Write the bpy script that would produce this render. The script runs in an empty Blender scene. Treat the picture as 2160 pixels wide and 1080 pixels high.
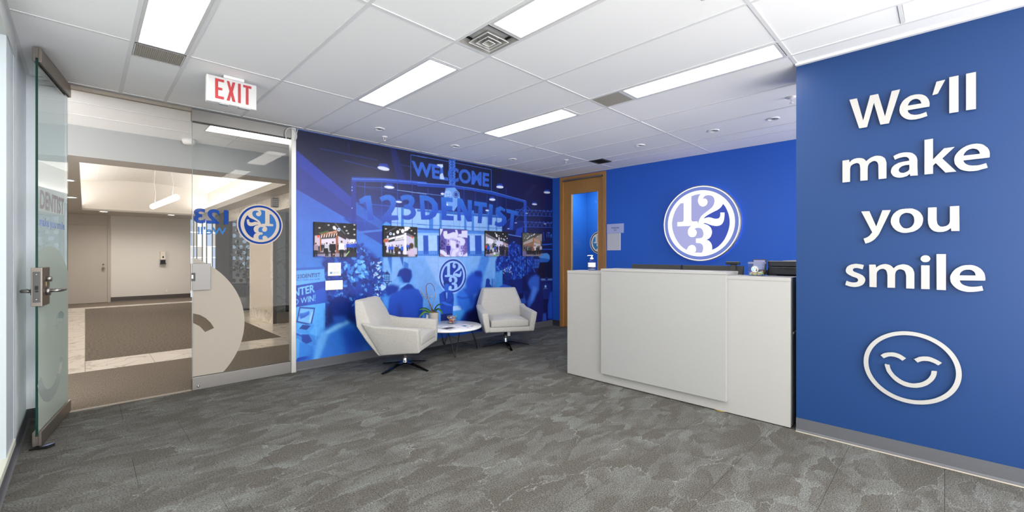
import bpy, bmesh, math, random
import numpy as np
from mathutils import Vector, Matrix

SC = bpy.context.scene
COL = SC.collection
# ------------------------------------------------------------------ camera, world, exposure
cam_data = bpy.data.cameras.new('camera')
cam = bpy.data.objects.new('camera', cam_data)
COL.objects.link(cam)
SC.camera = cam
cam.location = (0, 0, 1.3)
cam.rotation_euler = (math.radians(90), 0, math.radians(45.2 - 90))
cam_data.sensor_width = 36.0
cam_data.lens = 36.0 * 907.0 / 2160.0
cam_data.shift_y = -3.0 / 2160.0
cam_data.clip_start = 0.02
cam_data.clip_end = 100

w = bpy.data.worlds.new('world'); SC.world = w; w.use_nodes = True
w.node_tree.nodes['Background'].inputs[0].default_value = (1.0, 0.98, 0.955, 1)
w.node_tree.nodes['Background'].inputs[1].default_value = 3.3

SC.view_settings.view_transform = 'Standard'
SC.view_settings.look = 'None'
SC.view_settings.exposure = 1.12
SC.view_settings.gamma = 1.0
SC.view_settings.use_curve_mapping = False
SC.cycles.max_bounces = 10
SC.cycles.diffuse_bounces = 6
SC.cycles.glossy_bounces = 5
SC.cycles.transparent_max_bounces = 24
SC.cycles.sample_clamp_indirect = 6.0
SC.cycles.caustics_reflective = False
SC.cycles.caustics_refractive = False

LIGHT_STRENGTH = 9.6      # recessed office lights
LOBBY_STRENGTH = 4.6      # lobby cove and fixtures
CEIL = 2.70

# ------------------------------------------------------------------ helpers
def lin(c):
    if isinstance(c, str):
        c = [int(c[i:i + 2], 16) / 255 for i in (0, 2, 4)]
    return tuple(((v / 12.92) if v <= 0.04045 else ((v + 0.055) / 1.055) ** 2.4) for v in c)

def nodes_of(name):
    m = bpy.data.materials.new(name); m.use_nodes = True
    nt = m.node_tree; nt.nodes.clear()
    out = nt.nodes.new('ShaderNodeOutputMaterial')
    return m, nt, out

def N(nt, t, **kw):
    n = nt.nodes.new(t)
    for k, v in kw.items(): setattr(n, k, v)
    return n

def mat(name, col, rough=0.5, metal=0.0, var=0.04, scale=40.0, spec=0.5, bump=0.0, bscale=None, coat=0.0, stretch=None):
    """principled surface with a little procedural colour variation and relief"""
    m, nt, out = nodes_of(name)
    b = N(nt, 'ShaderNodeBsdfPrincipled')
    c = lin(col)
    geo = N(nt, 'ShaderNodeNewGeometry')
    mp = N(nt, 'ShaderNodeMapping')
    if stretch: mp.inputs['Scale'].default_value = stretch
    nt.links.new(geo.outputs['Position'], mp.inputs[0])
    nz = N(nt, 'ShaderNodeTexNoise'); nz.inputs['Scale'].default_value = scale; nz.inputs['Detail'].default_value = 3
    nt.links.new(mp.outputs[0], nz.inputs['Vector'])
    mx = N(nt, 'ShaderNodeMix', data_type='RGBA')
    mx.inputs[6].default_value = (*[max(0, v * (1 - var)) for v in c], 1)
    mx.inputs[7].default_value = (*[min(1, v * (1 + var)) for v in c], 1)
    nt.links.new(nz.outputs[0], mx.inputs[0])
    nt.links.new(mx.outputs[2], b.inputs['Base Color'])
    b.inputs['Roughness'].default_value = rough
    b.inputs['Metallic'].default_value = metal
    b.inputs['Specular IOR Level'].default_value = spec
    b.inputs['Coat Weight'].default_value = coat
    if bump:
        n2 = N(nt, 'ShaderNodeTexNoise'); n2.inputs['Scale'].default_value = bscale or scale * 4
        nt.links.new(mp.outputs[0], n2.inputs['Vector'])
        bp = N(nt, 'ShaderNodeBump'); bp.inputs['Strength'].default_value = bump; bp.inputs['Distance'].default_value = 0.002
        nt.links.new(n2.outputs[0], bp.inputs['Height']); nt.links.new(bp.outputs[0], b.inputs['Normal'])
    nt.links.new(b.outputs[0], out.inputs[0])
    return m

def emit(name, col, s):
    m, nt, out = nodes_of(name)
    e = N(nt, 'ShaderNodeEmission'); e.inputs[0].default_value = (*lin(col), 1); e.inputs[1].default_value = s
    nt.links.new(e.outputs[0], out.inputs[0])
    return m

def glass(name, tint, refl=1.0, rough=0.0):
    """thin architectural glass: Fresnel reflection on the front of each face, clear tinted transmission"""
    m, nt, out = nodes_of(name)
    tr = N(nt, 'ShaderNodeBsdfTransparent'); tr.inputs[0].default_value = (*tint, 1)
    gl = N(nt, 'ShaderNodeBsdfGlossy'); gl.inputs['Roughness'].default_value = rough
    fr = N(nt, 'ShaderNodeFresnel'); fr.inputs[0].default_value = 1.5
    geo = N(nt, 'ShaderNodeNewGeometry')
    inv = N(nt, 'ShaderNodeMath', operation='SUBTRACT'); inv.inputs[0].default_value = refl
    nt.links.new(geo.outputs['Backfacing'], inv.inputs[1]); inv.use_clamp = True
    mu = N(nt, 'ShaderNodeMath', operation='MULTIPLY')
    nt.links.new(fr.outputs[0], mu.inputs[0]); nt.links.new(inv.outputs[0], mu.inputs[1])
    mx = N(nt, 'ShaderNodeMixShader')
    nt.links.new(mu.outputs[0], mx.inputs[0]); nt.links.new(tr.outputs[0], mx.inputs[1]); nt.links.new(gl.outputs[0], mx.inputs[2])
    nt.links.new(mx.outputs[0], out.inputs[0])
    return m

def film(name, col, opacity=0.8, translucent=0.5):
    m, nt, out = nodes_of(name)
    d = N(nt, 'ShaderNodeBsdfDiffuse'); d.inputs[0].default_value = (*lin(col), 1)
    t = N(nt, 'ShaderNodeBsdfTranslucent'); t.inputs[0].default_value = (*lin(col), 1)
    nz = N(nt, 'ShaderNodeTexNoise'); nz.inputs['Scale'].default_value = 900
    m1 = N(nt, 'ShaderNodeMixShader'); m1.inputs[0].default_value = translucent
    nt.links.new(d.outputs[0], m1.inputs[1]); nt.links.new(t.outputs[0], m1.inputs[2])
    tr = N(nt, 'ShaderNodeBsdfTransparent')
    m2 = N(nt, 'ShaderNodeMixShader'); m2.inputs[0].default_value = opacity
    nt.links.new(tr.outputs[0], m2.inputs[1]); nt.links.new(m1.outputs[0], m2.inputs[2])
    nt.links.new(m2.outputs[0], out.inputs[0])
    return m

def attr_mat(name, rough=0.4, spec=0.4):
    """flat print: colours come from the mesh's own 'print' attribute"""
    m, nt, out = nodes_of(name)
    b = N(nt, 'ShaderNodeBsdfPrincipled'); a = N(nt, 'ShaderNodeAttribute'); a.attribute_name = 'print'
    nt.links.new(a.outputs['Color'], b.inputs['Base Color'])
    b.inputs['Roughness'].default_value = rough; b.inputs['Specular IOR Level'].default_value = spec
    nt.links.new(b.outputs[0], out.inputs[0])
    return m

class MB:
    def __init__(self): self.v = []; self.f = []; self.sm = []
    def add(self, vs, fs, smooth=False):
        o = len(self.v); self.v += [tuple(p) for p in vs]; self.f += [tuple(i + o for i in f) for f in fs]; self.sm += [smooth] * len(fs); return self
    def box(self, x0, x1, y0, y1, z0, z1):
        return self.hexa([(x0, y0, z0), (x1, y0, z0), (x1, y1, z0), (x0, y1, z0), (x0, y0, z1), (x1, y0, z1), (x1, y1, z1), (x0, y1, z1)])
    def hexa(self, p, smooth=False):
        return self.add(p, [(0, 3, 2, 1), (4, 5, 6, 7), (0, 1, 5, 4), (1, 2, 6, 5), (2, 3, 7, 6), (3, 0, 4, 7)], smooth)
    def loft(self, rings, cap=True, smooth=False):
        n = len(rings[0]); vs = [p for r in rings for p in r]; fs = []
        for k in range(len(rings) - 1):
            for i in range(n):
                j = (i + 1) % n
                fs.append((k * n + i, k * n + j, (k + 1) * n + j, (k + 1) * n + i))
        if cap: fs.append(tuple(reversed(range(n)))); fs.append(tuple((len(rings) - 1) * n + i for i in range(n)))
        return self.add(vs, fs, smooth)
    def lathe(self, cx, cy, prof, n=24, axis='z', cap=True):
        rings = []
        for r, z in prof:
            ring = []
            for i in range(n):
                a = 2 * math.pi * i / n; u, v = r * math.cos(a), r * math.sin(a)
                ring.append((cx + u, cy + v, z) if axis == 'z' else ((z, cx + u, cy + v) if axis == 'x' else (cx + v, z, cy + u)))
            rings.append(ring)
        return self.loft(rings, cap, True)
    def tube(self, pts, r, n=8, cap=True):
        rings = []; P = [Vector(p) for p in pts]; up = Vector((0.13, 0.21, 0.97))
        rr = r if isinstance(r, (list, tuple)) else [r] * len(P)
        for k, p in enumerate(P):
            d = (P[min(k + 1, len(P) - 1)] - P[max(k - 1, 0)]).normalized()
            if k == 0:
                a = d.cross(up)
                if a.length < 1e-3: a = d.cross(Vector((1, 0, 0)))
            else:
                a = a - d * a.dot(d)
            a.normalize(); b = d.cross(a)
            rings.append([p + (a * math.cos(2 * math.pi * i / n) + b * math.sin(2 * math.pi * i / n)) * rr[k] for i in range(n)])
        return self.loft(rings, cap, True)
    def ball(self, c, r, n=8, m=6, s=(1, 1, 1)):
        rings = []
        for k in range(1, m):
            t = math.pi * k / m
            rings.append([(c[0] + s[0] * r * math.sin(t) * math.cos(2 * math.pi * i / n), c[1] + s[1] * r * math.sin(t) * math.sin(2 * math.pi * i / n), c[2] - s[2] * r * math.cos(t)) for i in range(n)])
        return self.loft(rings, True, True)
    def mesh(self, name, m=None, bevel=0.0, seg=2, smooth=None, fix=True):
        me = bpy.data.meshes.new(name); me.from_pydata(self.v, [], self.f)
        for p, s in zip(me.polygons, self.sm): p.use_smooth = s
        bm = bmesh.new(); bm.from_mesh(me)
        if fix: bmesh.ops.recalc_face_normals(bm, faces=bm.faces)
        if bevel:
            ed = [e for e in bm.edges if len(e.link_faces) == 2 and e.calc_face_angle(0) > 0.3]
            bmesh.ops.bevel(bm, geom=ed, offset=bevel, segments=seg, affect='EDGES', clamp_overlap=True, profile=0.5)
        bm.to_mesh(me); bm.free()
        if smooth is not None:
            for p in me.polygons: p.use_smooth = smooth
        if m: me.materials.append(m)
        return me

def link(name, me, parent=None, loc=None):
    o = bpy.data.objects.new(name, me); COL.objects.link(o)
    if parent: o.parent = parent
    if loc: o.location = loc
    return o

def put(name, mb, m, parent=None, bevel=0.0, seg=2, smooth=None, rel=True):
    """link an MB as one object; parts are written in world coordinates and moved into the parent's frame"""
    me = mb.mesh(name, m, bevel, seg, smooth)
    if parent is not None and rel:
        me.transform(world_of(parent).inverted())
    elif parent is None:
        pass
    return link(name, me, parent)

def world_of(o):
    mtx = Matrix.LocRotScale(o.location, o.rotation_euler, o.scale)
    return world_of(o.parent) @ mtx if o.parent else mtx

def tag(o, label, cat, group=None, kind=None):
    o['label'] = label; o['category'] = cat
    if group: o['group'] = group
    if kind: o['kind'] = kind
    return o

def thing(name, label, cat, loc=(0, 0, 0), rz=0.0, group=None):
    o = bpy.data.objects.new(name, None); COL.objects.link(o); o.empty_display_size = 0.1
    o.location = loc; o.rotation_euler = (0, 0, rz)
    return tag(o, label, cat, group)

def struct(name, mb, m, label=None, cat=None, parent=None, **kw):
    o = put(name, mb, m, parent, **kw); o['kind'] = 'structure'
    if label: o['label'] = label
    return o

def copy_tree(o, parent=None):
    c = o.copy(); COL.objects.link(c); c.parent = parent
    for ch in list(o.children): copy_tree(ch, c)
    return c

def curve_mesh(polys, depth=0.0):
    """fill closed outlines (with holes) and extrude them by depth; returns a mesh in local xy, thickness along +z"""
    cu = bpy.data.curves.new('tmp', 'CURVE'); cu.dimensions = '2D'; cu.fill_mode = 'BOTH'; cu.extrude = depth / 2
    if depth == 0: cu.fill_mode = 'BACK'
    for pts in polys:
        s = cu.splines.new('POLY'); s.points.add(len(pts) - 1)
        for p, q in zip(s.points, pts): p.co = (q[0], q[1], 0, 1)
        s.use_cyclic_u = True
    ob = bpy.data.objects.new('tmp', cu); COL.objects.link(ob)
    bpy.context.view_layer.update()
    me = bpy.data.meshes.new_from_object(ob.evaluated_get(bpy.context.evaluated_depsgraph_get()))
    bpy.data.objects.remove(ob); bpy.data.curves.remove(cu)
    return me

def text_mesh(txt, bold=0.0, depth=0.0):
    cu = bpy.data.curves.new('tmp', 'FONT'); cu.body = txt; cu.size = 1; cu.offset = bold; cu.extrude = depth / 2; cu.resolution_u = 4
    ob = bpy.data.objects.new('tmp', cu); COL.objects.link(ob)
    bpy.context.view_layer.update()
    me = bpy.data.meshes.new_from_object(ob.evaluated_get(bpy.context.evaluated_depsgraph_get()))
    bpy.data.objects.remove(ob); bpy.data.curves.remove(cu)
    return me

def fit_mesh(me, quad):
    """map a flat text/outline mesh (local xy bbox) onto four 3-D corners TL, TR, BR, BL"""
    n = len(me.vertices); co = np.empty(n * 3); me.vertices.foreach_get('co', co); co = co.reshape(-1, 3)
    lo, hi = co.min(0), co.max(0)
    u = (co[:, 0] - lo[0]) / max(hi[0] - lo[0], 1e-6); v = (co[:, 1] - lo[1]) / max(hi[1] - lo[1], 1e-6)
    TL, TR, BR, BL = [np.array(q, float) for q in quad]
    out = (TL[None] * ((1 - u) * v)[:, None] + TR[None] * (u * v)[:, None] + BR[None] * (u * (1 - v))[:, None] + BL[None] * ((1 - u) * (1 - v))[:, None])
    me.vertices.foreach_set('co', out.ravel()); me.update()
    return me

def text_on(name, txt, quad, m, parent, bold=0.0):
    me = fit_mesh(text_mesh(txt, bold), quad); me.materials.clear(); me.materials.append(m)
    if parent: me.transform(world_of(parent).inverted())
    return link(name, me, parent)

def outline(name, polys, depth, frame, m, parent):
    """polys in metres in a plane; frame maps (a, b, c) -> world, c is thickness"""
    me = curve_mesh(polys, depth); me.transform(frame); me.materials.clear(); me.materials.append(m)
    bm = bmesh.new(); bm.from_mesh(me); bmesh.ops.remove_doubles(bm, verts=bm.verts, dist=1e-5); bmesh.ops.recalc_face_normals(bm, faces=bm.faces); bm.to_mesh(me); bm.free()
    if parent: me.transform(world_of(parent).inverted())
    return link(name, me, parent)

def parse(s): return [[tuple(int(a) / 1000 for a in p.split(',')) for p in q.split()] for q in s.split('|')]

# ------------------------------------------------------------------ flat-print painter (colours of printed walls and photos)
class Canvas:
    def __init__(self, w, h, res):
        self.r = res; self.W = int(w / res) + 1; self.H = int(h / res) + 1
        self.a = np.zeros((self.H, self.W, 3), np.float32); self.z0 = 0
    def col(self, s): return np.array([int(v) / 255 for v in s.split(',')], np.float32)
    def mask(self, pts, pad=0):
        p = np.array([(x / self.r, (z - self.z0) / self.r) for x, z in pts], np.float64)
        x0 = max(0, int(p[:, 0].min()) - pad); x1 = min(self.W, int(p[:, 0].max()) + 2 + pad)
        y0 = max(0, int(p[:, 1].min()) - pad); y1 = min(self.H, int(p[:, 1].max()) + 2 + pad)
        if x1 <= x0 or y1 <= y0: return None
        X = np.arange(x0, x1)[None] + 0.0; acc = np.zeros((y1 - y0, x1 - x0), np.float32)
        for sub in (0.25, 0.75):
            Y = np.arange(y0, y1)[:, None] + sub - 0.5; k = np.zeros(acc.shape, bool)
            for i in range(len(p)):
                ax, ay = p[i]; bx, by = p[(i + 1) % len(p)]
                if ay == by: continue
                c = ((ay > Y) != (by > Y)); k ^= c & (X < (bx - ax) * (Y - ay) / (by - ay) + ax)
            acc += k * 0.5
        return x0, x1, y0, y1, acc
    def blur(self, m, s):
        r = max(1, int(s))
        for ax in (0, 1):
            for _ in range(2):
                c = np.cumsum(np.pad(m, [(r + 1, r) if q == ax else (0, 0) for q in (0, 1)], mode='edge'), axis=ax)
                n = m.shape[ax]
                m = (np.take(c, range(2 * r + 1, 2 * r + 1 + n), ax) - np.take(c, range(0, n), ax)) / (2 * r + 1)
        return m
    def comp(self, mk, col, alpha=1.0, col2=None):
        if mk is None: return
        x0, x1, y0, y1, m = mk
        m = (m * alpha)[..., None]
        if col2 is not None:
            t = np.linspace(0, 1, y1 - y0, dtype=np.float32)[:, None, None]; col = col2 * (1 - t) + col * t
        self.a[y0:y1, x0:x1] = self.a[y0:y1, x0:x1] * (1 - m) + col * m
    def run(self, ops):
        for ln in ops.strip().split('\n'):
            t = ln.split(';'); k = t[0]
            pts = [tuple(int(v) for v in q.split(',')) for q in t[1].split()]
            if k == 'P':
                b = int(t[3]) / self.r * 1.6 if int(t[3]) else 0
                mk = self.mask(pts, int(b * 3) + 1 if b else 0)
                if mk is None: continue
                if b: mk = (*mk[:4], self.blur(mk[4], b))
                self.comp(mk, self.col(t[2]), int(t[4]) / 100, self.col(t[5]) if t[5] else None)
            elif k == 'L':
                wd = int(t[3]) / 2
                for a, b in zip(pts, pts[1:]):
                    d = math.hypot(b[0] - a[0], b[1] - a[1]) or 1; nx, ny = -(b[1] - a[1]) / d * wd, (b[0] - a[0]) / d * wd
                    self.comp(self.mask([(a[0] + nx, a[1] + ny), (b[0] + nx, b[1] + ny), (b[0] - nx, b[1] - ny), (a[0] - nx, a[1] - ny)]), self.col(t[2]), int(t[4]) / 100)
            elif k == 'T':
                me = text_mesh(t[5], int(t[3]) / 1000)
                q = [(p[0], p[1], 0) for p in pts]; fit_mesh(me, q); me.calc_loop_triangles()
                for tri in me.loop_triangles:
                    self.comp(self.mask([me.vertices[i].co[:2] for i in tri.vertices]), self.col(t[2]), int(t[4]) / 100)
            elif k == 'V':
                n, s0, s1, seed = [int(v) for v in t[2:6]]; cs = [self.col(c) for c in t[6].split('/')]; rn = random.Random(seed)
                xs = [p[0] for p in pts]; ys = [p[1] for p in pts]; P = pts
                for _ in range(n):
                    for _t in range(20):
                        x, y = rn.uniform(min(xs), max(xs)), rn.uniform(min(ys), max(ys)); c = False
                        for i in range(len(P)):
                            (ax, ay), (bx, by) = P[i], P[i - 1]
                            if (ay > y) != (by > y) and x < (bx - ax) * (y - ay) / (by - ay) + ax: c = not c
                        if c: break
                    L = rn.uniform(s0, s1); an = rn.gauss(-0.9, 0.8); wd = L * rn.uniform(0.2, 0.34); ca, sa = math.cos(an), math.sin(an)
                    leaf = [(0, 0), (L * .3, wd), (L * .65, wd * .8), (L, 0), (L * .6, -wd * .8), (L * .25, -wd)]
                    self.comp(self.mask([(x + a * ca - b * sa, y + a * sa + b * ca) for a, b in leaf]), rn.choice(cs), 0.9)
            elif k == 'G':
                (lx, lz), (rx, rz), (tx, tz), (bx, bz) = pts; cx, cz = (lx + rx) / 2, (tz + bz) / 2; R = ((rx - lx) + (tz - bz)) / 4
                cD, cR, cA, cC = [self.col(c) for c in t[2].split('/')]
                circ = lambda r: [(cx + r * R * math.cos(i * math.pi / 32), cz + r * R * math.sin(i * math.pi / 32)) for i in range(64)]
                light = np.array([0.58, 0.72, 0.92], np.float32)
                self.comp(self.mask(circ(1.08)), light); self.comp(self.mask(circ(1.0)), cR); self.comp(self.mask(circ(.9)), light)
                for kk, s in LOGO.items():
                    for poly in parse(s): self.comp(self.mask([(cx + x * R * 1.03, cz + y * R * 1.03) for x, y in poly]), cC)

def print_grid(name, cv, step, m, frame):
    """turn a canvas into a fine mesh whose vertices carry the printed colours"""
    a = cv.a
    H = a.shape[0] // step * step; W = a.shape[1] // step * step
    a = a[:H, :W].reshape(H // step, step, W // step, step, 3).mean((1, 3))
    h, wd = a.shape[:2]; d = step * cv.r / 1000
    gx, gz = np.meshgrid(np.arange(wd) * d, np.arange(h) * d + cv.z0 / 1000)
    loc = np.stack([gx.ravel(), gz.ravel(), np.zeros(gx.size), np.ones(gx.size)])
    co = (np.array(frame) @ loc)[:3].T.astype(np.float32)
    me = bpy.data.meshes.new(name)
    i = (np.arange(h - 1)[:, None] * wd + np.arange(wd - 1)[None]).ravel()
    q = np.stack([i, i + 1, i + wd + 1, i + wd], 1).astype(np.int32)
    me.vertices.add(len(co)); me.vertices.foreach_set('co', co.ravel())
    me.loops.add(q.size); me.loops.foreach_set('vertex_index', q.ravel())
    me.polygons.add(len(q)); me.polygons.foreach_set('loop_start', np.arange(0, q.size, 4, dtype=np.int32))
    me.update(calc_edges=True)
    c = a.reshape(-1, 3); c = np.where(c <= 0.04045, c / 12.92, ((c + 0.055) / 1.055) ** 2.4)
    at = me.attributes.new('print', 'FLOAT_COLOR', 'POINT')
    at.data.foreach_set('color', np.concatenate([c, np.ones((len(c), 1))], 1).astype(np.float32).ravel())
    me.materials.append(m)
    return me

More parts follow.
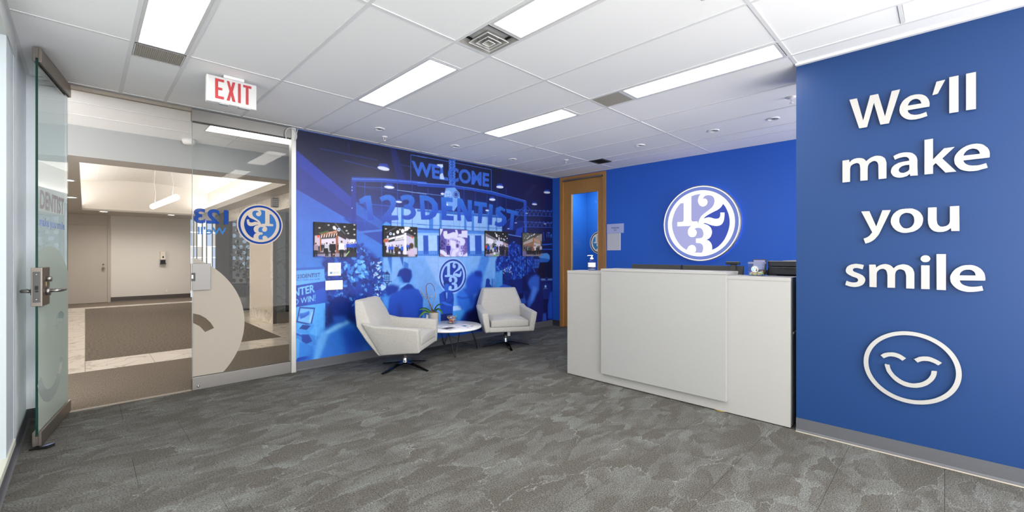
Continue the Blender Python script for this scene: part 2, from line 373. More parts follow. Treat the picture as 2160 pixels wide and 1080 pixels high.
LETTERS=[
 ('W','460,2357 420,2357 387,2200 351,2358 310,2358 276,2202 243,2358 203,2359 257,2153 299,2153 332,2305 367,2152 408,2151'),
 ('e','167,2217 68,2216 68,2221 67,2228 67,2236 68,2244 70,2253 72,2262 76,2270 80,2278 85,2285 91,2291 99,2297 106,2301 115,2304 124,2306 133,2307 143,2306 153,2305 162,2301 171,2296 180,2290 187,2283 193,2275 197,2266 201,2257 204,2247 205,2236 206,2226 205,2217 204,2208 201,2200 197,2190 191,2181 185,2173 179,2167 171,2161 164,2157 156,2154 148,2152 139,2151 130,2150 119,2151 109,2152 98,2154 85,2158 77,2160 82,2187 88,2184 97,2181 106,2179 114,2178 123,2178 130,2179 137,2180 143,2183 148,2185 154,2189 158,2194 162,2199 165,2205 166,2213|167,2245 166,2249 164,2254 162,2260 159,2265 155,2271 150,2275 144,2278 138,2279 132,2279 126,2278 121,2275 117,2272 113,2268 110,2264 108,2259 106,2254 105,2248 104,2244'),
 ('apostrophe','37,2360 -1,2362 32,2285 55,2282'),
 ('l','-18,2371 -57,2371 -57,2154 -18,2154'),
 ('l','-88,2371 -128,2371 -128,2154 -88,2155'),
 ('m','498,1947 462,1948 460,1928 457,1933 451,1940 445,1945 437,1949 429,1951 421,1952 414,1952 407,1951 401,1950 395,1948 389,1945 383,1941 378,1935 374,1929 371,1924 367,1928 361,1934 354,1940 347,1944 339,1948 332,1950 325,1952 318,1952 311,1951 304,1949 297,1947 290,1943 285,1938 279,1932 275,1925 273,1917 271,1909 269,1900 269,1888 269,1874 269,1865 269,1797 308,1796 309,1881 309,1888 311,1898 313,1906 316,1911 320,1915 324,1918 328,1919 333,1920 337,1919 342,1917 348,1913 353,1910 356,1906 359,1901 361,1896 363,1889 363,1882 364,1877 364,1796 402,1797 402,1882 403,1888 404,1897 405,1905 407,1910 410,1914 414,1917 418,1919 422,1920 427,1919 432,1918 438,1916 443,1913 447,1910 451,1907 454,1902 455,1895 457,1888 457,1882 457,1797 498,1797'),
 ('a','235,1936 231,1938 224,1942 217,1945 210,1948 201,1950 192,1951 183,1951 173,1950 164,1948 157,1946 150,1943 143,1939 138,1933 132,1926 128,1918 125,1910 123,1902 122,1891 122,1876 122,1857 122,1840 121,1824 121,1808 120,1797 155,1798 157,1812 161,1808 166,1803 171,1799 178,1797 185,1795 192,1793 199,1793 206,1793 212,1794 219,1797 226,1800 232,1805 237,1810 241,1817 244,1823 246,1829 247,1834 247,1841 246,1848 244,1856 241,1864 236,1870 231,1876 224,1881 217,1885 209,1889 199,1891 186,1893 170,1894 160,1895 160,1898 160,1902 161,1907 163,1911 166,1915 170,1919 174,1921 178,1922 184,1923 189,1923 196,1922 203,1921 212,1918 221,1915 228,1912|159,1869 165,1869 174,1870 182,1869 188,1867 194,1865 199,1861 204,1857 207,1852 209,1847 210,1843 209,1839 208,1835 206,1831 203,1827 199,1824 196,1823 191,1822 187,1821 182,1822 177,1824 173,1826 169,1828 165,1831 163,1834 161,1836 160,1838 159,1843 159,1851 159,1861'),
 ('k','90,2013 52,2014 52,1886 4,1946 -41,1947 12,1886 -48,1798 -2,1798 40,1862 52,1849 52,1798 90,1798'),
 ('e','-77,1860 -181,1861 -182,1868 -182,1878 -182,1887 -181,1895 -179,1904 -176,1912 -172,1920 -166,1927 -161,1934 -156,1939 -150,1943 -143,1946 -137,1948 -131,1950 -124,1950 -116,1950 -107,1949 -99,1947 -90,1944 -80,1938 -71,1932 -64,1925 -57,1917 -51,1909 -46,1900 -42,1891 -40,1882 -39,1873 -39,1865 -40,1857 -41,1849 -43,1841 -47,1834 -51,1826 -56,1818 -62,1811 -68,1806 -75,1802 -82,1798 -89,1796 -97,1793 -105,1792 -114,1791 -124,1791 -135,1792 -148,1796 -164,1800 -174,1803 -168,1830 -162,1828 -152,1825 -143,1823 -136,1822 -129,1822 -123,1823 -116,1823 -108,1825 -102,1827 -96,1830 -91,1834 -87,1838 -83,1842 -81,1847 -79,1851 -78,1855 -77,1858|-77,1888 -78,1892 -80,1898 -82,1904 -86,1909 -90,1915 -96,1919 -101,1922 -108,1923 -114,1924 -120,1923 -125,1920 -130,1918 -134,1914 -137,1910 -140,1905 -142,1899 -143,1893 -144,1888'),
 ('y','397,1590 355,1589 320,1485 289,1590 248,1589 261,1554 280,1503 295,1463 302,1445 306,1435 310,1428 316,1418 323,1408 329,1400 336,1394 343,1388 351,1383 359,1379 369,1376 375,1373 385,1407 380,1409 373,1412 367,1415 362,1419 358,1423 353,1427 349,1434 344,1442 340,1447'),
 ('o','165,1592 154,1592 144,1590 136,1586 128,1581 120,1575 114,1568 108,1561 104,1552 100,1544 98,1536 96,1527 96,1518 97,1507 99,1495 102,1485 106,1477 111,1469 116,1463 123,1456 132,1450 140,1445 151,1442 162,1440 172,1438 182,1438 191,1439 200,1442 208,1446 217,1452 225,1459 231,1467 237,1476 241,1485 245,1495 247,1505 248,1514 247,1524 246,1534 243,1543 239,1553 234,1563 227,1571 220,1578 212,1584 202,1589 190,1591 177,1592|169,1565 163,1564 158,1562 153,1559 148,1555 144,1548 140,1542 138,1534 137,1526 136,1518 136,1511 137,1503 139,1495 142,1488 146,1481 150,1476 155,1472 161,1468 167,1467 173,1466 179,1467 185,1469 190,1473 194,1478 198,1485 202,1493 205,1502 207,1510 207,1518 207,1525 206,1532 204,1540 201,1548 197,1554 193,1558 188,1561 183,1564 179,1565 174,1566'),
 ('u','74,1591 36,1590 36,1511 35,1504 34,1495 32,1487 29,1481 25,1476 22,1473 18,1471 13,1470 9,1470 4,1471 -1,1472 -6,1474 -10,1477 -14,1481 -17,1486 -19,1491 -20,1497 -21,1501 -21,1591 -60,1591 -61,1441 -27,1442 -25,1461 -22,1457 -17,1452 -11,1447 -6,1444 1,1441 7,1439 13,1438 20,1438 27,1438 34,1439 41,1442 48,1445 54,1450 60,1457 64,1464 68,1471 70,1479 72,1487 74,1496 74,1506 75,1513'),
 ('s','384,1229 390,1201 395,1203 402,1205 408,1207 415,1209 421,1209 427,1209 432,1208 437,1206 440,1203 442,1200 442,1196 442,1192 440,1189 438,1186 434,1183 427,1180 418,1176 410,1172 403,1168 396,1164 390,1160 385,1154 381,1148 378,1142 377,1136 376,1130 377,1124 379,1116 382,1109 386,1102 391,1096 398,1091 405,1087 412,1084 420,1082 429,1080 438,1080 449,1081 459,1083 468,1086 477,1090 483,1093 476,1120 470,1118 462,1114 453,1112 445,1110 437,1110 431,1111 425,1112 421,1114 418,1117 415,1120 414,1124 414,1128 414,1132 416,1136 419,1140 425,1143 432,1146 440,1149 448,1153 456,1158 463,1162 469,1167 474,1172 477,1177 479,1182 480,1188 480,1194 478,1201 476,1209 472,1216 467,1222 460,1227 453,1231 445,1234 436,1236 427,1238 419,1237 410,1236 403,1235 395,1233 388,1231'),
 ('m','356,1233 323,1234 320,1214 316,1218 311,1224 305,1228 299,1232 291,1235 284,1237 277,1238 270,1238 263,1236 257,1234 251,1231 246,1227 241,1221 237,1216 234,1211 230,1216 225,1222 219,1228 213,1231 206,1234 199,1236 192,1238 186,1238 179,1237 172,1235 164,1232 158,1227 152,1222 147,1216 143,1209 140,1201 138,1193 136,1185 136,1177 136,1170 136,1165 136,1085 174,1085 174,1166 175,1173 177,1182 179,1190 182,1196 186,1200 191,1203 195,1205 199,1206 204,1206 208,1205 213,1202 217,1199 220,1195 223,1190 225,1184 226,1177 227,1169 227,1164 227,1086 264,1085 264,1167 265,1174 266,1184 269,1192 271,1198 275,1202 279,1205 283,1207 288,1207 293,1206 298,1205 303,1202 307,1198 310,1194 314,1189 316,1184 317,1179 318,1174 318,1170 318,1084 354,1085'),
 ('i','105,1233 67,1233 67,1086 105,1085|64,1274 64,1272 65,1269 66,1266 67,1264 69,1261 70,1259 72,1257 75,1256 77,1254 80,1254 83,1253 86,1253 88,1253 91,1253 94,1254 97,1255 99,1257 101,1259 103,1261 105,1263 106,1266 107,1268 107,1271 108,1274 107,1277 107,1280 106,1282 105,1285 103,1287 101,1289 99,1291 97,1293 94,1294 91,1295 88,1295 86,1296 83,1295 80,1295 77,1294 75,1293 72,1291 70,1289 69,1287 67,1285 66,1282 65,1280 64,1277'),
 ('l','37,1303 -4,1303 -4,1084 36,1084'),
 ('e','-61,1146 -164,1149 -165,1154 -165,1163 -164,1172 -163,1181 -161,1191 -157,1200 -153,1208 -148,1216 -142,1222 -135,1228 -128,1232 -120,1236 -113,1238 -105,1239 -97,1238 -89,1238 -80,1236 -71,1233 -63,1228 -53,1221 -45,1214 -38,1205 -32,1195 -28,1186 -24,1176 -22,1166 -22,1156 -23,1146 -24,1136 -28,1126 -32,1118 -38,1109 -44,1102 -50,1096 -58,1090 -66,1086 -74,1083 -83,1081 -92,1079 -100,1079 -110,1080 -120,1081 -133,1084 -147,1088 -157,1091 -152,1118 -147,1116 -139,1114 -131,1112 -123,1111 -114,1110 -106,1110 -98,1111 -90,1114 -83,1116 -77,1120 -72,1124 -69,1128 -65,1134 -63,1142|-61,1176 -62,1180 -63,1187 -66,1193 -69,1198 -74,1203 -79,1207 -84,1209 -90,1211 -96,1211 -101,1211 -107,1210 -111,1208 -116,1204 -120,1200 -123,1195 -125,1189 -126,1182 -127,1177'),
 ('ring','187,810 167,812 148,812 129,809 110,805 91,798 72,790 54,779 35,767 18,754 2,740 -12,726 -25,710 -37,693 -48,674 -57,655 -63,637 -67,617 -69,598 -70,578 -69,557 -65,537 -60,517 -52,497 -43,478 -32,459 -18,440 -4,423 12,408 29,394 47,383 64,374 83,367 102,362 122,359 143,357 164,357 185,359 206,362 227,368 247,376 266,386 284,398 302,412 319,429 334,447 348,468 359,491 369,513 376,534 381,556 384,577 385,598 383,619 380,639 374,659 366,679 356,698 344,718 329,737 313,754 296,769 276,782 255,792 233,800 209,806|179,785 161,787 143,787 125,784 107,779 89,772 72,764 56,755 39,744 25,733 12,720 0,707 -11,693 -21,677 -30,659 -37,642 -42,626 -45,609 -47,593 -48,577 -47,560 -44,543 -40,525 -33,506 -25,489 -16,473 -4,457 9,443 22,430 38,418 54,408 70,400 88,393 106,388 125,385 144,383 164,384 183,387 204,392 223,399 240,407 257,417 272,428 286,442 301,457 313,474 325,493 336,514 345,534 352,553 358,573 361,592 361,611 359,630 356,648 351,667 343,685 334,702 324,717 311,731 297,743 280,754 262,764 243,772 222,778 200,783'),
 ('eye','298,639 294,643 287,650 280,655 271,659 261,663 251,665 242,667 232,667 223,666 215,664 207,661 199,657 190,651 181,644 175,640 191,622 196,625 202,630 209,634 216,637 223,639 231,641 239,641 247,641 255,639 265,634 275,627 282,622'),
 ('eye','137,641 131,646 122,653 114,659 105,662 96,665 87,666 79,667 70,667 61,665 53,662 44,658 36,654 27,649 19,643 13,639 29,622 35,625 42,630 50,634 57,636 65,639 72,640 80,640 89,639 97,637 106,633 115,627 121,623'),
 ('mouth','278,584 254,584 253,576 251,564 247,553 242,542 235,531 227,521 217,512 206,503 195,496 183,491 171,488 160,486 149,486 139,487 129,490 119,494 108,499 99,505 90,513 81,522 74,531 69,541 64,552 61,562 60,571 59,578 58,583 35,585 35,578 36,567 38,557 41,547 45,536 50,526 58,514 67,502 76,492 86,484 96,477 106,471 116,467 126,463 137,461 149,460 162,460 175,461 189,465 202,471 215,478 227,487 238,498 247,509 255,520 262,531 268,543 272,558 276,573'),
]
LOGO={'A':'-505,572 -424,570 -424,117 -427,101 -435,81 -456,65 -500,62 -558,64 -598,65 -598,-50 -209,-54 -227,-65 -253,-84 -274,-103 -287,-126 -299,-151 -306,-177 -310,-204 -310,-234 -306,-263 -295,-287 -282,-312 -263,-331 -242,-344 -215,-352 -189,-354 -164,-354 -137,-346 -117,-335 -100,-318 -86,-293 -79,-270 -75,-247 -75,-227 -79,-206 -86,-191 -96,-175 -105,-164 -117,-155 -128,-147 -137,-141 -124,-134 -105,-124 -84,-117 -65,-113 -45,-111 -24,-113 -3,-117 20,-122 39,-132 56,-149 71,-170 82,-192 92,-215 98,-240 100,-264 100,-291 96,-316 90,-336 82,-354 71,-367 60,-378 45,-384 29,-388 9,-391 -26,-393 -67,-393 -96,-395 -96,-509 -77,-511 -48,-513 -24,-515 -1,-520 20,-524 39,-534 54,-545 69,-558 79,-575 86,-598 92,-623 94,-647 92,-672 88,-699 82,-721 75,-740 64,-759 54,-773 -130,-765 -122,-757 -111,-744 -101,-731 -96,-712 -92,-691 -92,-672 -94,-651 -100,-632 -109,-615 -122,-598 -139,-583 -158,-572 -177,-566 -200,-562 -221,-564 -242,-572 -264,-583 -283,-598 -299,-615 -312,-636 -323,-655 -329,-670 -335,-687 -336,-697 -359,-685 -390,-668 -424,-647 -458,-619 -496,-585 -532,-545 -570,-496 -608,-439 -642,-380 -672,-318 -699,-249 -719,-183 -736,-117 -746,-50 -750,16 -746,81 -735,147 -719,209 -700,270 -678,329 -653,380 -628,424 -602,464 -575,498 -549,528 -524,553',
 'B':'-217,733 -189,740 -149,754 -105,763 -56,769 -3,769 35,771 22,759 3,740 -12,719 -24,695 -33,664 -39,638 -43,613 -43,589 -39,564 -31,537 -18,507 -3,482 18,464 45,446 69,437 94,435 118,439 139,446 160,458 177,475 191,494 198,513 204,534 204,555 200,573 194,592 185,608 172,621 156,630 139,638 120,642 98,642 82,642 92,657 105,678 120,697 137,706 158,714 179,718 202,719 227,718 249,714 274,708 299,699 319,687 336,672 352,653 363,632 371,609 376,585 378,560 376,534 371,505 363,479 352,452 336,426 319,401 299,382 276,363 249,344 223,325 191,302 160,280 126,255 88,228 60,204 37,177 22,149 9,124 -5,100 -14,75 -24,52 -29,29 -35,9 -39,-5 -58,60 -96,58 -149,58 -189,62 -208,77 -213,100 -217,115',
 'C':'587,465 602,443 625,412 647,376 666,335 687,287 702,242 718,194 729,145 736,100 742,60 744,20 744,-20 742,-58 738,-96 731,-137 719,-187 704,-242 685,-295 663,-348 638,-403 609,-454 575,-500 539,-545 503,-581 475,-609 446,-632 416,-651 382,-670 344,-687 319,-697 319,-680 319,-655 319,-630 318,-609 314,-589 310,-568 302,-549 291,-526 280,-507 264,-488 249,-469 230,-454 208,-446 181,-441 164,-439 185,-431 213,-418 240,-403 261,-384 280,-359 293,-333 304,-304 312,-272 316,-242 314,-213 308,-187 299,-160 287,-134 268,-107 249,-86 228,-69 206,-54 179,-41 149,-27 113,-14 90,-7 101,-3 118,3 139,3 164,-5 191,-16 221,-29 251,-43 285,-56 319,-69 352,-77 386,-84 416,-88 445,-88 471,-86 494,-81 518,-71 541,-58 562,-41 579,-14 594,16 606,48 611,81 615,115 619,147 621,183 621,217 621,242 518,249 520,228 520,200 517,173 513,153 505,134 494,118 482,109 467,101 450,98 429,96 403,98 378,101 352,109 325,120 299,130 276,137 253,143 230,145 206,145 183,139 160,136 139,128 118,120 105,113 113,126 124,143 139,160 162,177 189,196 221,213 257,232 299,253 338,272 378,289 420,306 456,323 484,342 511,363 534,384 555,412 573,443'}
MURAL="""
P;-13,2492 646,2002 646,1867 -13,2328;46,66,165;0;100;
P;-13,2328 646,1867 646,1688 -13,2049;44,58,145;0;100;
P;-13,2049 708,1676 1060,1441 1060,1283 959,316 -13,439;56,96,195;0;100;62,145,222
P;700,1947 1060,1725 1060,1614 700,1796;45,95,190;0;100;
P;700,1796 1060,1614 1060,1425 708,1615;38,72,165;0;100;
P;548,1739 714,1749 1061,1571 1061,1444 714,1628;34,68,165;0;100;
P;714,1585 1061,1629 1061,1602 714,1557;70,115,205;0;100;
L;274,2528 992,2504;34,60,140;14;70
L;608,2653 639,2509;34,60,140;14;70
L;1253,2496 1728,2481;34,60,140;14;70
L;548,2436 1060,2388;34,60,140;14;70
L;795,2138 1690,2100;34,60,140;14;70
P;623,2649 748,2641 748,2527 623,2522;20,24,58;6;100;
P;1165,2691 1253,2682 1419,2240 1272,2256;28,44,120;6;80;
P;3177,2903 4521,2767 4521,-132 3177,38;22,30,88;10;100;
P;1188,1926 3177,1935 3177,38 1188,290;150,186,234;0;100;72,140,218
P;1329,1933 1368,1933 1368,1661 1329,1659;52,122,205;0;100;
P;1770,1923 1836,1925 1836,1630 1770,1643;66,128,212;0;100;
P;1943,1936 1983,1935 1983,1635 1943,1650;66,128,212;0;100;
P;2393,1969 2437,1968 2437,1652 2393,1668;66,128,212;0;100;
P;2540,1979 2585,1979 2585,1658 2540,1674;66,128,212;0;100;
P;2858,2002 2899,2002 2899,1670 2858,1687;66,128,212;0;100;
P;3042,2016 3067,2014 3067,1677 3042,1694;66,128,212;0;100;
P;1575,1920 1934,1927 2544,1927 3174,1932 3174,1895 2544,1892 1934,1891 1575,1893;52,105,195;0;100;
L;1575,1713 3182,1728;55,105,190;8;100
L;1726,1912 1726,1657;90,140,212;5;100
L;2197,1946 2197,1677;90,140,212;5;100
L;2307,1954 2307,1682;90,140,212;5;100
L;2693,1981 2693,1698;90,140,212;5;100
L;2834,1992 2834,1704;90,140,212;5;100
P;1329,1663 1504,1671 1943,1666 3182,1672 3182,1644 1943,1642 1329,1641;44,90,180;0;100;
P;1484,1632 1847,1646 3178,1672 3178,1631 1847,1607 1484,1594;80,138,220;0;100;
P;1467,1559 1546,1562 1553,1306 1474,1306;158,192,240;0;100;
P;1546,1562 1581,1563 1588,1306 1553,1306;40,86,182;0;100;
P;1581,1563 1671,1566 1678,1306 1588,1306;158,192,240;0;100;
P;1671,1566 1753,1568 1761,1306 1678,1306;40,86,182;0;100;
P;1753,1568 1904,1573 1911,1306 1761,1306;158,192,240;0;100;
P;1904,1573 1952,1575 1960,1306 1911,1306;40,86,182;0;100;
P;1952,1575 2090,1579 2098,1306 1960,1306;158,192,240;0;100;
P;2090,1579 2222,1583 2230,1306 2098,1306;40,86,182;0;100;
P;2222,1583 2411,1589 2419,1306 2230,1306;158,192,240;0;100;
P;2411,1589 2497,1592 2506,1306 2419,1306;40,86,182;0;100;
P;2497,1592 2602,1595 2611,1306 2506,1306;158,192,240;0;100;
P;2602,1595 2733,1599 2742,1307 2611,1306;40,86,182;0;100;
P;2733,1599 2820,1602 2829,1307 2742,1307;158,192,240;0;100;
P;2820,1602 2956,1606 2966,1307 2829,1307;40,86,182;0;100;
P;2956,1606 3178,1613 3188,1307 2966,1307;158,192,240;0;100;
P;1467,1351 3178,1362 3178,1307 1467,1306;44,104,196;0;60;
P;1467,1287 1467,1306 1476,1312 1493,1298 1511,1312 1528,1298 1546,1312 1563,1298 1581,1312 1599,1298 1617,1312 1635,1298 1653,1312 1671,1298 1689,1312 1707,1298 1726,1312 1744,1298 1762,1312 1781,1298 1800,1312 1818,1298 1837,1312 1856,1298 1875,1312 1894,1298 1913,1312 1933,1298 1952,1312 1971,1298 1991,1312 2010,1298 2030,1313 2050,1298 2070,1313 2090,1298 2110,1313 2130,1298 2150,1313 2170,1298 2191,1313 2211,1298 2232,1313 2253,1298 2273,1313 2294,1298 2315,1313 2336,1298 2357,1313 2379,1298 2400,1313 2421,1298 2443,1313 2465,1298 2486,1313 2508,1298 2530,1313 2552,1298 2574,1313 2597,1298 2619,1313 2642,1298 2664,1313 2687,1298 2710,1313 2733,1298 2756,1314 2779,1298 2802,1314 2826,1298 2849,1314 2873,1298 2896,1314 2920,1298 2944,1314 2968,1298 2992,1314 3017,1298 3041,1314 3066,1298 3090,1314 3115,1298 3140,1314 3165,1298 3178,1279;46,110,205;0;100;
P;1444,1273 1697,1272 1923,859 1923,718 1559,743;112,160,224;14;100;
P;1697,1272 2298,1270 2298,913 1923,859;140,176,230;14;100;
P;1057,1274 1135,1274 1192,1040 1192,799 1057,808;118,168,228;8;100;
P;981,1274 1066,1274 1057,887 981,891;50,120,210;8;100;
P;1135,1282 1194,1281 1194,1048;48,108,198;6;100;
P;1197,1273 1314,1273 1360,1133 1268,1013 1197,944;125,170,228;5;100;
P;1309,1273 1362,1273 1362,1129;46,96,185;3;100;
P;1372,1211 1439,1180 1435,1125 1397,1133 1372,1125;58,114,198;0;100;
L;1439,1281 1439,867;90,140,212;5;100
L;1923,1280 1923,753;104,150,216;5;100
P;2735,1294 2933,1294 2735,883 2607,938;72,132,214;12;100;
P;2911,1294 3013,1294 3013,1201 2911,1160;120,165,228;3;100;
P;2933,925 3188,1001 3200,759 2933,774;80,145,220;3;100;
P;646,2219 708,2226 708,1653 651,1658;40,54,150;0;100;
P;651,2130 663,2131 663,2116 651,2115;140,180,240;0;100;
P;651,2092 663,2093 663,2078 651,2077;140,180,240;0;100;
P;651,1875 663,1876 663,1861 651,1860;140,180,240;0;100;
L;654,2220 1060,2259 1728,2289;38,78,182;55;100
L;654,2224 1060,2265 1728,2299;86,130,220;10;100
L;1575,2261 2156,2294 2544,2302 2943,2282 3738,2214;38,78,182;45;100
L;1575,2284 2156,2319 2943,2309 3738,2228;98,140,224;9;100
P;3687,2219 3758,2226 3767,1674 3709,1681;44,84,188;0;100;
L;821,2228 821,1647;40,84,190;9;80
L;1050,2256 1050,1657;40,84,190;9;80
L;1275,2283 1275,1667;40,84,190;9;80
L;1498,2311 1498,1678;40,84,190;9;80
L;1751,2233 1751,1850;44,84,190;9;70
L;2389,2303 2389,1891;44,84,190;9;70
L;2612,2327 2612,1905;44,84,190;9;70
L;2846,2353 2846,1920;44,84,190;9;70
L;3067,2377 3067,1935;44,84,190;9;70
L;3272,2400 3272,1948;44,84,190;9;70
L;711,2142 1047,2157 1728,2146;60,110,210;6;80
L;1274,2153 1728,2143;150,185,240;9;80
L;706,1937 1170,1933;50,100,205;10;80
L;681,1718 1715,1718;50,90,190;6;80
L;1575,2151 2033,2149;110,150,225;9;80
P;989,2405 1023,2468 1126,2478 1161,2414;38,70,175;3;100;
P;1159,2405 1153,2397 1139,2390 1119,2386 1095,2384 1068,2384 1043,2387 1020,2392 1003,2398 993,2406 991,2414 997,2422 1010,2428 1029,2433 1054,2435 1080,2435 1106,2432 1128,2428 1146,2421 1157,2413;222,230,250;2;100;
P;1083,2175 1112,2223 1200,2229 1230,2180;38,70,175;3;100;
P;1230,2179 1225,2173 1214,2167 1197,2163 1176,2160 1154,2159 1131,2159 1111,2162 1096,2166 1086,2171 1083,2177 1087,2183 1098,2188 1115,2193 1135,2196 1158,2197 1181,2197 1201,2194 1217,2190 1227,2185;222,230,250;2;100;
P;1245,1999 1264,2032 1324,2034 1344,1999;38,70,175;3;100;
P;1344,1999 1341,1994 1333,1991 1322,1988 1308,1986 1292,1985 1277,1986 1264,1988 1253,1991 1247,1995 1245,1999 1248,2004 1255,2007 1266,2010 1280,2012 1296,2013 1311,2012 1324,2010 1335,2007 1342,2003;222,230,250;2;100;
P;3050,2397 3082,2451 3180,2458 3213,2401;38,70,175;3;100;
P;3212,2404 3208,2397 3195,2390 3177,2383 3154,2379 3128,2376 3103,2376 3081,2378 3064,2382 3053,2387 3050,2394 3054,2401 3066,2408 3085,2414 3107,2419 3133,2421 3158,2422 3180,2420 3198,2416 3209,2410;222,230,250;2;100;
P;2894,2179 2922,2228 3004,2232 3032,2180;38,70,175;3;100;
P;3032,2182 3028,2176 3018,2170 3002,2165 2982,2161 2961,2159 2940,2160 2921,2162 2907,2166 2897,2171 2895,2177 2899,2183 2909,2189 2924,2194 2943,2198 2965,2200 2986,2200 3005,2198 3020,2194 3029,2188;222,230,250;2;100;
P;4211,2426 4247,2477 4358,2485 4395,2432;38,70,175;3;100;
P;4395,2434 4390,2428 4376,2421 4355,2415 4329,2411 4300,2408 4272,2408 4247,2409 4227,2413 4215,2418 4211,2424 4216,2431 4230,2437 4250,2443 4276,2447 4305,2450 4333,2451 4359,2449 4379,2446 4391,2441;222,230,250;2;100;
P;3898,2187 3925,2226 4008,2230 4035,2189;38,70,175;3;100;
P;4035,2190 4031,2185 4021,2180 4005,2176 3986,2173 3965,2171 3943,2172 3925,2173 3910,2176 3901,2180 3898,2185 3902,2190 3912,2195 3927,2199 3947,2202 3968,2204 3989,2204 4008,2202 4023,2199 4032,2195;222,230,250;2;100;
P;2815,1999 2831,2030 2880,2031 2897,1998;38,70,175;3;100;
P;2897,1999 2894,1995 2888,1992 2879,1989 2867,1987 2855,1986 2842,1986 2831,1988 2822,1991 2817,1994 2815,1998 2818,2002 2824,2005 2833,2008 2844,2010 2857,2011 2870,2011 2881,2009 2890,2007 2895,2003;222,230,250;2;100;
P;1965,2176 1978,2211 2016,2212 2029,2173;38,70,175;3;100;
P;2029,2176 2027,2171 2022,2167 2015,2163 2006,2161 1996,2160 1986,2160 1977,2162 1971,2165 1966,2169 1965,2173 1967,2178 1972,2182 1979,2186 1988,2188 1998,2190 2008,2189 2017,2188 2024,2185 2028,2181;222,230,250;2;100;
P;3306,1733 3319,1759 3357,1759 3370,1728;38,70,175;3;100;
P;3370,1730 3368,1727 3363,1724 3356,1721 3347,1720 3337,1719 3327,1720 3319,1721 3312,1724 3308,1727 3307,1731 3308,1734 3313,1737 3320,1740 3329,1741 3339,1742 3349,1741 3358,1740 3365,1737 3369,1734;222,230,250;2;100;
P;1053,1680 1114,1729 1187,1692 1159,1678;70,150,225;3;100;
L;1475,2654 1475,2296;70,110,205;8;100
L;1575,2655 2943,2655 2943,2298;80,120,210;8;100
L;1475,2654 1728,2649;80,120,210;8;100
P;2110,2689 2229,2694 2229,2323 2110,2322;44,92,190;0;100;
L;2114,2673 2156,2659 2114,2636;130,165,232;6;100
L;2224,2690 2182,2663 2224,2652;130,165,232;6;100
L;2114,2633 2156,2619 2114,2596;130,165,232;6;100
L;2224,2649 2182,2623 2224,2612;130,165,232;6;100
L;2114,2593 2156,2579 2114,2556;130,165,232;6;100
L;2224,2609 2182,2582 2224,2572;130,165,232;6;100
L;2114,2553 2156,2538 2114,2516;130,165,232;6;100
L;2224,2568 2182,2542 2224,2531;130,165,232;6;100
L;2114,2513 2156,2498 2114,2476;130,165,232;6;100
L;2224,2528 2182,2502 2224,2491;130,165,232;6;100
L;2114,2473 2156,2458 2114,2436;130,165,232;6;100
L;2224,2487 2182,2462 2224,2450;130,165,232;6;100
L;2114,2433 2156,2418 2114,2396;130,165,232;6;100
L;2224,2447 2182,2421 2224,2410;130,165,232;6;100
L;2114,2393 2156,2378 2114,2356;130,165,232;6;100
L;2224,2406 2182,2381 2224,2369;130,165,232;6;100
L;2114,2353 2156,2338 2114,2316;130,165,232;6;100
L;2224,2366 2182,2341 2224,2329;130,165,232;6;100
T;1482,2578 2899,2591 2890,2369 1500,2376;60,108,208;40;100;WELCOME
P;1898,2587 2003,2603 2009,2561 1983,2557 1983,2534 1953,2558 1910,2568;205,220,248;1;100;
P;1949,2443 1963,2461 2003,2475 2033,2388 1953,2383;190,212,246;3;100;
P;2053,2266 2218,2291 2298,2225 2320,2134 2264,2018 2197,1937 2078,2000 2021,2139;118,164,230;2;100;
P;2160,2186 2156,2168 2147,2151 2132,2137 2114,2127 2094,2123 2074,2124 2056,2130 2041,2141 2032,2156 2029,2173 2032,2191 2041,2207 2056,2221 2074,2231 2094,2236 2114,2235 2132,2229 2147,2218 2156,2203;150,186,238;0;100;
L;2057,2176 2078,2183 2086,2177;44,84,180;5;100
L;2106,2179 2123,2186 2135,2182;44,84,180;5;100
L;2061,2155 2078,2136 2110,2139 2127,2161;44,84,180;5;100
P;2290,2194 2287,2178 2281,2163 2270,2151 2256,2142 2241,2138 2226,2139 2213,2145 2202,2155 2195,2169 2193,2184 2195,2200 2202,2215 2213,2227 2226,2235 2241,2240 2256,2239 2270,2233 2281,2223 2287,2209;40,66,150;0;100;
P;2279,2193 2277,2179 2272,2167 2264,2157 2253,2150 2241,2147 2229,2148 2219,2153 2211,2161 2205,2172 2203,2185 2205,2198 2211,2211 2219,2221 2229,2228 2241,2231 2253,2230 2264,2225 2272,2217 2277,2206;140,178,232;0;100;
P;2271,2192 2269,2181 2265,2171 2259,2163 2250,2158 2241,2155 2232,2156 2224,2160 2217,2167 2213,2176 2212,2186 2213,2197 2217,2206 2224,2214 2232,2220 2241,2223 2250,2222 2259,2218 2265,2211 2269,2202;46,72,158;0;100;
P;2057,2027 2078,2053 2104,2006 2078,2000;210,224,250;2;100;
L;3486,2062 4441,2095;66,102,205;9;100
L;3486,1962 4441,2006;60,96,200;9;100
L;3500,2057 3547,1966 3597,2062;74,112,214;7;100
L;3597,2064 3644,1972 3695,2069;74,112,214;7;100
L;3695,2071 3744,1978 3795,2077;74,112,214;7;100
L;3795,2079 3845,1985 3898,2084;74,112,214;7;100
L;3898,2086 3948,1991 4002,2092;74,112,214;7;100
L;4002,2094 4054,1998 4109,2100;74,112,214;7;100
L;4109,2102 4161,2005 4217,2108;74,112,214;7;100
L;4217,2110 4271,2012 4328,2116;74,112,214;7;100
L;4328,2118 4382,2019 4441,2124;74,112,214;7;100
L;3486,1866 4441,1880;66,102,205;9;100
L;3486,1773 4441,1800;60,96,200;9;100
L;3500,1861 3547,1776 3597,1864;74,112,214;7;100
L;3597,1866 3644,1781 3695,1869;74,112,214;7;100
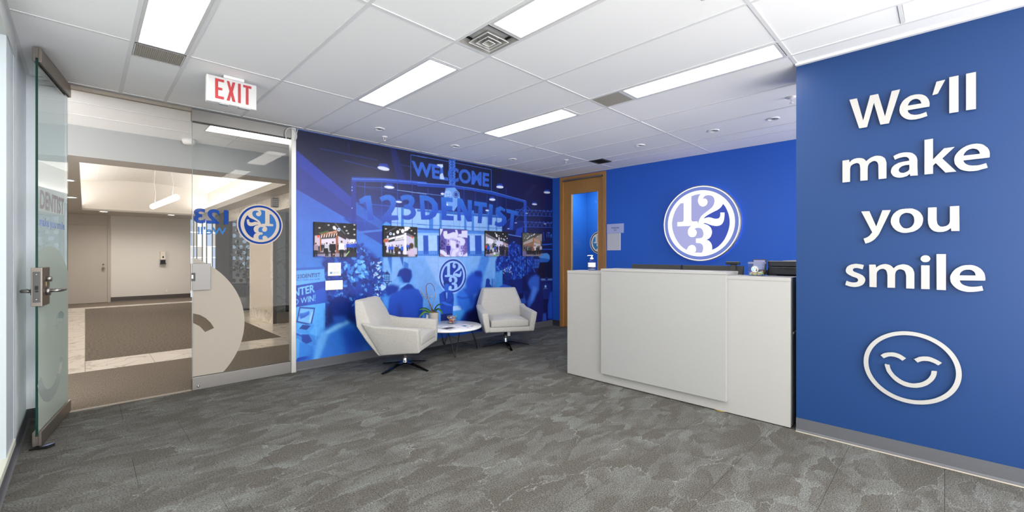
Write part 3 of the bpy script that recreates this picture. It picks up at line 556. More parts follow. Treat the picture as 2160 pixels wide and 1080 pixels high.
L;3695,1871 3744,1785 3795,1875;74,112,214;7;100
L;3795,1877 3845,1790 3898,1880;74,112,214;7;100
L;3898,1882 3948,1795 4002,1886;74,112,214;7;100
L;4002,1888 4054,1799 4109,1892;74,112,214;7;100
L;4109,1894 4161,1804 4217,1898;74,112,214;7;100
L;4217,1900 4271,1809 4328,1904;74,112,214;7;100
L;4328,1906 4382,1815 4441,1910;74,112,214;7;100
L;3486,1885 3767,2138 3883,2067;48,80,185;12;100
L;3299,1855 3459,1960 3724,2134;44,84,190;14;100
P;3246,1852 3681,1876 3681,1739 3246,1683;26,44,120;6;100;
P;3533,1837 3531,1835 3526,1832 3519,1830 3510,1829 3500,1828 3490,1828 3481,1828 3473,1830 3469,1832 3467,1834 3469,1836 3473,1839 3481,1841 3490,1842 3500,1843 3510,1843 3519,1843 3526,1841 3531,1840;200,215,248;2;100;
P;4286,1858 4285,1855 4279,1853 4271,1850 4260,1849 4249,1848 4237,1847 4226,1848 4218,1850 4213,1852 4211,1854 4213,1857 4218,1859 4226,1861 4237,1863 4249,1864 4260,1864 4271,1864 4279,1862 4285,1860;200,215,248;2;100;
P;3357,1731 3355,1729 3351,1727 3344,1725 3335,1723 3325,1722 3315,1722 3306,1723 3299,1724 3295,1726 3293,1729 3295,1731 3299,1733 3306,1735 3315,1737 3325,1737 3335,1738 3344,1737 3351,1735 3355,1734;200,215,248;2;100;
P;3801,2018 3800,2015 3795,2012 3787,2010 3777,2008 3767,2007 3756,2007 3746,2007 3739,2009 3734,2011 3732,2013 3734,2015 3739,2018 3746,2020 3756,2022 3767,2023 3777,2023 3787,2023 3795,2022 3800,2020;200,215,248;2;100;
P;3709,2339 3942,2543 4032,2523 3810,2310;34,44,100;5;100;
P;3514,1732 3667,1778 3667,1602 3486,1625;44,74,185;4;100;
L;3220,1645 3653,1601;90,130,215;16;100
P;743,1980 823,2034 899,2046 944,1738 865,1728 831,1958 764,1928;52,114,208;0;100;38,76,182
P;1017,2031 1058,2056 1114,2076 1170,2080 1222,2059 1253,2020 1256,1974 1233,1904 1199,1850 1170,1813 1282,1819 1291,1760 1050,1732 1053,1789 1114,1855 1159,1914 1176,1962 1165,1997 1131,2012 1092,2003 1050,1979;52,114,208;0;100;38,76,182
P;1315,2071 1362,2096 1422,2107 1482,2103 1525,2077 1538,2035 1525,1991 1498,1954 1541,1928 1560,1880 1550,1837 1513,1797 1452,1770 1392,1768 1338,1783 1344,1831 1392,1824 1440,1832 1476,1859 1476,1891 1452,1910 1368,1915 1371,1968 1428,1978 1452,2006 1446,2030 1416,2040 1380,2034 1338,2012;52,114,208;0;100;38,76,182
P;1612,2124 1723,2127 1836,2097 1914,2023 1924,1926 1875,1842 1779,1791 1639,1783 1630,1889 1708,1847 1770,1859 1817,1919 1817,1999 1760,2050 1689,2052 1708,1847 1630,1889;52,114,208;0;100;38,76,182
P;1973,2130 2180,2133 2180,2070 2063,2069 2069,2011 2172,2011 2172,1944 2069,1940 2069,1870 2197,1870 2197,1803 1983,1799;52,114,208;0;100;38,76,182
P;2264,2137 2356,2137 2466,1948 2461,2129 2544,2131 2540,1805 2455,1800 2320,2006 2335,1806 2264,1807;52,114,208;0;100;38,76,182
P;2589,2123 2846,2119 2851,2047 2763,2049 2739,1789 2658,1788 2676,2051 2589,2053;52,114,208;0;100;38,76,182
P;2894,2105 2978,2101 2955,1773 2875,1774;52,114,208;0;100;38,76,182
P;3259,2041 3143,2088 3042,2053 3030,1969 3118,1919 3182,1886 3164,1838 3092,1816 3030,1840 3012,1775 3105,1748 3207,1766 3285,1836 3272,1920 3182,1970 3130,2004 3169,2025 3233,2002;52,114,208;0;100;38,76,182
P;3272,2057 3555,2034 3547,1966 3459,1969 3426,1713 3346,1716 3378,1983 3285,1990;52,114,208;0;100;38,76,182
T;4291,1709 4444,1704 4444,1615 4291,1614;72,120,216;8;100;iTe
L;4206,1711 4221,1550;60,104,205;10;100
L;4160,1476 4444,1495;40,96,205;22;100
L;4160,1398 4444,1398;40,96,205;16;100
P;4070,1319 4314,1328 4377,1287 4387,1226 4330,1165 4085,1162;84,150,226;3;100;
P;4115,1247 4380,1215 4330,1165 4085,1162;44,104,200;4;100;
P;300,1243 405,1283 714,1438 842,1379 945,1300 1031,1210 1041,993 1080,793 1002,421 340,496 332,988;20,56,150;14;100;
V;300,1243 405,1283 714,1438 842,1379 945,1300 1031,1210 1041,993 1080,793 1002,421 340,496 332,988;520;35;80;1;14,40,112/22,62,152/18,52,136/44,104,196/30,80,178/16,46,124/84,146,220
V;565,1190 777,1265 851,1089 634,975;40;45;85;2;90,160,232/120,186,242/60,130,214
P;714,972 777,969 759,535 670,544;24,70,170;4;60;
V;907,1229 1041,1192 1061,794 964,800;60;25;50;3;120,180,240/190,214,248/24,66,160
P;-12,1151 325,1160 330,993 336,415 330,333 -12,155;98,162,234;0;100;
P;-12,1151 325,1160 325,1134 -12,1122;42,96,190;0;100;
P;-12,954 334,992 336,739 -12,714;28,66,168;0;100;
P;216,882 335,922 336,739 128,727;34,84,190;6;100;
P;-12,714 336,739 336,415 296,174 -12,122;84,164,238;0;100;
T;12,1076 276,1091 276,1042 12,1034;34,42,104;14;100;123DENTIST
T;12,1027 276,1030 276,1007 12,998;40,84,180;4;100;We'll make you smile
T;-12,922 214,961 219,870 -12,832;120,188,246;26;100;NTER
T;-12,799 225,844 225,770 -12,738;130,188,244;10;100;O WIN!
L;-12,1075 1,1046 -1,1018 -12,1002;40,70,160;8;100
P;50,716 222,692 181,490 18,547;32,70,150;0;100;
P;61,698 207,676 170,512 33,559;112,172,236;0;100;
P;48,615 57,642 106,637 155,661 156,621 106,592 63,579;44,96,190;3;100;
P;70,618 70,613 68,608 66,604 64,602 61,601 58,602 55,605 53,609 51,614 51,620 51,626 53,630 55,634 58,637 61,637 64,636 66,633 68,629 70,624;56,112,206;2;100;
P;92,624 91,618 90,613 88,610 85,607 82,607 79,608 76,611 74,615 73,620 72,626 73,631 74,636 76,640 79,642 82,643 85,642 88,639 90,635 91,630;56,112,206;2;100;
P;114,630 113,624 112,619 110,615 107,613 104,612 101,614 98,617 96,621 94,626 94,632 94,637 96,642 98,646 101,648 104,649 107,648 110,645 112,641 113,635;56,112,206;2;100;
P;135,636 135,630 134,625 131,621 129,619 126,618 123,619 120,622 118,627 116,632 116,638 116,643 118,648 120,652 123,654 126,655 129,654 131,651 134,647 135,641;56,112,206;2;100;
P;157,642 157,636 156,631 153,627 151,625 147,624 144,625 142,628 139,633 138,638 138,643 138,649 139,654 142,658 144,660 147,661 151,660 153,657 156,653 157,647;56,112,206;2;100;
P;159,586 188,652 200,646 172,527 155,535;150,196,244;0;100;
P;25,453 84,503 200,515 207,475 161,400 41,422;70,148,228;2;100;
P;47,471 84,512 174,490 128,448;30,66,146;0;100;
P;52,326 200,258 200,114 41,107;52,132,222;3;100;
P;-12,441 73,396 161,402 279,338 245,240 128,298 73,328 -12,396;60,138,222;2;100;
P;-12,441 73,396 73,379 -12,422;30,80,180;3;100;
P;73,404 150,392 190,312 128,290 78,322;28,70,165;2;100;
L;211,471 237,450 228,324;120,180,240;6;100
P;31,148 200,154 200,120 9,107;24,72,180;3;100;
P;344,643 421,776 612,778 661,614 728,446 796,372 694,353 344,397;16,40,112;14;100;
P;109,107 314,424 421,481 563,528 694,449 796,241 848,102 796,45;44,118,214;18;100;
P;284,382 421,449 563,520 644,471 421,387 299,341;120,182,240;10;100;
P;531,421 728,381 813,206 796,78 595,78;30,84,190;22;100;
P;239,319 314,401 374,362 269,87 195,84;96,166,236;12;100;
P;628,641 622,600 605,563 580,536 547,520 512,517 477,528 445,550 420,582 404,620 399,661 404,702 420,737 445,765 477,781 512,785 547,776 580,755 605,723 622,684;20,48,132;7;100;
P;421,574 595,556 563,480 436,494;40,90,185;12;100;
P;1088,1044 1164,1041 1158,949 1092,952;112,172,232;0;100;
L;1089,1044 1093,952;24,52,124;8;100
L;1114,1043 1115,951;24,52,124;8;100
L;1138,1042 1137,950;24,52,124;8;100
L;1161,1041 1157,949;24,52,124;8;100
L;1089,1012 1161,1009;24,52,124;7;100
L;1089,984 1161,981;24,52,124;7;100
L;1089,954 1161,951;24,52,124;7;100
P;1080,1044 1169,1041 1164,1051 1148,1059 1148,1071 1130,1080 1124,1109 1121,1080 1100,1073 1100,1060 1084,1054;24,52,124;0;100;
L;1092,952 1124,917 1158,949;24,52,124;12;100
L;1124,934 1124,858;24,52,124;16;100
L;1021,959 1193,947;24,52,124;9;100
P;1074,862 1118,899 1197,910 1305,874 1268,794 1126,756;22,58,150;10;100;
P;1032,904 1109,901 1109,868 1066,839 1040,840;170,206,248;4;100;
P;1032,762 1109,773 1153,706 1144,595 1092,647;70,140,220;14;100;
P;1502,1018 1496,984 1481,954 1456,931 1426,916 1392,913 1359,920 1329,936 1306,961 1291,992 1286,1025 1291,1058 1306,1088 1329,1111 1359,1126 1392,1130 1426,1124 1456,1108 1481,1083 1496,1052;62,124,206;9;100;
P;1305,870 1397,918 1463,903 1520,837 1332,844;128,180,236;8;100;
P;1153,730 1192,783 1305,825 1435,904 1482,896 1549,836 1598,820 1622,772 1669,693 1657,345 1126,405 1144,603;38,84,184;5;100;16,66,172
P;1305,841 1435,908 1491,889 1520,837 1388,836;26,58,150;5;100;
P;1268,1013 1305,1094 1397,1124 1482,1089 1491,1006 1453,924 1369,928 1323,1012;22,54,142;5;100;
P;1287,631 1323,628 1341,462 1287,468;44,44,120;16;70;
G;1941,998 2431,986 2178,1233 2178,744;30,56,150/30,56,150/30,60,156/30,60,156
P;1939,735 2019,774 2052,784 2107,781 2151,764 2190,728 2201,645 2179,430 2074,427 1966,442 1950,611;32,74,172;2;100;
P;2052,754 2087,752 2078,663 2063,664;110,160,222;2;100;
P;2028,907 2096,912 2112,858 2101,778 2057,763 2026,800;44,94,192;3;100;
P;2014,889 2041,922 2096,921 2115,894 2112,871 2057,887 2025,845;22,48,124;2;100;
P;2009,757 2052,763 2063,655 2041,621;22,56,146;3;100;
P;1976,600 2129,615 2196,664 2190,610 2096,564 1976,565;24,60,152;4;100;
P;1950,618 2030,621 2162,567 2173,544 2052,567;50,104,204;3;100;
P;1966,447 2179,439 2173,277 1966,301;18,40,108;3;100;
P;2184,543 2340,541 2344,475 2184,471;168,200,244;3;100;
P;2184,458 2441,466 2441,211 2203,239;70,150,226;10;100;
P;2431,928 2523,1013 2649,1058 2745,1014 2756,899 2713,737 2523,651 2421,706;34,80,188;16;100;
P;2607,1043 2735,1039 2745,949 2607,970;24,54,150;8;100;
P;2441,466 2607,646 2735,768 2822,730 2822,100 2223,175;22,50,146;18;100;
P;2242,671 2271,747 2411,793 2533,747 2607,613 2565,471 2401,438 2281,543;46,108,208;14;100;
P;2360,789 2523,780 2607,581 2523,523 2472,671;34,80,184;12;100;
L;2262,677 2360,647 2523,651;30,72,172;30;60
P;2441,402 2735,505 2822,266 2778,105 2441,163;14,22,84;20;100;
P;2811,789 2826,846 2833,912 2877,927 2915,892 2907,842 2956,781;28,60,152;2;100;
P;2952,781 2956,907 3020,922 3020,778;30,66,160;3;100;
P;3021,1209 3192,1070 3192,764 3021,774;76,144,216;2;100;
P;2877,1277 3021,1277 3021,774 2967,777 2967,1210 2922,1166;120,168,226;4;70;
P;3192,955 3394,1018 3718,985 4455,860 4455,96 3970,105 3562,150 3192,702;20,34,108;6;100;
P;3044,1209 3106,1322 3394,1511 3562,1466 3789,1348 3951,1275 3961,990 3789,971 3648,879 3545,705 3428,888 3248,1057 3153,1071 3044,1017;20,44,134;10;100;
V;3044,1209 3106,1322 3394,1511 3562,1466 3789,1348 3951,1275 3961,990 3789,971 3648,879 3545,705 3428,888 3248,1057 3153,1071 3044,1017;420;35;75;5;16,34,110/24,54,150/44,92,196/66,124,220/30,66,170
V;3200,1104 3394,1100 3411,971 3200,989;40;18;34;6;200,215,250/120,160,232
P;3744,1518 3789,1519 3762,960 3736,961;18,32,100;2;100;
P;3961,1225 4104,1224 4097,1059 3961,1062;52,98,194;0;100;
L;3961,1225 3961,1062;24,44,116;8;100
L;4029,1225 4029,1061;24,44,116;8;100
L;4104,1224 4104,1059;24,44,116;8;100
L;3955,1226 4108,1224;24,44,116;8;100
L;3955,1171 4108,1169;24,44,116;8;100
L;3955,1117 4108,1114;24,44,116;8;100
L;3955,1062 4108,1059;24,44,116;8;100
P;3933,1228 3951,1263 4081,1262 4119,1227;22,40,112;0;100;
L;4025,1061 4025,951;22,36,104;18;100
P;4104,1156 4371,1165 4455,1196 4455,857 4138,882 4044,988;13,18,58;4;100;
P;4138,872 4455,862 4455,827 4138,834;150,190,240;5;60;
P;3398,934 3393,912 3381,892 3362,877 3339,867 3313,865 3287,870 3263,881 3245,897 3233,918 3229,940 3233,962 3245,982 3263,997 3287,1006 3313,1009 3339,1005 3362,994 3381,977 3393,957;24,48,130;4;100;
P;3106,769 3200,817 3296,824 3361,786 3403,753;42,96,196;3;100;
P;3192,875 3345,857 3361,774 3208,822;20,44,128;3;100;
P;3411,877 3789,910 3789,594 3562,609;20,40,120;6;100;
P;3648,915 3771,959 3789,691 3665,674;16,26,92;5;100;
P;3596,607 3683,625 3753,499 3718,429 3631,460;46,88,176;8;100;
P;3562,633 3683,649 3683,553 3596,547;14,22,76;5;100;
P;3789,983 3933,1028 3970,953 3860,908;18,30,100;6;100;
P;3860,908 4007,952 4100,899 4091,674 3951,484 3807,355 3771,473 3878,661 3789,813;52,100,200;14;100;
P;3933,757 4044,701 3933,510 3842,443;84,134,224;14;100;
P;4025,603 4157,619 4195,314 4119,95 3970,105;18,30,112;8;100;
P;4167,745 4234,786 4371,780 4415,719 4395,486 4215,494;30,48,128;2;100;
P;4186,496 4391,487 4332,263 4215,274;16,24,84;3;100;
P;4334,867 4331,856 4325,846 4316,839 4304,834 4290,833 4277,835 4265,841 4256,849 4250,859 4248,870 4250,881 4256,891 4265,899 4277,903 4290,904 4304,902 4316,897 4325,888 4331,878;24,40,110;3;100;
P;4290,723 4289,716 4285,709 4279,703 4272,700 4263,699 4255,701 4247,705 4241,711 4237,718 4236,726 4237,734 4241,741 4247,746 4255,749 4263,750 4272,749 4279,745 4285,739 4289,731;150,186,236;1;100;
L;4205,686 4322,683;130,170,228;6;100
P;4391,605 4455,627 4455,109 4332,135 4322,379;40,84,188;8;100;
P;4195,238 4273,243 4292,107 4176,101;50,90,190;6;100;
P;4351,1069 4455,1080 4455,1015 4351,1005;18,24,70;4;50;
"""
PRINTS=[
"""P;0,403 505,403 507,0 7,0;26,26,28;0;100;70,66,78
L;125,406 275,245;52,50,54;4;100
L;190,409 305,246;52,50,54;4;100
L;315,414 40,240;52,50,54;4;100
L;15,401 419,249;52,50,54;4;100
L;136,406 123,242;52,50,54;4;100
L;497,422 239,244;52,50,54;4;100
L;419,419 242,245;52,50,54;4;100
L;322,414 82,241;52,50,54;4;100
L;320,414 434,249;52,50,54;4;100
L;265,412 372,248;52,50,54;4;100
L;338,415 40,240;52,50,54;4;100
L;381,417 298,246;52,50,54;4;100
L;156,407 24,240;52,50,54;4;100
L;433,419 240,245;52,50,54;4;100
L;241,398 366,273;90,88,96;16;100
P;8,247 75,249 75,127 8,126;196,176,196;3;100;
P;37,248 62,253 62,224 37,224;230,90,70;0;100;
P;75,208 283,229 283,62 75,61;212,200,222;4;100;
P;275,262 433,207 507,191 507,113 275,70;200,192,214;4;100;
P;71,269 270,322 270,266 71,216;150,92,66;0;100;
T;146,285 262,310 262,285 146,269;240,230,224;0;100;123DENTIST
P;270,322 374,243 374,205 270,254;60,52,54;0;100;
P;73,259 81,261 73,223 66,221;50,48,52;0;100;
P;88,261 95,263 88,224 80,222;240,240,240;0;100;
P;102,262 109,264 102,225 94,224;50,48,52;0;100;
P;116,264 124,266 116,227 109,225;240,240,240;0;100;
P;130,265 138,267 130,228 123,226;50,48,52;0;100;
P;145,267 152,269 145,229 137,227;240,240,240;0;100;
P;159,268 167,270 159,230 152,229;50,48,52;0;100;
P;173,270 181,272 173,232 166,230;240,240,240;0;100;
P;188,272 195,273 188,233 180,231;50,48,52;0;100;
P;202,273 209,275 202,234 195,233;240,240,240;0;100;
P;216,275 224,276 216,236 209,234;50,48,52;0;100;
P;231,276 238,278 231,237 223,235;240,240,240;0;100;
P;245,278 252,280 245,238 237,236;50,48,52;0;100;
P;259,279 267,281 259,240 252,238;240,240,240;0;100;
P;67,216 83,218 83,61 67,61;158,96,66;0;100;
P;250,253 276,255 280,28 253,28;150,88,60;0;100;
P;212,360 237,369 262,337 254,318 220,327;232,232,238;2;100;
P;305,326 304,318 300,311 294,307 287,305 280,306 274,310 270,317 269,324 270,332 274,339 280,343 287,345 294,344 300,340 304,333;225,230,240;0;100;
P;299,325 298,321 295,316 291,314 287,313 283,313 279,316 276,320 275,325 276,329 279,334 283,336 287,338 291,337 295,334 298,330;80,130,200;0;100;
P;180,373 179,371 176,368 171,366 166,366 161,366 157,367 154,370 153,372 154,375 157,378 161,380 166,380 171,380 176,379 179,376;248,244,240;3;100;
P;369,362 368,360 365,357 361,355 356,354 351,355 347,356 344,359 343,361 344,364 347,367 351,369 356,370 361,369 365,368 368,365;248,244,240;3;100;
P;492,392 491,389 488,386 483,385 478,384 473,384 469,386 466,388 465,391 466,394 469,397 473,398 478,399 483,399 488,397 491,395;248,244,240;3;100;
P;489,336 488,333 485,331 481,329 476,328 471,329 466,330 464,332 463,335 464,338 466,341 471,343 476,344 481,343 485,342 488,339;248,244,240;3;100;
P;394,316 393,313 390,310 386,309 381,308 376,308 372,310 369,312 368,315 369,318 372,321 376,322 381,323 386,323 390,321 393,319;248,244,240;3;100;
P;76,337 75,334 72,332 67,330 62,329 57,330 53,331 50,333 49,336 50,339 53,341 57,343 62,344 67,343 72,342 75,340;248,244,240;3;100;
P;492,272 491,269 488,266 483,265 478,264 473,264 469,266 466,268 465,271 466,274 469,277 473,279 478,279 483,279 488,277 491,275;248,244,240;3;100;
P;413,284 412,281 409,279 404,277 399,276 394,277 390,278 387,281 386,284 387,286 390,289 394,291 399,292 404,291 409,290 412,287;248,244,240;3;100;
P;77,276 76,273 74,270 70,269 67,268 63,269 59,270 57,272 57,275 57,278 59,280 63,282 67,283 70,282 74,281 76,278;70,110,60;2;100;
P;90,278 89,275 87,273 84,271 80,270 76,271 73,272 71,275 70,277 71,280 73,283 76,284 80,285 84,285 87,283 89,281;70,110,60;2;100;
P;103,283 102,280 100,278 97,276 93,275 89,276 86,277 84,280 83,282 84,285 86,288 89,289 93,290 97,290 100,288 102,286;70,110,60;2;100;
P;116,285 116,282 114,280 110,278 106,277 103,278 99,279 97,282 97,284 97,287 99,290 103,291 106,292 110,292 114,290 116,288;70,110,60;2;100;
P;130,293 129,290 127,288 124,286 120,285 116,286 113,287 111,289 110,292 111,295 113,298 116,299 120,300 124,299 127,298 129,296;70,110,60;2;100;
P;143,293 142,290 140,288 137,286 133,286 129,286 126,287 124,290 123,293 124,295 126,298 129,300 133,300 137,300 140,298 142,296;70,110,60;2;100;
P;156,300 156,297 153,294 150,293 146,292 143,293 139,294 137,296 136,299 137,302 139,305 143,306 146,307 150,306 153,305 156,303;70,110,60;2;100;
P;170,299 169,297 167,294 164,292 160,292 156,292 153,294 151,296 150,299 151,302 153,304 156,306 160,307 164,306 167,305 169,302;70,110,60;2;100;
P;8,29 266,45 383,45 399,1 8,0;150,140,160;3;100;
P;8,21 141,8 108,-1 8,0;80,90,190;2;100;
P;399,70 507,62 507,0 366,1;52,50,58;2;100;
L;433,96 366,7;150,200,110;10;100
P;424,215 491,216 491,173 424,172;226,224,236;2;100;
P;97,153 97,151 95,149 94,147 92,147 89,147 88,149 86,151 86,153 86,156 88,158 89,159 92,159 94,159 95,158 97,156;92,66,56;0;100;
P;78,143 106,143 107,107 76,107;40,40,60;1;100;
P;81,110 102,110 101,70 93,70 92,97 90,70 82,70;30,30,40;1;100;
P;122,154 122,151 120,149 119,148 116,147 114,148 113,149 111,151 111,153 111,156 113,158 114,159 116,160 119,159 120,158 122,156;92,66,56;0;100;
P;102,143 130,144 132,108 101,107;40,40,60;1;100;
P;106,110 127,110 126,70 118,70 116,97 115,70 107,70;30,30,40;1;100;
P;189,154 188,152 187,150 185,148 183,148 181,148 179,150 178,152 178,154 178,157 179,159 181,160 183,161 185,160 187,159 188,157;92,66,56;0;100;
P;169,144 197,144 199,108 167,108;40,40,60;1;100;
P;172,111 194,111 192,70 185,70 183,97 181,70 174,70;30,30,40;1;100;
P;288,156 288,153 287,151 285,150 283,149 281,150 279,151 278,153 277,155 278,158 279,160 281,161 283,162 285,161 287,160 288,158;92,66,56;0;100;
P;269,145 297,146 298,109 267,109;40,40,60;1;100;
P;272,111 294,111 292,70 284,70 283,98 281,70 274,70;30,30,40;1;100;
P;402,172 402,169 400,166 398,164 395,164 393,164 390,166 389,169 388,172 389,175 390,178 393,180 395,180 398,180 400,178 402,175;92,66,56;0;100;
P;377,159 413,159 415,112 375,111;44,80,190;1;100;
P;381,115 409,115 407,62 397,62 395,97 393,62 383,62;30,30,40;1;100;
P;457,172 456,169 455,166 452,164 449,163 446,164 444,166 442,169 442,172 442,176 444,179 446,181 449,181 452,181 455,179 456,176;92,66,56;0;100;
P;430,158 468,158 470,107 428,107;44,80,190;1;100;
P;434,111 464,111 462,53 451,53 449,92 447,53 437,53;30,30,40;1;100;
P;495,181 494,177 492,174 490,172 487,171 484,172 481,174 479,177 479,181 479,184 481,188 484,190 487,190 490,190 492,188 494,185;92,66,56;0;100;
P;466,165 507,166 509,111 464,111;40,74,180;1;100;
P;471,115 503,115 500,53 489,53 487,94 484,53 473,53;30,30,40;1;100;
P;430,165 430,163 429,160 427,159 424,158 422,159 420,160 419,162 418,165 419,168 420,170 422,172 424,172 427,172 429,170 430,168;92,66,56;0;100;
P;409,154 440,154 441,113 407,113;50,90,200;1;100;
P;412,116 436,116 434,70 426,70 424,101 423,70 414,70;30,30,40;1;100;
P;355,156 354,154 353,152 352,150 349,150 347,150 346,152 344,154 344,156 344,159 346,161 347,162 349,163 352,162 353,161 354,159;92,66,56;0;100;
P;335,146 363,146 365,109 334,109;60,100,200;1;100;
P;339,112 360,112 359,70 351,70 349,98 348,70 340,70;30,30,40;1;100;
P;31,155 30,151 28,147 25,145 21,144 17,145 14,147 12,151 11,155 12,160 14,163 17,166 21,167 25,166 28,163 30,160;92,66,56;0;100;
P;-5,137 46,138 49,73 -7,73;150,130,150;1;100;
P;1,78 41,78 38,5 24,5 21,53 18,5 4,5;30,30,40;1;100;
P;156,161 155,157 153,153 149,150 146,149 142,150 139,153 136,156 136,161 136,165 139,169 142,172 146,172 149,172 153,169 155,165;92,66,56;0;100;
P;120,143 171,143 174,77 117,77;190,186,200;1;100;
P;126,82 165,82 163,8 148,8 146,57 143,8 129,8;30,30,40;1;100;
P;108,102 162,103 162,53 108,53;28,28,32;0;100;
P;227,173 226,168 224,164 221,161 216,160 212,161 209,164 206,168 205,173 206,178 209,182 212,185 216,186 221,185 224,182 226,178;92,66,56;0;100;
P;183,153 249,153 253,80 180,80;26,26,32;1;100;
P;191,86 242,86 238,3 220,4 216,58 213,4 194,4;24,24,30;1;100;
P;332,182 331,177 329,173 325,170 320,168 316,169 312,172 309,177 309,182 309,187 312,192 316,195 320,196 325,195 329,192 331,188;92,66,56;0;100;
P;285,160 355,161 359,82 281,81;226,224,240;1;100;
P;293,87 348,88 344,-1 324,-1 320,58 316,-1 297,-1;30,30,36;1;100;
P;238,33 237,29 234,27 230,25 225,24 220,25 215,27 212,29 211,33 212,36 215,38 220,40 225,41 230,40 234,38 237,36;205,150,120;2;100;""",
"""P;0,403 505,403 505,0 2,0;28,28,30;0;100;60,54,66
L;41,309 197,394;66,66,72;20;100
L;439,421 58,277;50,50,54;4;100
L;77,402 116,279;50,50,54;4;100
L;481,423 223,283;50,50,54;4;100
L;316,414 157,281;50,50,54;4;100
L;258,411 198,282;50,50,54;4;100
L;181,407 296,286;50,50,54;4;100
L;295,413 451,291;50,50,54;4;100
L;343,416 463,292;50,50,54;4;100
L;428,420 493,293;50,50,54;4;100
L;338,415 90,278;50,50,54;4;100
P;21,230 311,310 311,30 31,57;206,200,224;3;100;
P;311,319 425,281 508,245 508,31 311,30;190,186,212;3;100;
P;78,241 311,313 311,239 78,191;228,226,236;0;100;
P;73,215 164,239 164,207 68,186;50,48,50;0;100;
L;78,241 311,313;60,60,70;6;100
L;171,267 311,303 311,229 171,207 171,267;60,60,80;6;100
T;181,237 296,267 296,238 181,216;50,50,70;0;100;123DENTIST
P;2,221 78,232 62,190 2,184;176,90,60;0;100;
P;75,259 74,254 72,249 67,246 62,244 57,245 53,248 50,253 49,259 50,264 53,269 57,272 62,274 67,273 72,270 74,265;236,236,240;1;100;
P;165,295 164,288 161,283 156,279 150,278 145,279 140,282 137,287 135,294 137,300 140,306 145,310 150,311 156,310 161,307 164,301;236,236,240;1;100;
P;229,325 227,316 223,308 216,302 207,300 199,302 192,307 187,314 186,324 187,333 192,341 199,347 207,349 216,347 223,342 227,335;236,236,240;1;100;
P;305,343 303,332 298,322 290,316 280,313 270,315 262,321 257,330 255,341 257,351 262,361 270,367 280,370 290,368 298,362 303,353;236,236,240;1;100;
P;306,400 389,404 363,355 306,333;236,236,240;2;100;
P;122,300 121,293 117,287 111,282 104,281 97,282 90,286 86,291 85,298 86,306 90,312 97,316 104,318 111,317 117,313 121,307;225,230,240;0;100;
P;115,300 114,295 112,292 108,289 104,288 99,289 96,291 93,295 92,299 93,303 96,307 99,309 104,310 108,310 112,307 114,304;80,130,200;0;100;
P;303,319 337,320 337,30 303,30;225,222,236;0;100;
L;337,306 446,267;90,90,110;30;100
P;51,361 50,359 47,356 42,354 36,353 31,354 26,355 23,357 22,360 23,363 26,366 31,367 36,368 42,368 47,366 50,364;248,244,240;3;100;
P;253,359 252,356 249,354 244,352 239,351 233,351 228,353 225,355 224,358 225,361 228,363 233,365 239,366 244,366 249,364 252,362;248,244,240;3;100;
P;429,353 428,350 425,347 420,345 415,345 409,345 405,346 401,349 400,352 401,355 405,357 409,359 415,360 420,360 425,358 428,356;248,244,240;3;100;
P;481,317 480,314 477,311 472,309 467,308 461,309 456,310 453,312 452,315 453,318 456,321 461,323 467,324 472,323 477,322 480,319;248,244,240;3;100;
P;398,385 397,382 394,379 389,378 384,377 378,377 373,378 370,381 369,384 370,387 373,389 378,391 384,392 389,392 394,390 397,388;248,244,240;3;100;
P;399,289 446,262 436,243 404,270;220,90,70;2;100;
P;456,272 505,284 505,118 461,127;50,80,50;5;100;
P;10,47 166,20 166,0 2,0 2,57;40,38,40;3;100;
L;21,66 166,30;120,170,100;6;100
P;32,157 31,153 29,150 26,148 23,147 19,148 16,150 14,153 13,157 14,160 16,163 19,166 23,166 26,166 29,164 31,161;92,66,56;0;100;
P;-1,141 47,142 49,87 -4,87;30,30,34;1;100;
P;4,91 41,91 39,29 25,29 23,70 20,29 7,29;30,30,40;1;100;
P;95,142 94,140 93,137 91,136 88,135 86,136 83,137 82,139 81,142 82,145 83,147 86,149 88,149 91,149 93,147 94,145;92,66,56;0;100;
P;71,131 106,131 108,91 69,90;44,80,190;1;100;
P;75,93 102,94 100,48 90,48 88,78 86,48 77,48;30,30,40;1;100;
P;135,151 134,148 132,145 130,143 127,142 123,143 121,145 119,147 118,151 119,154 121,157 123,159 127,159 130,159 132,157 134,154;92,66,56;0;100;
P;106,137 147,138 149,90 104,89;44,80,190;1;100;
P;110,93 143,93 140,39 129,39 127,75 124,39 113,39;30,30,40;1;100;
P;223,155 223,153 222,151 220,150 218,149 216,150 214,151 213,153 212,155 213,157 214,159 216,161 218,161 220,161 222,159 223,158;92,66,56;0;100;
P;203,146 232,146 234,112 202,112;44,80,190;1;100;
P;207,115 229,115 227,77 219,77 218,102 216,77 208,77;30,30,40;1;100;
P;274,152 273,148 271,145 268,143 264,142 261,143 258,145 256,148 255,152 256,156 258,159 261,161 264,162 268,161 271,159 273,156;92,66,56;0;100;
P;241,136 288,137 291,80 238,80;48,90,200;1;100;
P;246,84 283,84 280,21 267,21 264,63 262,21 249,21;30,30,40;1;100;
P;359,167 358,164 357,162 355,161 353,160 350,160 348,162 347,164 346,167 347,169 348,171 350,173 353,173 355,173 357,171 358,169;92,66,56;0;100;
P;337,156 368,157 370,118 335,118;44,80,190;1;100;
P;340,121 365,121 363,78 354,78 353,107 351,78 342,78;30,30,40;1;100;
P;390,167 389,165 388,163 386,161 384,161 381,161 379,163 378,165 377,167 378,170 379,172 381,173 384,174 386,174 388,172 389,170;92,66,56;0;100;
P;368,156 400,157 401,119 366,118;44,80,190;1;100;
P;371,121 396,122 394,79 385,78 384,107 382,78 373,78;30,30,40;1;100;
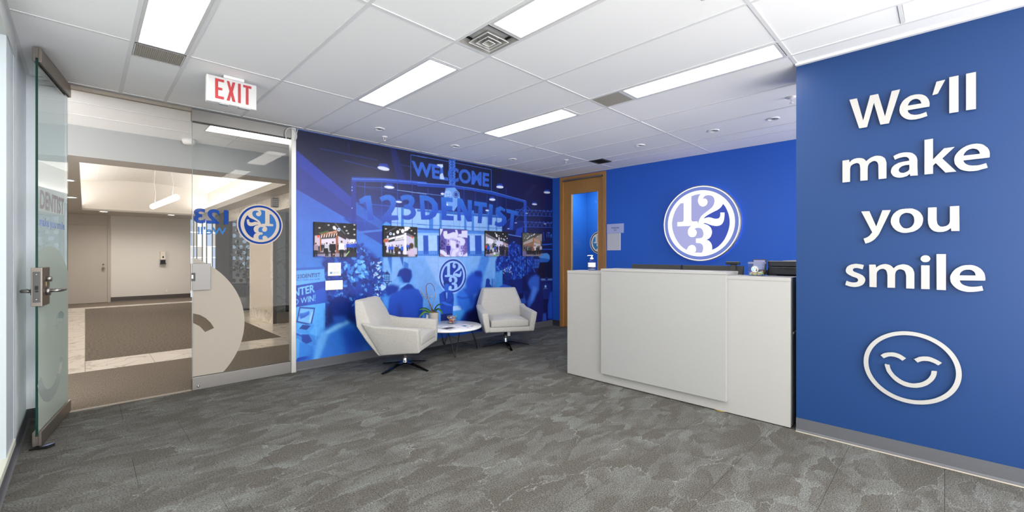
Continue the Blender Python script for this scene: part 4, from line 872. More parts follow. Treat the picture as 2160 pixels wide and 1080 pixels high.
P;245,155 244,153 243,150 241,149 239,148 236,149 234,150 233,152 232,155 233,157 234,159 236,161 239,161 241,161 243,160 244,158;92,66,56;0;100;
P;223,144 254,145 256,107 221,107;180,180,200;1;100;
P;226,110 251,110 249,68 240,68 239,96 237,68 228,68;30,30,40;1;100;
P;199,148 198,143 196,140 193,137 189,136 185,137 181,140 179,143 178,147 179,152 181,155 185,158 189,159 193,158 196,156 198,152;92,66,56;0;100;
P;157,130 220,131 224,67 153,66;66,52,40;1;100;
P;164,71 213,72 210,0 192,0 189,48 185,0 168,0;50,40,36;1;100;
P;446,146 444,131 437,118 427,109 415,106 403,108 393,117 386,130 384,145 386,161 393,174 403,183 415,186 427,183 437,175 444,162;78,54,44;3;100;
P;363,97 467,108 477,0 363,0;196,180,206;8;100;""",
"""P;0,403 505,403 507,0 0,0;70,66,150;0;100;110,96,170
P;123,300 420,304 420,0 123,1;176,168,226;14;100;
P;143,244 162,244 160,208 143,208;90,84,160;2;100;
P;182,244 201,245 199,208 182,208;90,84,160;2;100;
P;221,245 240,245 238,208 221,208;90,84,160;2;100;
P;260,245 279,245 277,209 260,208;90,84,160;2;100;
P;299,246 318,246 315,209 299,209;90,84,160;2;100;
P;338,246 356,246 354,209 338,209;90,84,160;2;100;
P;0,403 56,396 20,323 0,291;206,206,242;3;100;
P;61,364 123,373 133,325 236,359 282,355 266,392 307,393 328,336 307,278 195,269 143,252 82,259 56,307;206,206,242;2;100;
P;389,386 505,392 505,281 399,288 318,303 338,336 389,337;206,206,242;2;100;
P;225,277 379,287 451,255 461,214 430,165 359,164 369,214 297,254;206,206,242;3;100;
P;174,244 277,229 287,107 225,115 184,163;206,206,242;3;100;
P;225,90 338,131 338,82 277,50 287,-1 195,-1;206,206,242;3;100;
P;417,37 414,23 404,12 390,4 374,1 357,4 343,12 334,24 331,37 334,51 343,63 357,71 374,73 390,71 404,63 414,51;206,206,242;2;100;
P;420,17 502,66 507,-2 410,-1;206,206,242;3;100;
P;0,98 61,90 184,-1 92,0 0,50;206,206,242;2;100;
P;85,111 84,108 81,106 76,104 71,103 66,104 62,106 59,108 58,111 59,113 62,116 66,117 71,118 76,117 81,116 84,114;90,80,150;1;100;
P;70,153 69,151 66,150 61,148 55,148 50,148 45,149 42,151 41,153 42,155 45,157 50,158 55,159 61,159 66,157 69,156;40,40,90;1;100;
P;24,125 23,123 20,122 15,121 10,120 5,121 0,122 -3,123 -4,125 -3,126 0,128 5,129 10,129 15,129 20,128 23,127;40,40,90;1;100;
P;45,215 45,212 43,210 40,208 37,207 33,208 31,209 29,212 28,215 29,218 31,221 33,223 37,224 40,223 43,221 45,219;40,40,90;1;100;
P;15,156 15,152 13,150 11,148 9,147 6,148 4,150 2,152 2,155 2,159 4,161 6,163 9,164 11,163 13,161 15,159;60,50,120;1;100;
P;56,116 55,114 53,112 51,111 47,111 44,111 41,112 40,114 39,116 40,118 41,120 44,121 47,122 51,121 53,120 55,118;40,40,90;1;100;
P;40,225 39,223 37,222 33,221 29,221 25,221 21,222 19,223 18,225 19,226 21,228 25,229 29,229 33,229 37,228 39,226;40,40,90;1;100;
P;88,198 87,195 86,192 83,190 80,190 77,190 74,192 72,194 71,198 72,201 74,203 77,205 80,205 83,205 86,203 87,201;60,50,120;1;100;
P;43,111 42,109 39,107 34,106 29,105 24,106 20,107 17,109 16,111 17,114 20,116 24,117 29,118 34,117 39,116 42,114;60,50,120;1;100;
P;85,185 84,182 81,180 77,178 72,177 67,178 63,180 60,182 59,185 60,188 63,191 67,193 72,193 77,193 81,191 84,188;40,40,90;1;100;
P;63,114 62,111 60,109 57,108 53,107 49,108 45,109 43,111 42,114 43,116 45,118 49,120 53,120 57,120 60,118 62,116;90,80,150;1;100;
P;70,114 69,112 67,110 64,109 60,109 56,109 53,110 51,112 50,114 51,116 53,118 56,119 60,120 64,119 67,118 69,116;60,50,120;1;100;
P;57,233 56,231 54,228 51,227 47,226 44,227 41,228 38,231 38,233 38,236 41,238 44,240 47,241 51,240 54,239 56,236;40,40,90;1;100;
P;41,159 41,156 39,154 37,152 34,151 31,152 29,154 27,156 27,159 27,162 29,164 31,166 34,167 37,166 39,164 41,162;60,50,120;1;100;
P;50,147 49,144 47,142 44,140 41,139 37,140 35,142 33,144 32,147 33,150 35,153 37,155 41,155 44,155 47,153 49,150;90,80,150;1;100;
P;57,159 56,157 53,156 48,155 43,155 37,155 33,156 30,157 29,159 30,160 33,162 37,163 43,163 48,163 53,162 56,161;60,50,120;1;100;
P;35,176 35,174 32,172 29,171 24,170 20,171 17,172 14,174 13,176 14,178 17,180 20,181 24,182 29,181 32,180 35,178;60,50,120;1;100;
P;32,137 31,135 29,133 24,132 19,132 14,132 10,133 7,135 6,137 7,139 10,141 14,142 19,143 24,142 29,141 31,139;60,50,120;1;100;
P;27,130 26,127 23,125 19,123 13,122 8,123 3,124 0,127 -1,130 0,133 3,136 8,137 13,138 19,137 23,136 26,133;40,40,90;1;100;
P;42,206 41,204 38,202 34,201 29,201 24,201 20,202 17,204 16,206 17,208 20,210 24,211 29,211 34,211 38,210 41,208;40,40,90;1;100;
P;64,151 64,148 62,146 60,144 57,144 55,144 52,146 51,148 50,151 51,154 52,156 55,158 57,159 60,158 62,157 64,154;60,50,120;1;100;
P;70,206 69,203 66,199 62,197 57,197 52,197 48,199 45,202 44,206 45,210 48,213 52,215 57,215 62,215 66,213 69,210;40,40,90;1;100;
P;44,151 43,149 40,146 36,145 31,144 26,145 22,146 19,148 18,151 19,153 22,156 26,157 31,158 36,157 40,156 43,154;40,40,90;1;100;
P;80,231 79,229 75,227 71,225 66,225 60,225 56,226 53,228 52,231 53,233 56,235 60,236 66,236 71,236 75,235 79,233;90,80,150;1;100;
P;32,199 31,196 28,193 24,192 19,191 14,192 10,193 7,196 6,199 7,202 10,204 14,206 19,206 24,206 28,204 31,202;90,80,150;1;100;
P;40,218 40,215 38,212 35,210 32,210 28,210 26,212 24,215 23,218 24,221 26,224 28,226 32,227 35,226 38,224 40,221;60,50,120;1;100;
P;49,153 49,150 47,148 44,147 41,146 38,146 35,148 33,150 32,153 33,156 35,158 38,160 41,160 44,160 47,158 49,156;40,40,90;1;100;
P;82,215 82,212 80,208 78,206 76,206 73,206 71,208 70,211 70,215 70,219 71,222 73,224 76,224 78,224 80,222 82,219;90,80,150;1;100;
P;95,179 94,176 91,173 86,171 81,170 76,171 71,173 68,176 67,179 68,183 71,186 76,188 81,188 86,188 91,186 94,183;40,40,90;1;100;
P;20,176 19,173 16,170 12,168 8,168 3,168 -1,170 -4,173 -5,176 -4,179 -1,182 3,183 8,184 12,183 16,182 19,179;60,50,120;1;100;
P;60,120 59,117 56,114 52,112 47,111 42,112 38,114 35,117 34,120 35,124 38,127 42,128 47,129 52,129 56,127 59,124;60,50,120;1;100;
P;21,203 20,200 19,197 17,195 14,195 12,195 10,197 8,200 8,203 8,206 10,209 12,211 14,212 17,211 19,209 20,206;90,80,150;1;100;
P;90,120 89,117 86,114 81,113 76,112 71,113 67,114 64,117 63,119 64,122 67,125 71,126 76,127 81,126 86,125 89,122;40,40,90;1;100;
P;52,219 52,217 49,216 46,214 42,214 38,214 35,215 33,217 32,219 33,221 35,223 38,224 42,225 46,224 49,223 52,221;40,40,90;1;100;
P;59,182 58,179 55,176 51,175 45,174 40,175 36,176 33,179 32,181 33,184 36,187 40,188 45,189 51,189 55,187 58,185;60,50,120;1;100;
P;25,110 25,106 22,104 19,102 15,101 11,102 7,104 5,106 4,110 5,113 7,116 11,118 15,118 19,118 22,116 25,113;40,40,90;1;100;
P;43,209 42,206 40,203 36,201 32,201 28,201 25,203 22,206 22,209 22,213 25,215 28,217 32,218 36,217 40,215 42,213;40,40,90;1;100;
P;37,200 36,198 33,196 29,195 24,195 18,195 14,196 11,198 10,199 11,201 14,203 18,204 24,204 29,204 33,203 36,201;40,40,90;1;100;
P;52,161 51,158 49,156 46,154 43,153 39,154 36,155 34,158 33,161 34,164 36,167 39,169 43,170 46,169 49,167 51,165;40,40,90;1;100;
P;35,167 35,164 33,162 29,161 26,160 22,161 19,162 17,164 16,167 17,169 19,172 22,173 26,174 29,173 33,172 35,169;40,40,90;1;100;
P;489,63 488,61 487,60 486,59 484,59 483,59 481,60 480,61 480,63 480,64 481,65 483,66 484,66 486,66 487,65 488,64;100,84,160;1;100;
P;503,52 503,50 502,48 501,47 499,46 497,47 496,48 495,50 494,52 495,54 496,56 497,58 499,58 501,58 502,56 503,54;100,84,160;1;100;
P;405,155 404,153 403,151 401,150 398,150 396,150 394,151 392,153 392,155 392,157 394,159 396,160 398,160 401,160 403,159 404,157;100,84,160;1;100;
P;429,140 429,138 428,137 426,136 423,136 421,136 419,137 418,138 417,140 418,141 419,142 421,143 423,143 426,143 428,142 429,141;160,120,190;1;100;
P;388,70 388,67 386,65 383,64 379,63 376,64 373,65 371,67 370,70 371,72 373,74 376,75 379,76 383,75 386,74 388,72;60,50,130;1;100;
P;434,85 433,83 431,82 428,80 425,80 421,80 419,82 417,83 416,85 417,87 419,89 421,90 425,90 428,90 431,89 433,87;60,50,130;1;100;
P;462,108 461,106 460,104 458,103 456,102 453,103 451,104 450,106 449,108 450,110 451,112 453,113 456,114 458,113 460,112 461,110;160,120,190;1;100;
P;424,40 424,38 422,37 420,37 418,36 415,37 413,37 412,38 411,40 412,41 413,42 415,43 418,43 420,43 422,42 424,41;60,50,130;1;100;
P;449,73 449,71 448,69 447,68 445,68 443,68 442,69 441,71 440,73 441,75 442,77 443,78 445,79 447,78 448,77 449,75;100,84,160;1;100;
P;401,161 401,158 399,155 397,153 395,153 393,153 391,155 389,158 389,161 389,164 391,166 393,168 395,169 397,168 399,167 401,164;160,120,190;1;100;
P;483,130 483,129 481,128 479,127 476,126 474,127 471,128 470,129 469,130 470,132 471,133 474,134 476,134 479,134 481,133 483,132;160,120,190;1;100;
P;469,48 469,45 467,43 464,42 460,41 457,42 454,43 452,45 451,48 452,50 454,53 457,54 460,55 464,54 467,53 469,50;160,120,190;1;100;
P;427,95 427,92 425,90 422,88 418,88 415,88 412,90 410,92 409,95 410,97 412,99 415,101 418,102 422,101 425,100 427,97;100,84,160;1;100;
P;401,63 401,61 400,60 398,59 397,59 395,59 394,60 393,61 392,63 393,64 394,65 395,66 397,67 398,66 400,65 401,64;60,50,130;1;100;
P;469,115 468,113 466,112 464,111 460,110 457,111 454,112 452,113 451,115 452,117 454,119 457,120 460,120 464,120 466,119 468,117;60,50,130;1;100;
P;389,149 389,147 387,145 385,143 382,143 379,143 377,145 376,147 375,149 376,152 377,154 379,155 382,156 385,156 387,154 389,152;100,84,160;1;100;
P;455,60 454,57 453,55 452,53 450,53 449,53 447,55 446,57 446,60 446,62 447,65 449,66 450,67 452,66 453,65 454,62;160,120,190;1;100;
P;452,133 451,132 449,131 447,130 444,130 441,130 439,131 437,132 437,133 437,135 439,136 441,137 444,137 447,137 449,136 451,135;160,120,190;1;100;
P;394,122 394,119 392,117 389,115 387,115 384,115 381,117 380,119 379,122 380,125 381,127 384,129 387,129 389,129 392,127 394,125;60,50,130;1;100;
P;509,80 508,77 507,75 504,74 502,73 499,74 497,75 495,77 495,80 495,82 497,85 499,86 502,87 504,86 507,85 508,82;100,84,160;1;100;
P;420,86 419,84 417,82 414,80 410,80 406,80 403,82 401,83 400,86 401,88 403,90 406,91 410,92 414,91 417,90 419,88;60,50,130;1;100;
P;435,134 434,131 432,128 429,127 425,126 421,127 418,128 416,131 415,134 416,137 418,139 421,141 425,141 429,141 432,139 434,137;60,50,130;1;100;
P;438,90 437,87 435,84 433,83 430,82 427,83 425,84 423,87 422,90 423,93 425,95 427,97 430,98 433,97 435,95 437,93;160,120,190;1;100;
P;448,80 447,79 445,77 442,76 438,76 435,76 432,77 430,79 429,80 430,82 432,83 435,84 438,84 442,84 445,83 447,82;60,50,130;1;100;
P;449,101 448,98 446,95 443,94 440,93 437,94 434,95 432,98 432,101 432,104 434,107 437,108 440,109 443,109 446,107 448,104;160,120,190;1;100;
P;473,140 473,139 471,137 470,136 467,136 465,136 463,137 462,139 462,140 462,142 463,143 465,144 467,145 470,144 471,143 473,142;160,120,190;1;100;
P;452,42 451,39 449,37 446,36 442,36 439,36 436,38 434,39 433,42 434,44 436,46 439,47 442,48 446,47 449,46 451,44;100,84,160;1;100;
P;469,52 469,50 467,48 465,46 462,46 459,46 456,48 454,50 454,52 454,55 456,57 459,58 462,58 465,58 467,57 469,55;100,84,160;1;100;
P;494,125 494,122 492,119 491,118 488,117 486,118 484,119 483,122 483,124 483,127 484,130 486,131 488,132 491,131 492,130 494,127;60,50,130;1;100;
P;406,117 406,114 404,112 403,111 400,110 398,111 396,112 395,114 394,117 395,120 396,122 398,124 400,124 403,124 404,122 406,120;60,50,130;1;100;
P;439,73 438,71 436,70 434,69 430,69 427,69 424,70 423,71 422,73 423,75 424,76 427,77 430,77 434,77 436,76 438,75;160,120,190;1;100;
P;489,57 489,54 487,53 484,51 482,51 479,51 476,53 475,54 474,57 475,59 476,61 479,62 482,62 484,62 487,61 489,59;160,120,190;1;100;
P;397,40 396,37 394,35 391,33 388,32 384,33 382,35 380,37 379,40 380,43 382,45 384,47 388,48 391,47 394,45 396,43;60,50,130;1;100;
P;442,135 442,132 440,130 439,128 436,128 434,128 433,130 431,132 431,135 431,137 433,139 434,141 436,141 439,141 440,139 442,137;160,120,190;1;100;
P;393,136 393,133 392,131 390,129 388,128 385,129 384,130 382,133 382,136 382,139 384,141 385,143 388,144 390,143 392,141 393,139;100,84,160;1;100;
P;404,83 404,82 402,80 399,80 396,79 393,80 390,80 388,81 388,83 388,84 390,85 393,86 396,86 399,86 402,85 404,84;100,84,160;1;100;
P;405,159 405,157 404,156 402,155 400,155 398,155 396,156 395,157 395,159 395,160 396,161 398,162 400,162 402,162 404,161 405,160;60,50,130;1;100;
P;403,130 402,129 400,127 397,127 394,126 390,127 387,127 385,128 384,130 385,131 387,132 390,133 394,133 397,133 400,132 402,131;100,84,160;1;100;
P;454,76 454,74 453,72 452,71 450,71 449,71 447,72 447,74 446,76 447,78 447,79 449,80 450,81 452,80 453,79 454,78;100,84,160;1;100;
P;434,154 433,152 431,150 429,148 426,147 423,148 420,149 418,152 418,154 418,157 420,159 423,161 426,161 429,161 431,159 433,157;100,84,160;1;100;
P;161,176 160,172 157,168 153,166 149,165 144,165 140,168 137,172 136,176 137,180 140,184 144,186 149,187 153,186 157,184 160,180;92,66,56;0;100;
P;112,158 185,158 190,93 108,93;50,46,140;1;100;
P;120,98 177,98 173,25 153,25 149,74 144,25 124,25;44,42,110;1;100;
P;339,160 337,149 331,140 323,134 312,132 302,134 294,140 288,149 286,160 288,170 294,179 302,186 312,188 323,186 331,180 337,171;80,66,130;4;100;
P;0,50 82,1 0,0;150,120,140;6;100;""",
"""P;0,403 505,403 503,0 5,0;30,30,32;0;100;60,60,66
P;9,363 284,259 395,233 505,197 505,84 9,69;186,182,206;4;100;
P;9,359 223,277 223,250 9,318;120,118,130;3;100;
P;27,301 174,276 174,195 27,212;226,224,234;2;100;
L;45,230 45,292 101,298 168,267;60,60,70;6;100
P;174,249 382,242 382,177 223,177;216,214,240;4;100;
P;219,360 257,358 267,313 235,310;236,236,242;1;100;
P;281,308 308,307 314,276 292,274;236,236,242;1;100;
P;334,301 354,300 359,275 342,274;236,236,242;1;100;
P;380,293 395,292 398,275 386,274;236,236,242;1;100;
P;282,305 311,306 321,39 284,39;214,210,232;0;100;
P;434,271 433,264 429,259 423,255 417,254 410,255 405,259 401,264 400,270 401,277 405,282 410,286 417,287 423,286 429,283 433,277;225,230,244;0;100;
P;428,271 427,267 425,263 421,261 417,260 413,261 409,263 407,266 406,270 407,274 409,278 413,280 417,281 421,280 425,278 427,275;80,130,200;0;100;
P;226,373 225,369 222,367 218,365 213,364 209,365 205,366 202,369 201,372 202,375 205,378 209,380 213,381 218,380 222,378 225,376;248,246,240;2;100;
P;397,365 396,362 394,359 390,357 385,356 380,357 376,358 374,361 373,364 374,367 376,370 380,372 385,373 390,372 394,371 396,368;248,246,240;2;100;
P;454,327 453,324 450,321 446,319 441,318 437,319 433,321 430,323 429,326 430,330 433,332 437,334 441,335 446,335 450,333 453,330;248,246,240;2;100;
P;309,331 308,328 305,326 301,324 297,323 292,324 288,325 285,328 284,331 285,334 288,337 292,339 297,339 301,339 305,337 308,335;248,246,240;2;100;
P;490,295 489,292 487,289 483,287 478,286 473,287 469,289 467,291 466,295 467,298 469,301 473,302 478,303 483,303 487,301 489,298;248,246,240;2;100;
P;199,181 198,178 195,175 192,173 187,173 182,173 178,175 175,178 175,181 175,184 178,186 182,188 187,189 192,188 195,187 198,184;30,50,34;1;100;
P;238,232 237,229 235,226 231,225 226,224 221,225 217,226 215,229 214,232 215,235 217,238 221,240 226,240 231,240 235,238 237,235;50,76,44;1;100;
P;177,143 176,140 173,138 169,136 165,135 160,136 156,138 153,140 152,143 153,146 156,149 160,151 165,152 169,151 173,149 176,147;50,76,44;1;100;
P;176,138 175,134 172,132 168,130 163,129 159,130 155,132 152,134 151,137 152,141 155,143 159,145 163,146 168,145 172,143 175,141;50,76,44;1;100;
P;222,200 221,197 218,194 214,193 210,192 205,192 201,194 198,197 197,200 198,203 201,206 205,208 210,208 214,208 218,206 221,203;50,76,44;1;100;
P;191,166 191,163 188,161 184,159 179,158 175,159 171,161 168,163 167,166 168,169 171,172 175,174 179,175 184,174 188,172 191,170;24,36,28;1;100;
P;243,151 242,148 240,145 236,144 231,143 226,144 222,145 220,148 219,151 220,154 222,157 226,159 231,159 236,159 240,157 242,154;30,50,34;1;100;
P;228,135 227,132 224,130 220,128 216,127 211,128 207,130 204,132 203,135 204,138 207,141 211,143 216,144 220,143 224,141 227,138;24,36,28;1;100;
P;213,183 212,180 209,177 205,175 201,175 196,175 192,177 189,180 189,183 189,186 192,189 196,190 201,191 205,190 209,189 212,186;24,36,28;1;100;
P;207,202 206,199 204,196 200,194 195,194 190,194 186,196 184,199 183,202 184,205 186,207 190,209 195,210 200,209 204,208 206,205;24,36,28;1;100;
P;191,161 190,158 188,155 184,153 179,153 174,153 170,155 168,158 167,161 168,164 170,166 174,168 179,169 184,168 188,167 190,164;24,36,28;1;100;
P;182,170 181,167 179,164 175,162 170,161 165,162 161,164 159,166 158,170 159,173 161,175 165,177 170,178 175,177 179,175 181,173;24,36,28;1;100;
P;180,200 179,196 176,194 172,192 168,191 163,192 159,194 156,196 155,199 156,203 159,205 163,207 168,208 172,207 176,205 179,203;24,36,28;1;100;
P;204,228 203,225 201,223 197,221 192,220 187,221 183,222 181,225 180,228 181,231 183,234 187,236 192,237 197,236 201,234 203,232;24,36,28;1;100;
P;179,204 178,201 176,198 172,196 167,196 162,196 158,198 156,201 155,204 156,207 158,209 162,211 167,212 172,211 176,210 178,207;24,36,28;1;100;
P;220,195 219,191 216,189 212,187 207,186 203,187 199,189 196,191 195,194 196,197 199,200 203,202 207,203 212,202 216,200 219,198;50,76,44;1;100;
P;220,190 219,187 216,185 212,183 207,182 203,183 199,184 196,187 195,190 196,193 199,196 203,198 207,199 212,198 216,196 219,194;50,76,44;1;100;
P;230,163 229,160 227,158 223,156 218,155 213,156 209,157 207,160 206,163 207,166 209,169 213,171 218,172 223,171 227,169 229,166;30,50,34;1;100;
P;225,158 224,155 221,152 217,150 213,150 208,150 204,152 201,155 200,158 201,161 204,164 208,165 213,166 217,166 221,164 224,161;24,36,28;1;100;
P;214,198 213,194 210,192 206,190 202,189 197,190 193,192 190,194 189,197 190,201 193,203 197,205 202,206 206,205 210,203 213,201;30,50,34;1;100;
P;189,198 188,195 186,193 182,191 177,190 172,191 168,192 166,195 165,198 166,201 168,204 172,206 177,206 182,206 186,204 188,201;30,50,34;1;100;
P;171,185 170,182 168,179 164,177 159,177 154,177 150,179 148,182 147,185 148,188 150,191 154,192 159,193 164,192 168,191 170,188;30,50,34;1;100;
P;223,184 222,181 220,178 216,177 211,176 206,177 202,178 200,181 199,184 200,187 202,190 206,192 211,192 216,192 220,190 222,187;50,76,44;1;100;
P;243,192 242,188 240,186 236,184 231,183 226,184 222,186 220,188 219,191 220,195 222,197 226,199 231,200 236,199 240,197 242,195;30,50,34;1;100;
P;196,148 195,145 192,142 188,140 184,140 179,140 175,142 172,145 172,148 172,151 175,154 179,155 184,156 188,155 192,154 195,151;30,50,34;1;100;
P;180,176 179,173 176,170 172,168 168,168 163,168 159,170 156,173 155,176 156,179 159,181 163,183 168,184 172,183 176,181 179,179;24,36,28;1;100;
P;177,155 176,152 173,149 169,148 165,147 160,148 156,149 153,152 152,155 153,158 156,161 160,163 165,163 169,163 173,161 176,158;24,36,28;1;100;
P;177,164 176,161 173,158 169,156 165,156 160,156 156,158 153,161 152,164 153,167 156,170 160,171 165,172 169,171 173,170 176,167;24,36,28;1;100;
P;201,159 200,156 198,153 194,152 189,151 184,152 180,153 178,156 177,159 178,162 180,165 184,167 189,167 194,167 198,165 200,162;24,36,28;1;100;
P;178,174 177,171 175,168 171,166 166,166 161,166 157,168 155,171 154,174 155,177 157,179 161,181 166,182 171,181 175,180 177,177;50,76,44;1;100;
P;81,178 80,175 78,173 74,171 70,170 66,171 62,173 60,175 59,178 60,181 62,184 66,186 70,187 74,186 78,184 80,182;40,70,44;1;100;
P;67,194 66,191 63,188 60,186 56,186 51,186 48,188 45,191 45,194 45,197 48,199 51,201 56,202 60,201 63,199 66,197;70,96,60;1;100;
P;55,190 54,187 51,184 48,182 43,182 39,182 36,184 33,186 32,190 33,193 36,195 39,197 43,198 48,197 51,195 54,193;70,96,60;1;100;
P;86,160 86,157 83,155 80,153 75,152 71,153 68,155 65,157 64,160 65,163 68,166 71,168 75,168 80,168 83,166 86,163;70,96,60;1;100;
P;51,162 50,159 48,156 44,155 40,154 36,155 32,156 30,159 29,162 30,165 32,168 36,170 40,170 44,170 48,168 50,165;70,96,60;1;100;
P;71,159 70,156 67,153 64,152 60,151 55,152 52,153 49,156 49,159 49,162 52,165 55,166 60,167 64,166 67,165 70,162;70,96,60;1;100;
P;87,173 86,170 84,167 80,166 76,165 72,165 68,167 66,170 65,173 66,176 68,179 72,180 76,181 80,180 84,179 86,176;40,70,44;1;100;
P;69,170 68,167 65,165 62,163 58,162 53,163 50,164 48,167 47,170 48,173 50,176 53,178 58,178 62,178 65,176 68,173;40,70,44;1;100;
P;38,169 38,166 35,163 32,161 27,161 23,161 20,163 17,166 16,169 17,172 20,174 23,176 27,177 32,176 35,175 38,172;40,70,44;1;100;
P;62,179 61,176 59,174 55,172 51,171 47,172 43,174 41,176 40,179 41,182 43,185 47,187 51,187 55,187 59,185 61,182;70,96,60;1;100;
P;44,168 43,165 41,162 37,160 33,160 29,160 25,162 23,165 22,168 23,171 25,173 29,175 33,176 37,175 41,173 43,171;40,70,44;1;100;
P;34,180 33,177 31,175 27,173 23,172 19,173 15,174 13,177 12,180 13,183 15,186 19,188 23,188 27,188 31,186 33,183;70,96,60;1;100;
P;39,190 38,187 35,184 32,183 28,182 23,182 20,184 17,187 17,190 17,193 20,196 23,197 28,198 32,197 35,196 38,193;40,70,44;1;100;
P;40,167 39,164 37,162 33,160 29,159 25,160 21,161 19,164 18,167 19,170 21,173 25,175 29,175 33,175 37,173 39,170;40,70,44;1;100;
P;9,33 272,76 505,66 505,-7 9,0;160,154,178;3;100;
P;125,9 284,49 333,30 199,-3;110,150,100;2;100;
P;9,33 174,4 9,0;100,110,180;3;100;
P;321,48 505,66 505,-7 284,-4;66,64,120;4;100;
L;376,224 505,178;180,90,60;8;100
P;31,185 30,182 28,179 25,177 21,176 17,177 14,179 11,181 11,185 11,188 14,191 17,193 21,194 25,193 28,191 30,188;92,66,56;0;100;
P;-5,171 47,171 50,121 -8,121;200,50,50;1;100;
P;0,125 41,125 38,68 24,69 21,106 18,69 3,69;30,30,40;1;100;
P;81,183 80,178 77,175 72,172 67,171 62,172 58,175 55,178 54,183 55,187 58,191 62,193 67,194 72,193 77,191 80,187;92,66,56;0;100;
P;34,165 101,165 105,100 30,100;40,80,190;1;100;
P;41,105 94,105 90,32 71,32 67,81 64,32 45,33;30,30,40;1;100;
P;135,167 135,164 132,161 129,159 125,159 121,159 118,161 116,164 115,167 116,171 118,174 121,176 125,176 129,176 132,174 135,171;92,66,56;0;100;
P;99,153 151,154 154,103 96,103;170,170,176;1;100;
P;105,107 145,107 143,50 128,50 125,88 122,50 108,50;30,30,40;1;100;
P;220,169 219,166 217,164 214,162 211,161 207,162 205,164 203,166 202,169 203,172 205,174 207,176 211,177 214,176 217,174 219,172;92,66,56;0;100;
P;188,157 233,157 236,113 186,113;40,80,190;1;100;
P;193,117 228,117 226,67 213,67 211,100 208,67 196,68;30,30,40;1;100;
P;347,184 346,180 343,176 338,173 333,172 328,173 324,176 321,180 320,184 321,188 324,192 328,195 333,196 338,195 343,192 346,189;92,66,56;0;100;
P;300,166 367,166 371,99 296,100;40,40,60;1;100;
P;307,105 360,104 356,30 337,30 333,80 330,30 311,30;30,30,40;1;100;
P;390,174 389,170 386,166 382,163 376,162 371,163 366,166 363,170 362,174 363,179 366,183 371,186 376,187 382,186 386,183 389,179;92,66,56;0;100;
P;341,155 412,155 416,85 337,85;36,36,70;1;100;
P;349,90 404,90 400,11 380,11 376,64 372,11 353,11;30,30,40;1;100;
P;413,185 412,181 410,177 406,175 401,174 396,175 392,177 389,181 388,185 389,189 392,193 396,195 401,196 406,195 410,193 412,189;92,66,56;0;100;
P;369,168 433,168 436,105 365,105;40,40,50;1;100;
P;376,109 426,109 422,38 404,38 401,86 397,38 380,39;30,30,40;1;100;
P;489,174 488,169 485,165 480,162 474,161 469,162 464,165 461,169 460,174 461,179 464,183 469,186 474,187 480,186 485,183 488,179;92,66,56;0;100;
P;437,154 512,154 516,79 433,79;60,50,50;1;100;
P;445,85 504,84 499,0 479,0 474,56 470,0 449,1;30,30,40;1;100;
P;269,169 268,166 266,164 263,162 260,161 256,162 254,164 252,166 251,169 252,172 254,175 256,176 260,177 263,176 266,175 268,172;92,66,56;0;100;
P;237,157 282,157 285,113 235,113;40,40,60;1;100;
P;242,117 277,116 275,67 262,67 260,100 257,67 245,67;30,30,40;1;100;
P;177,68 221,67 221,26 177,27;226,224,230;0;100;""",
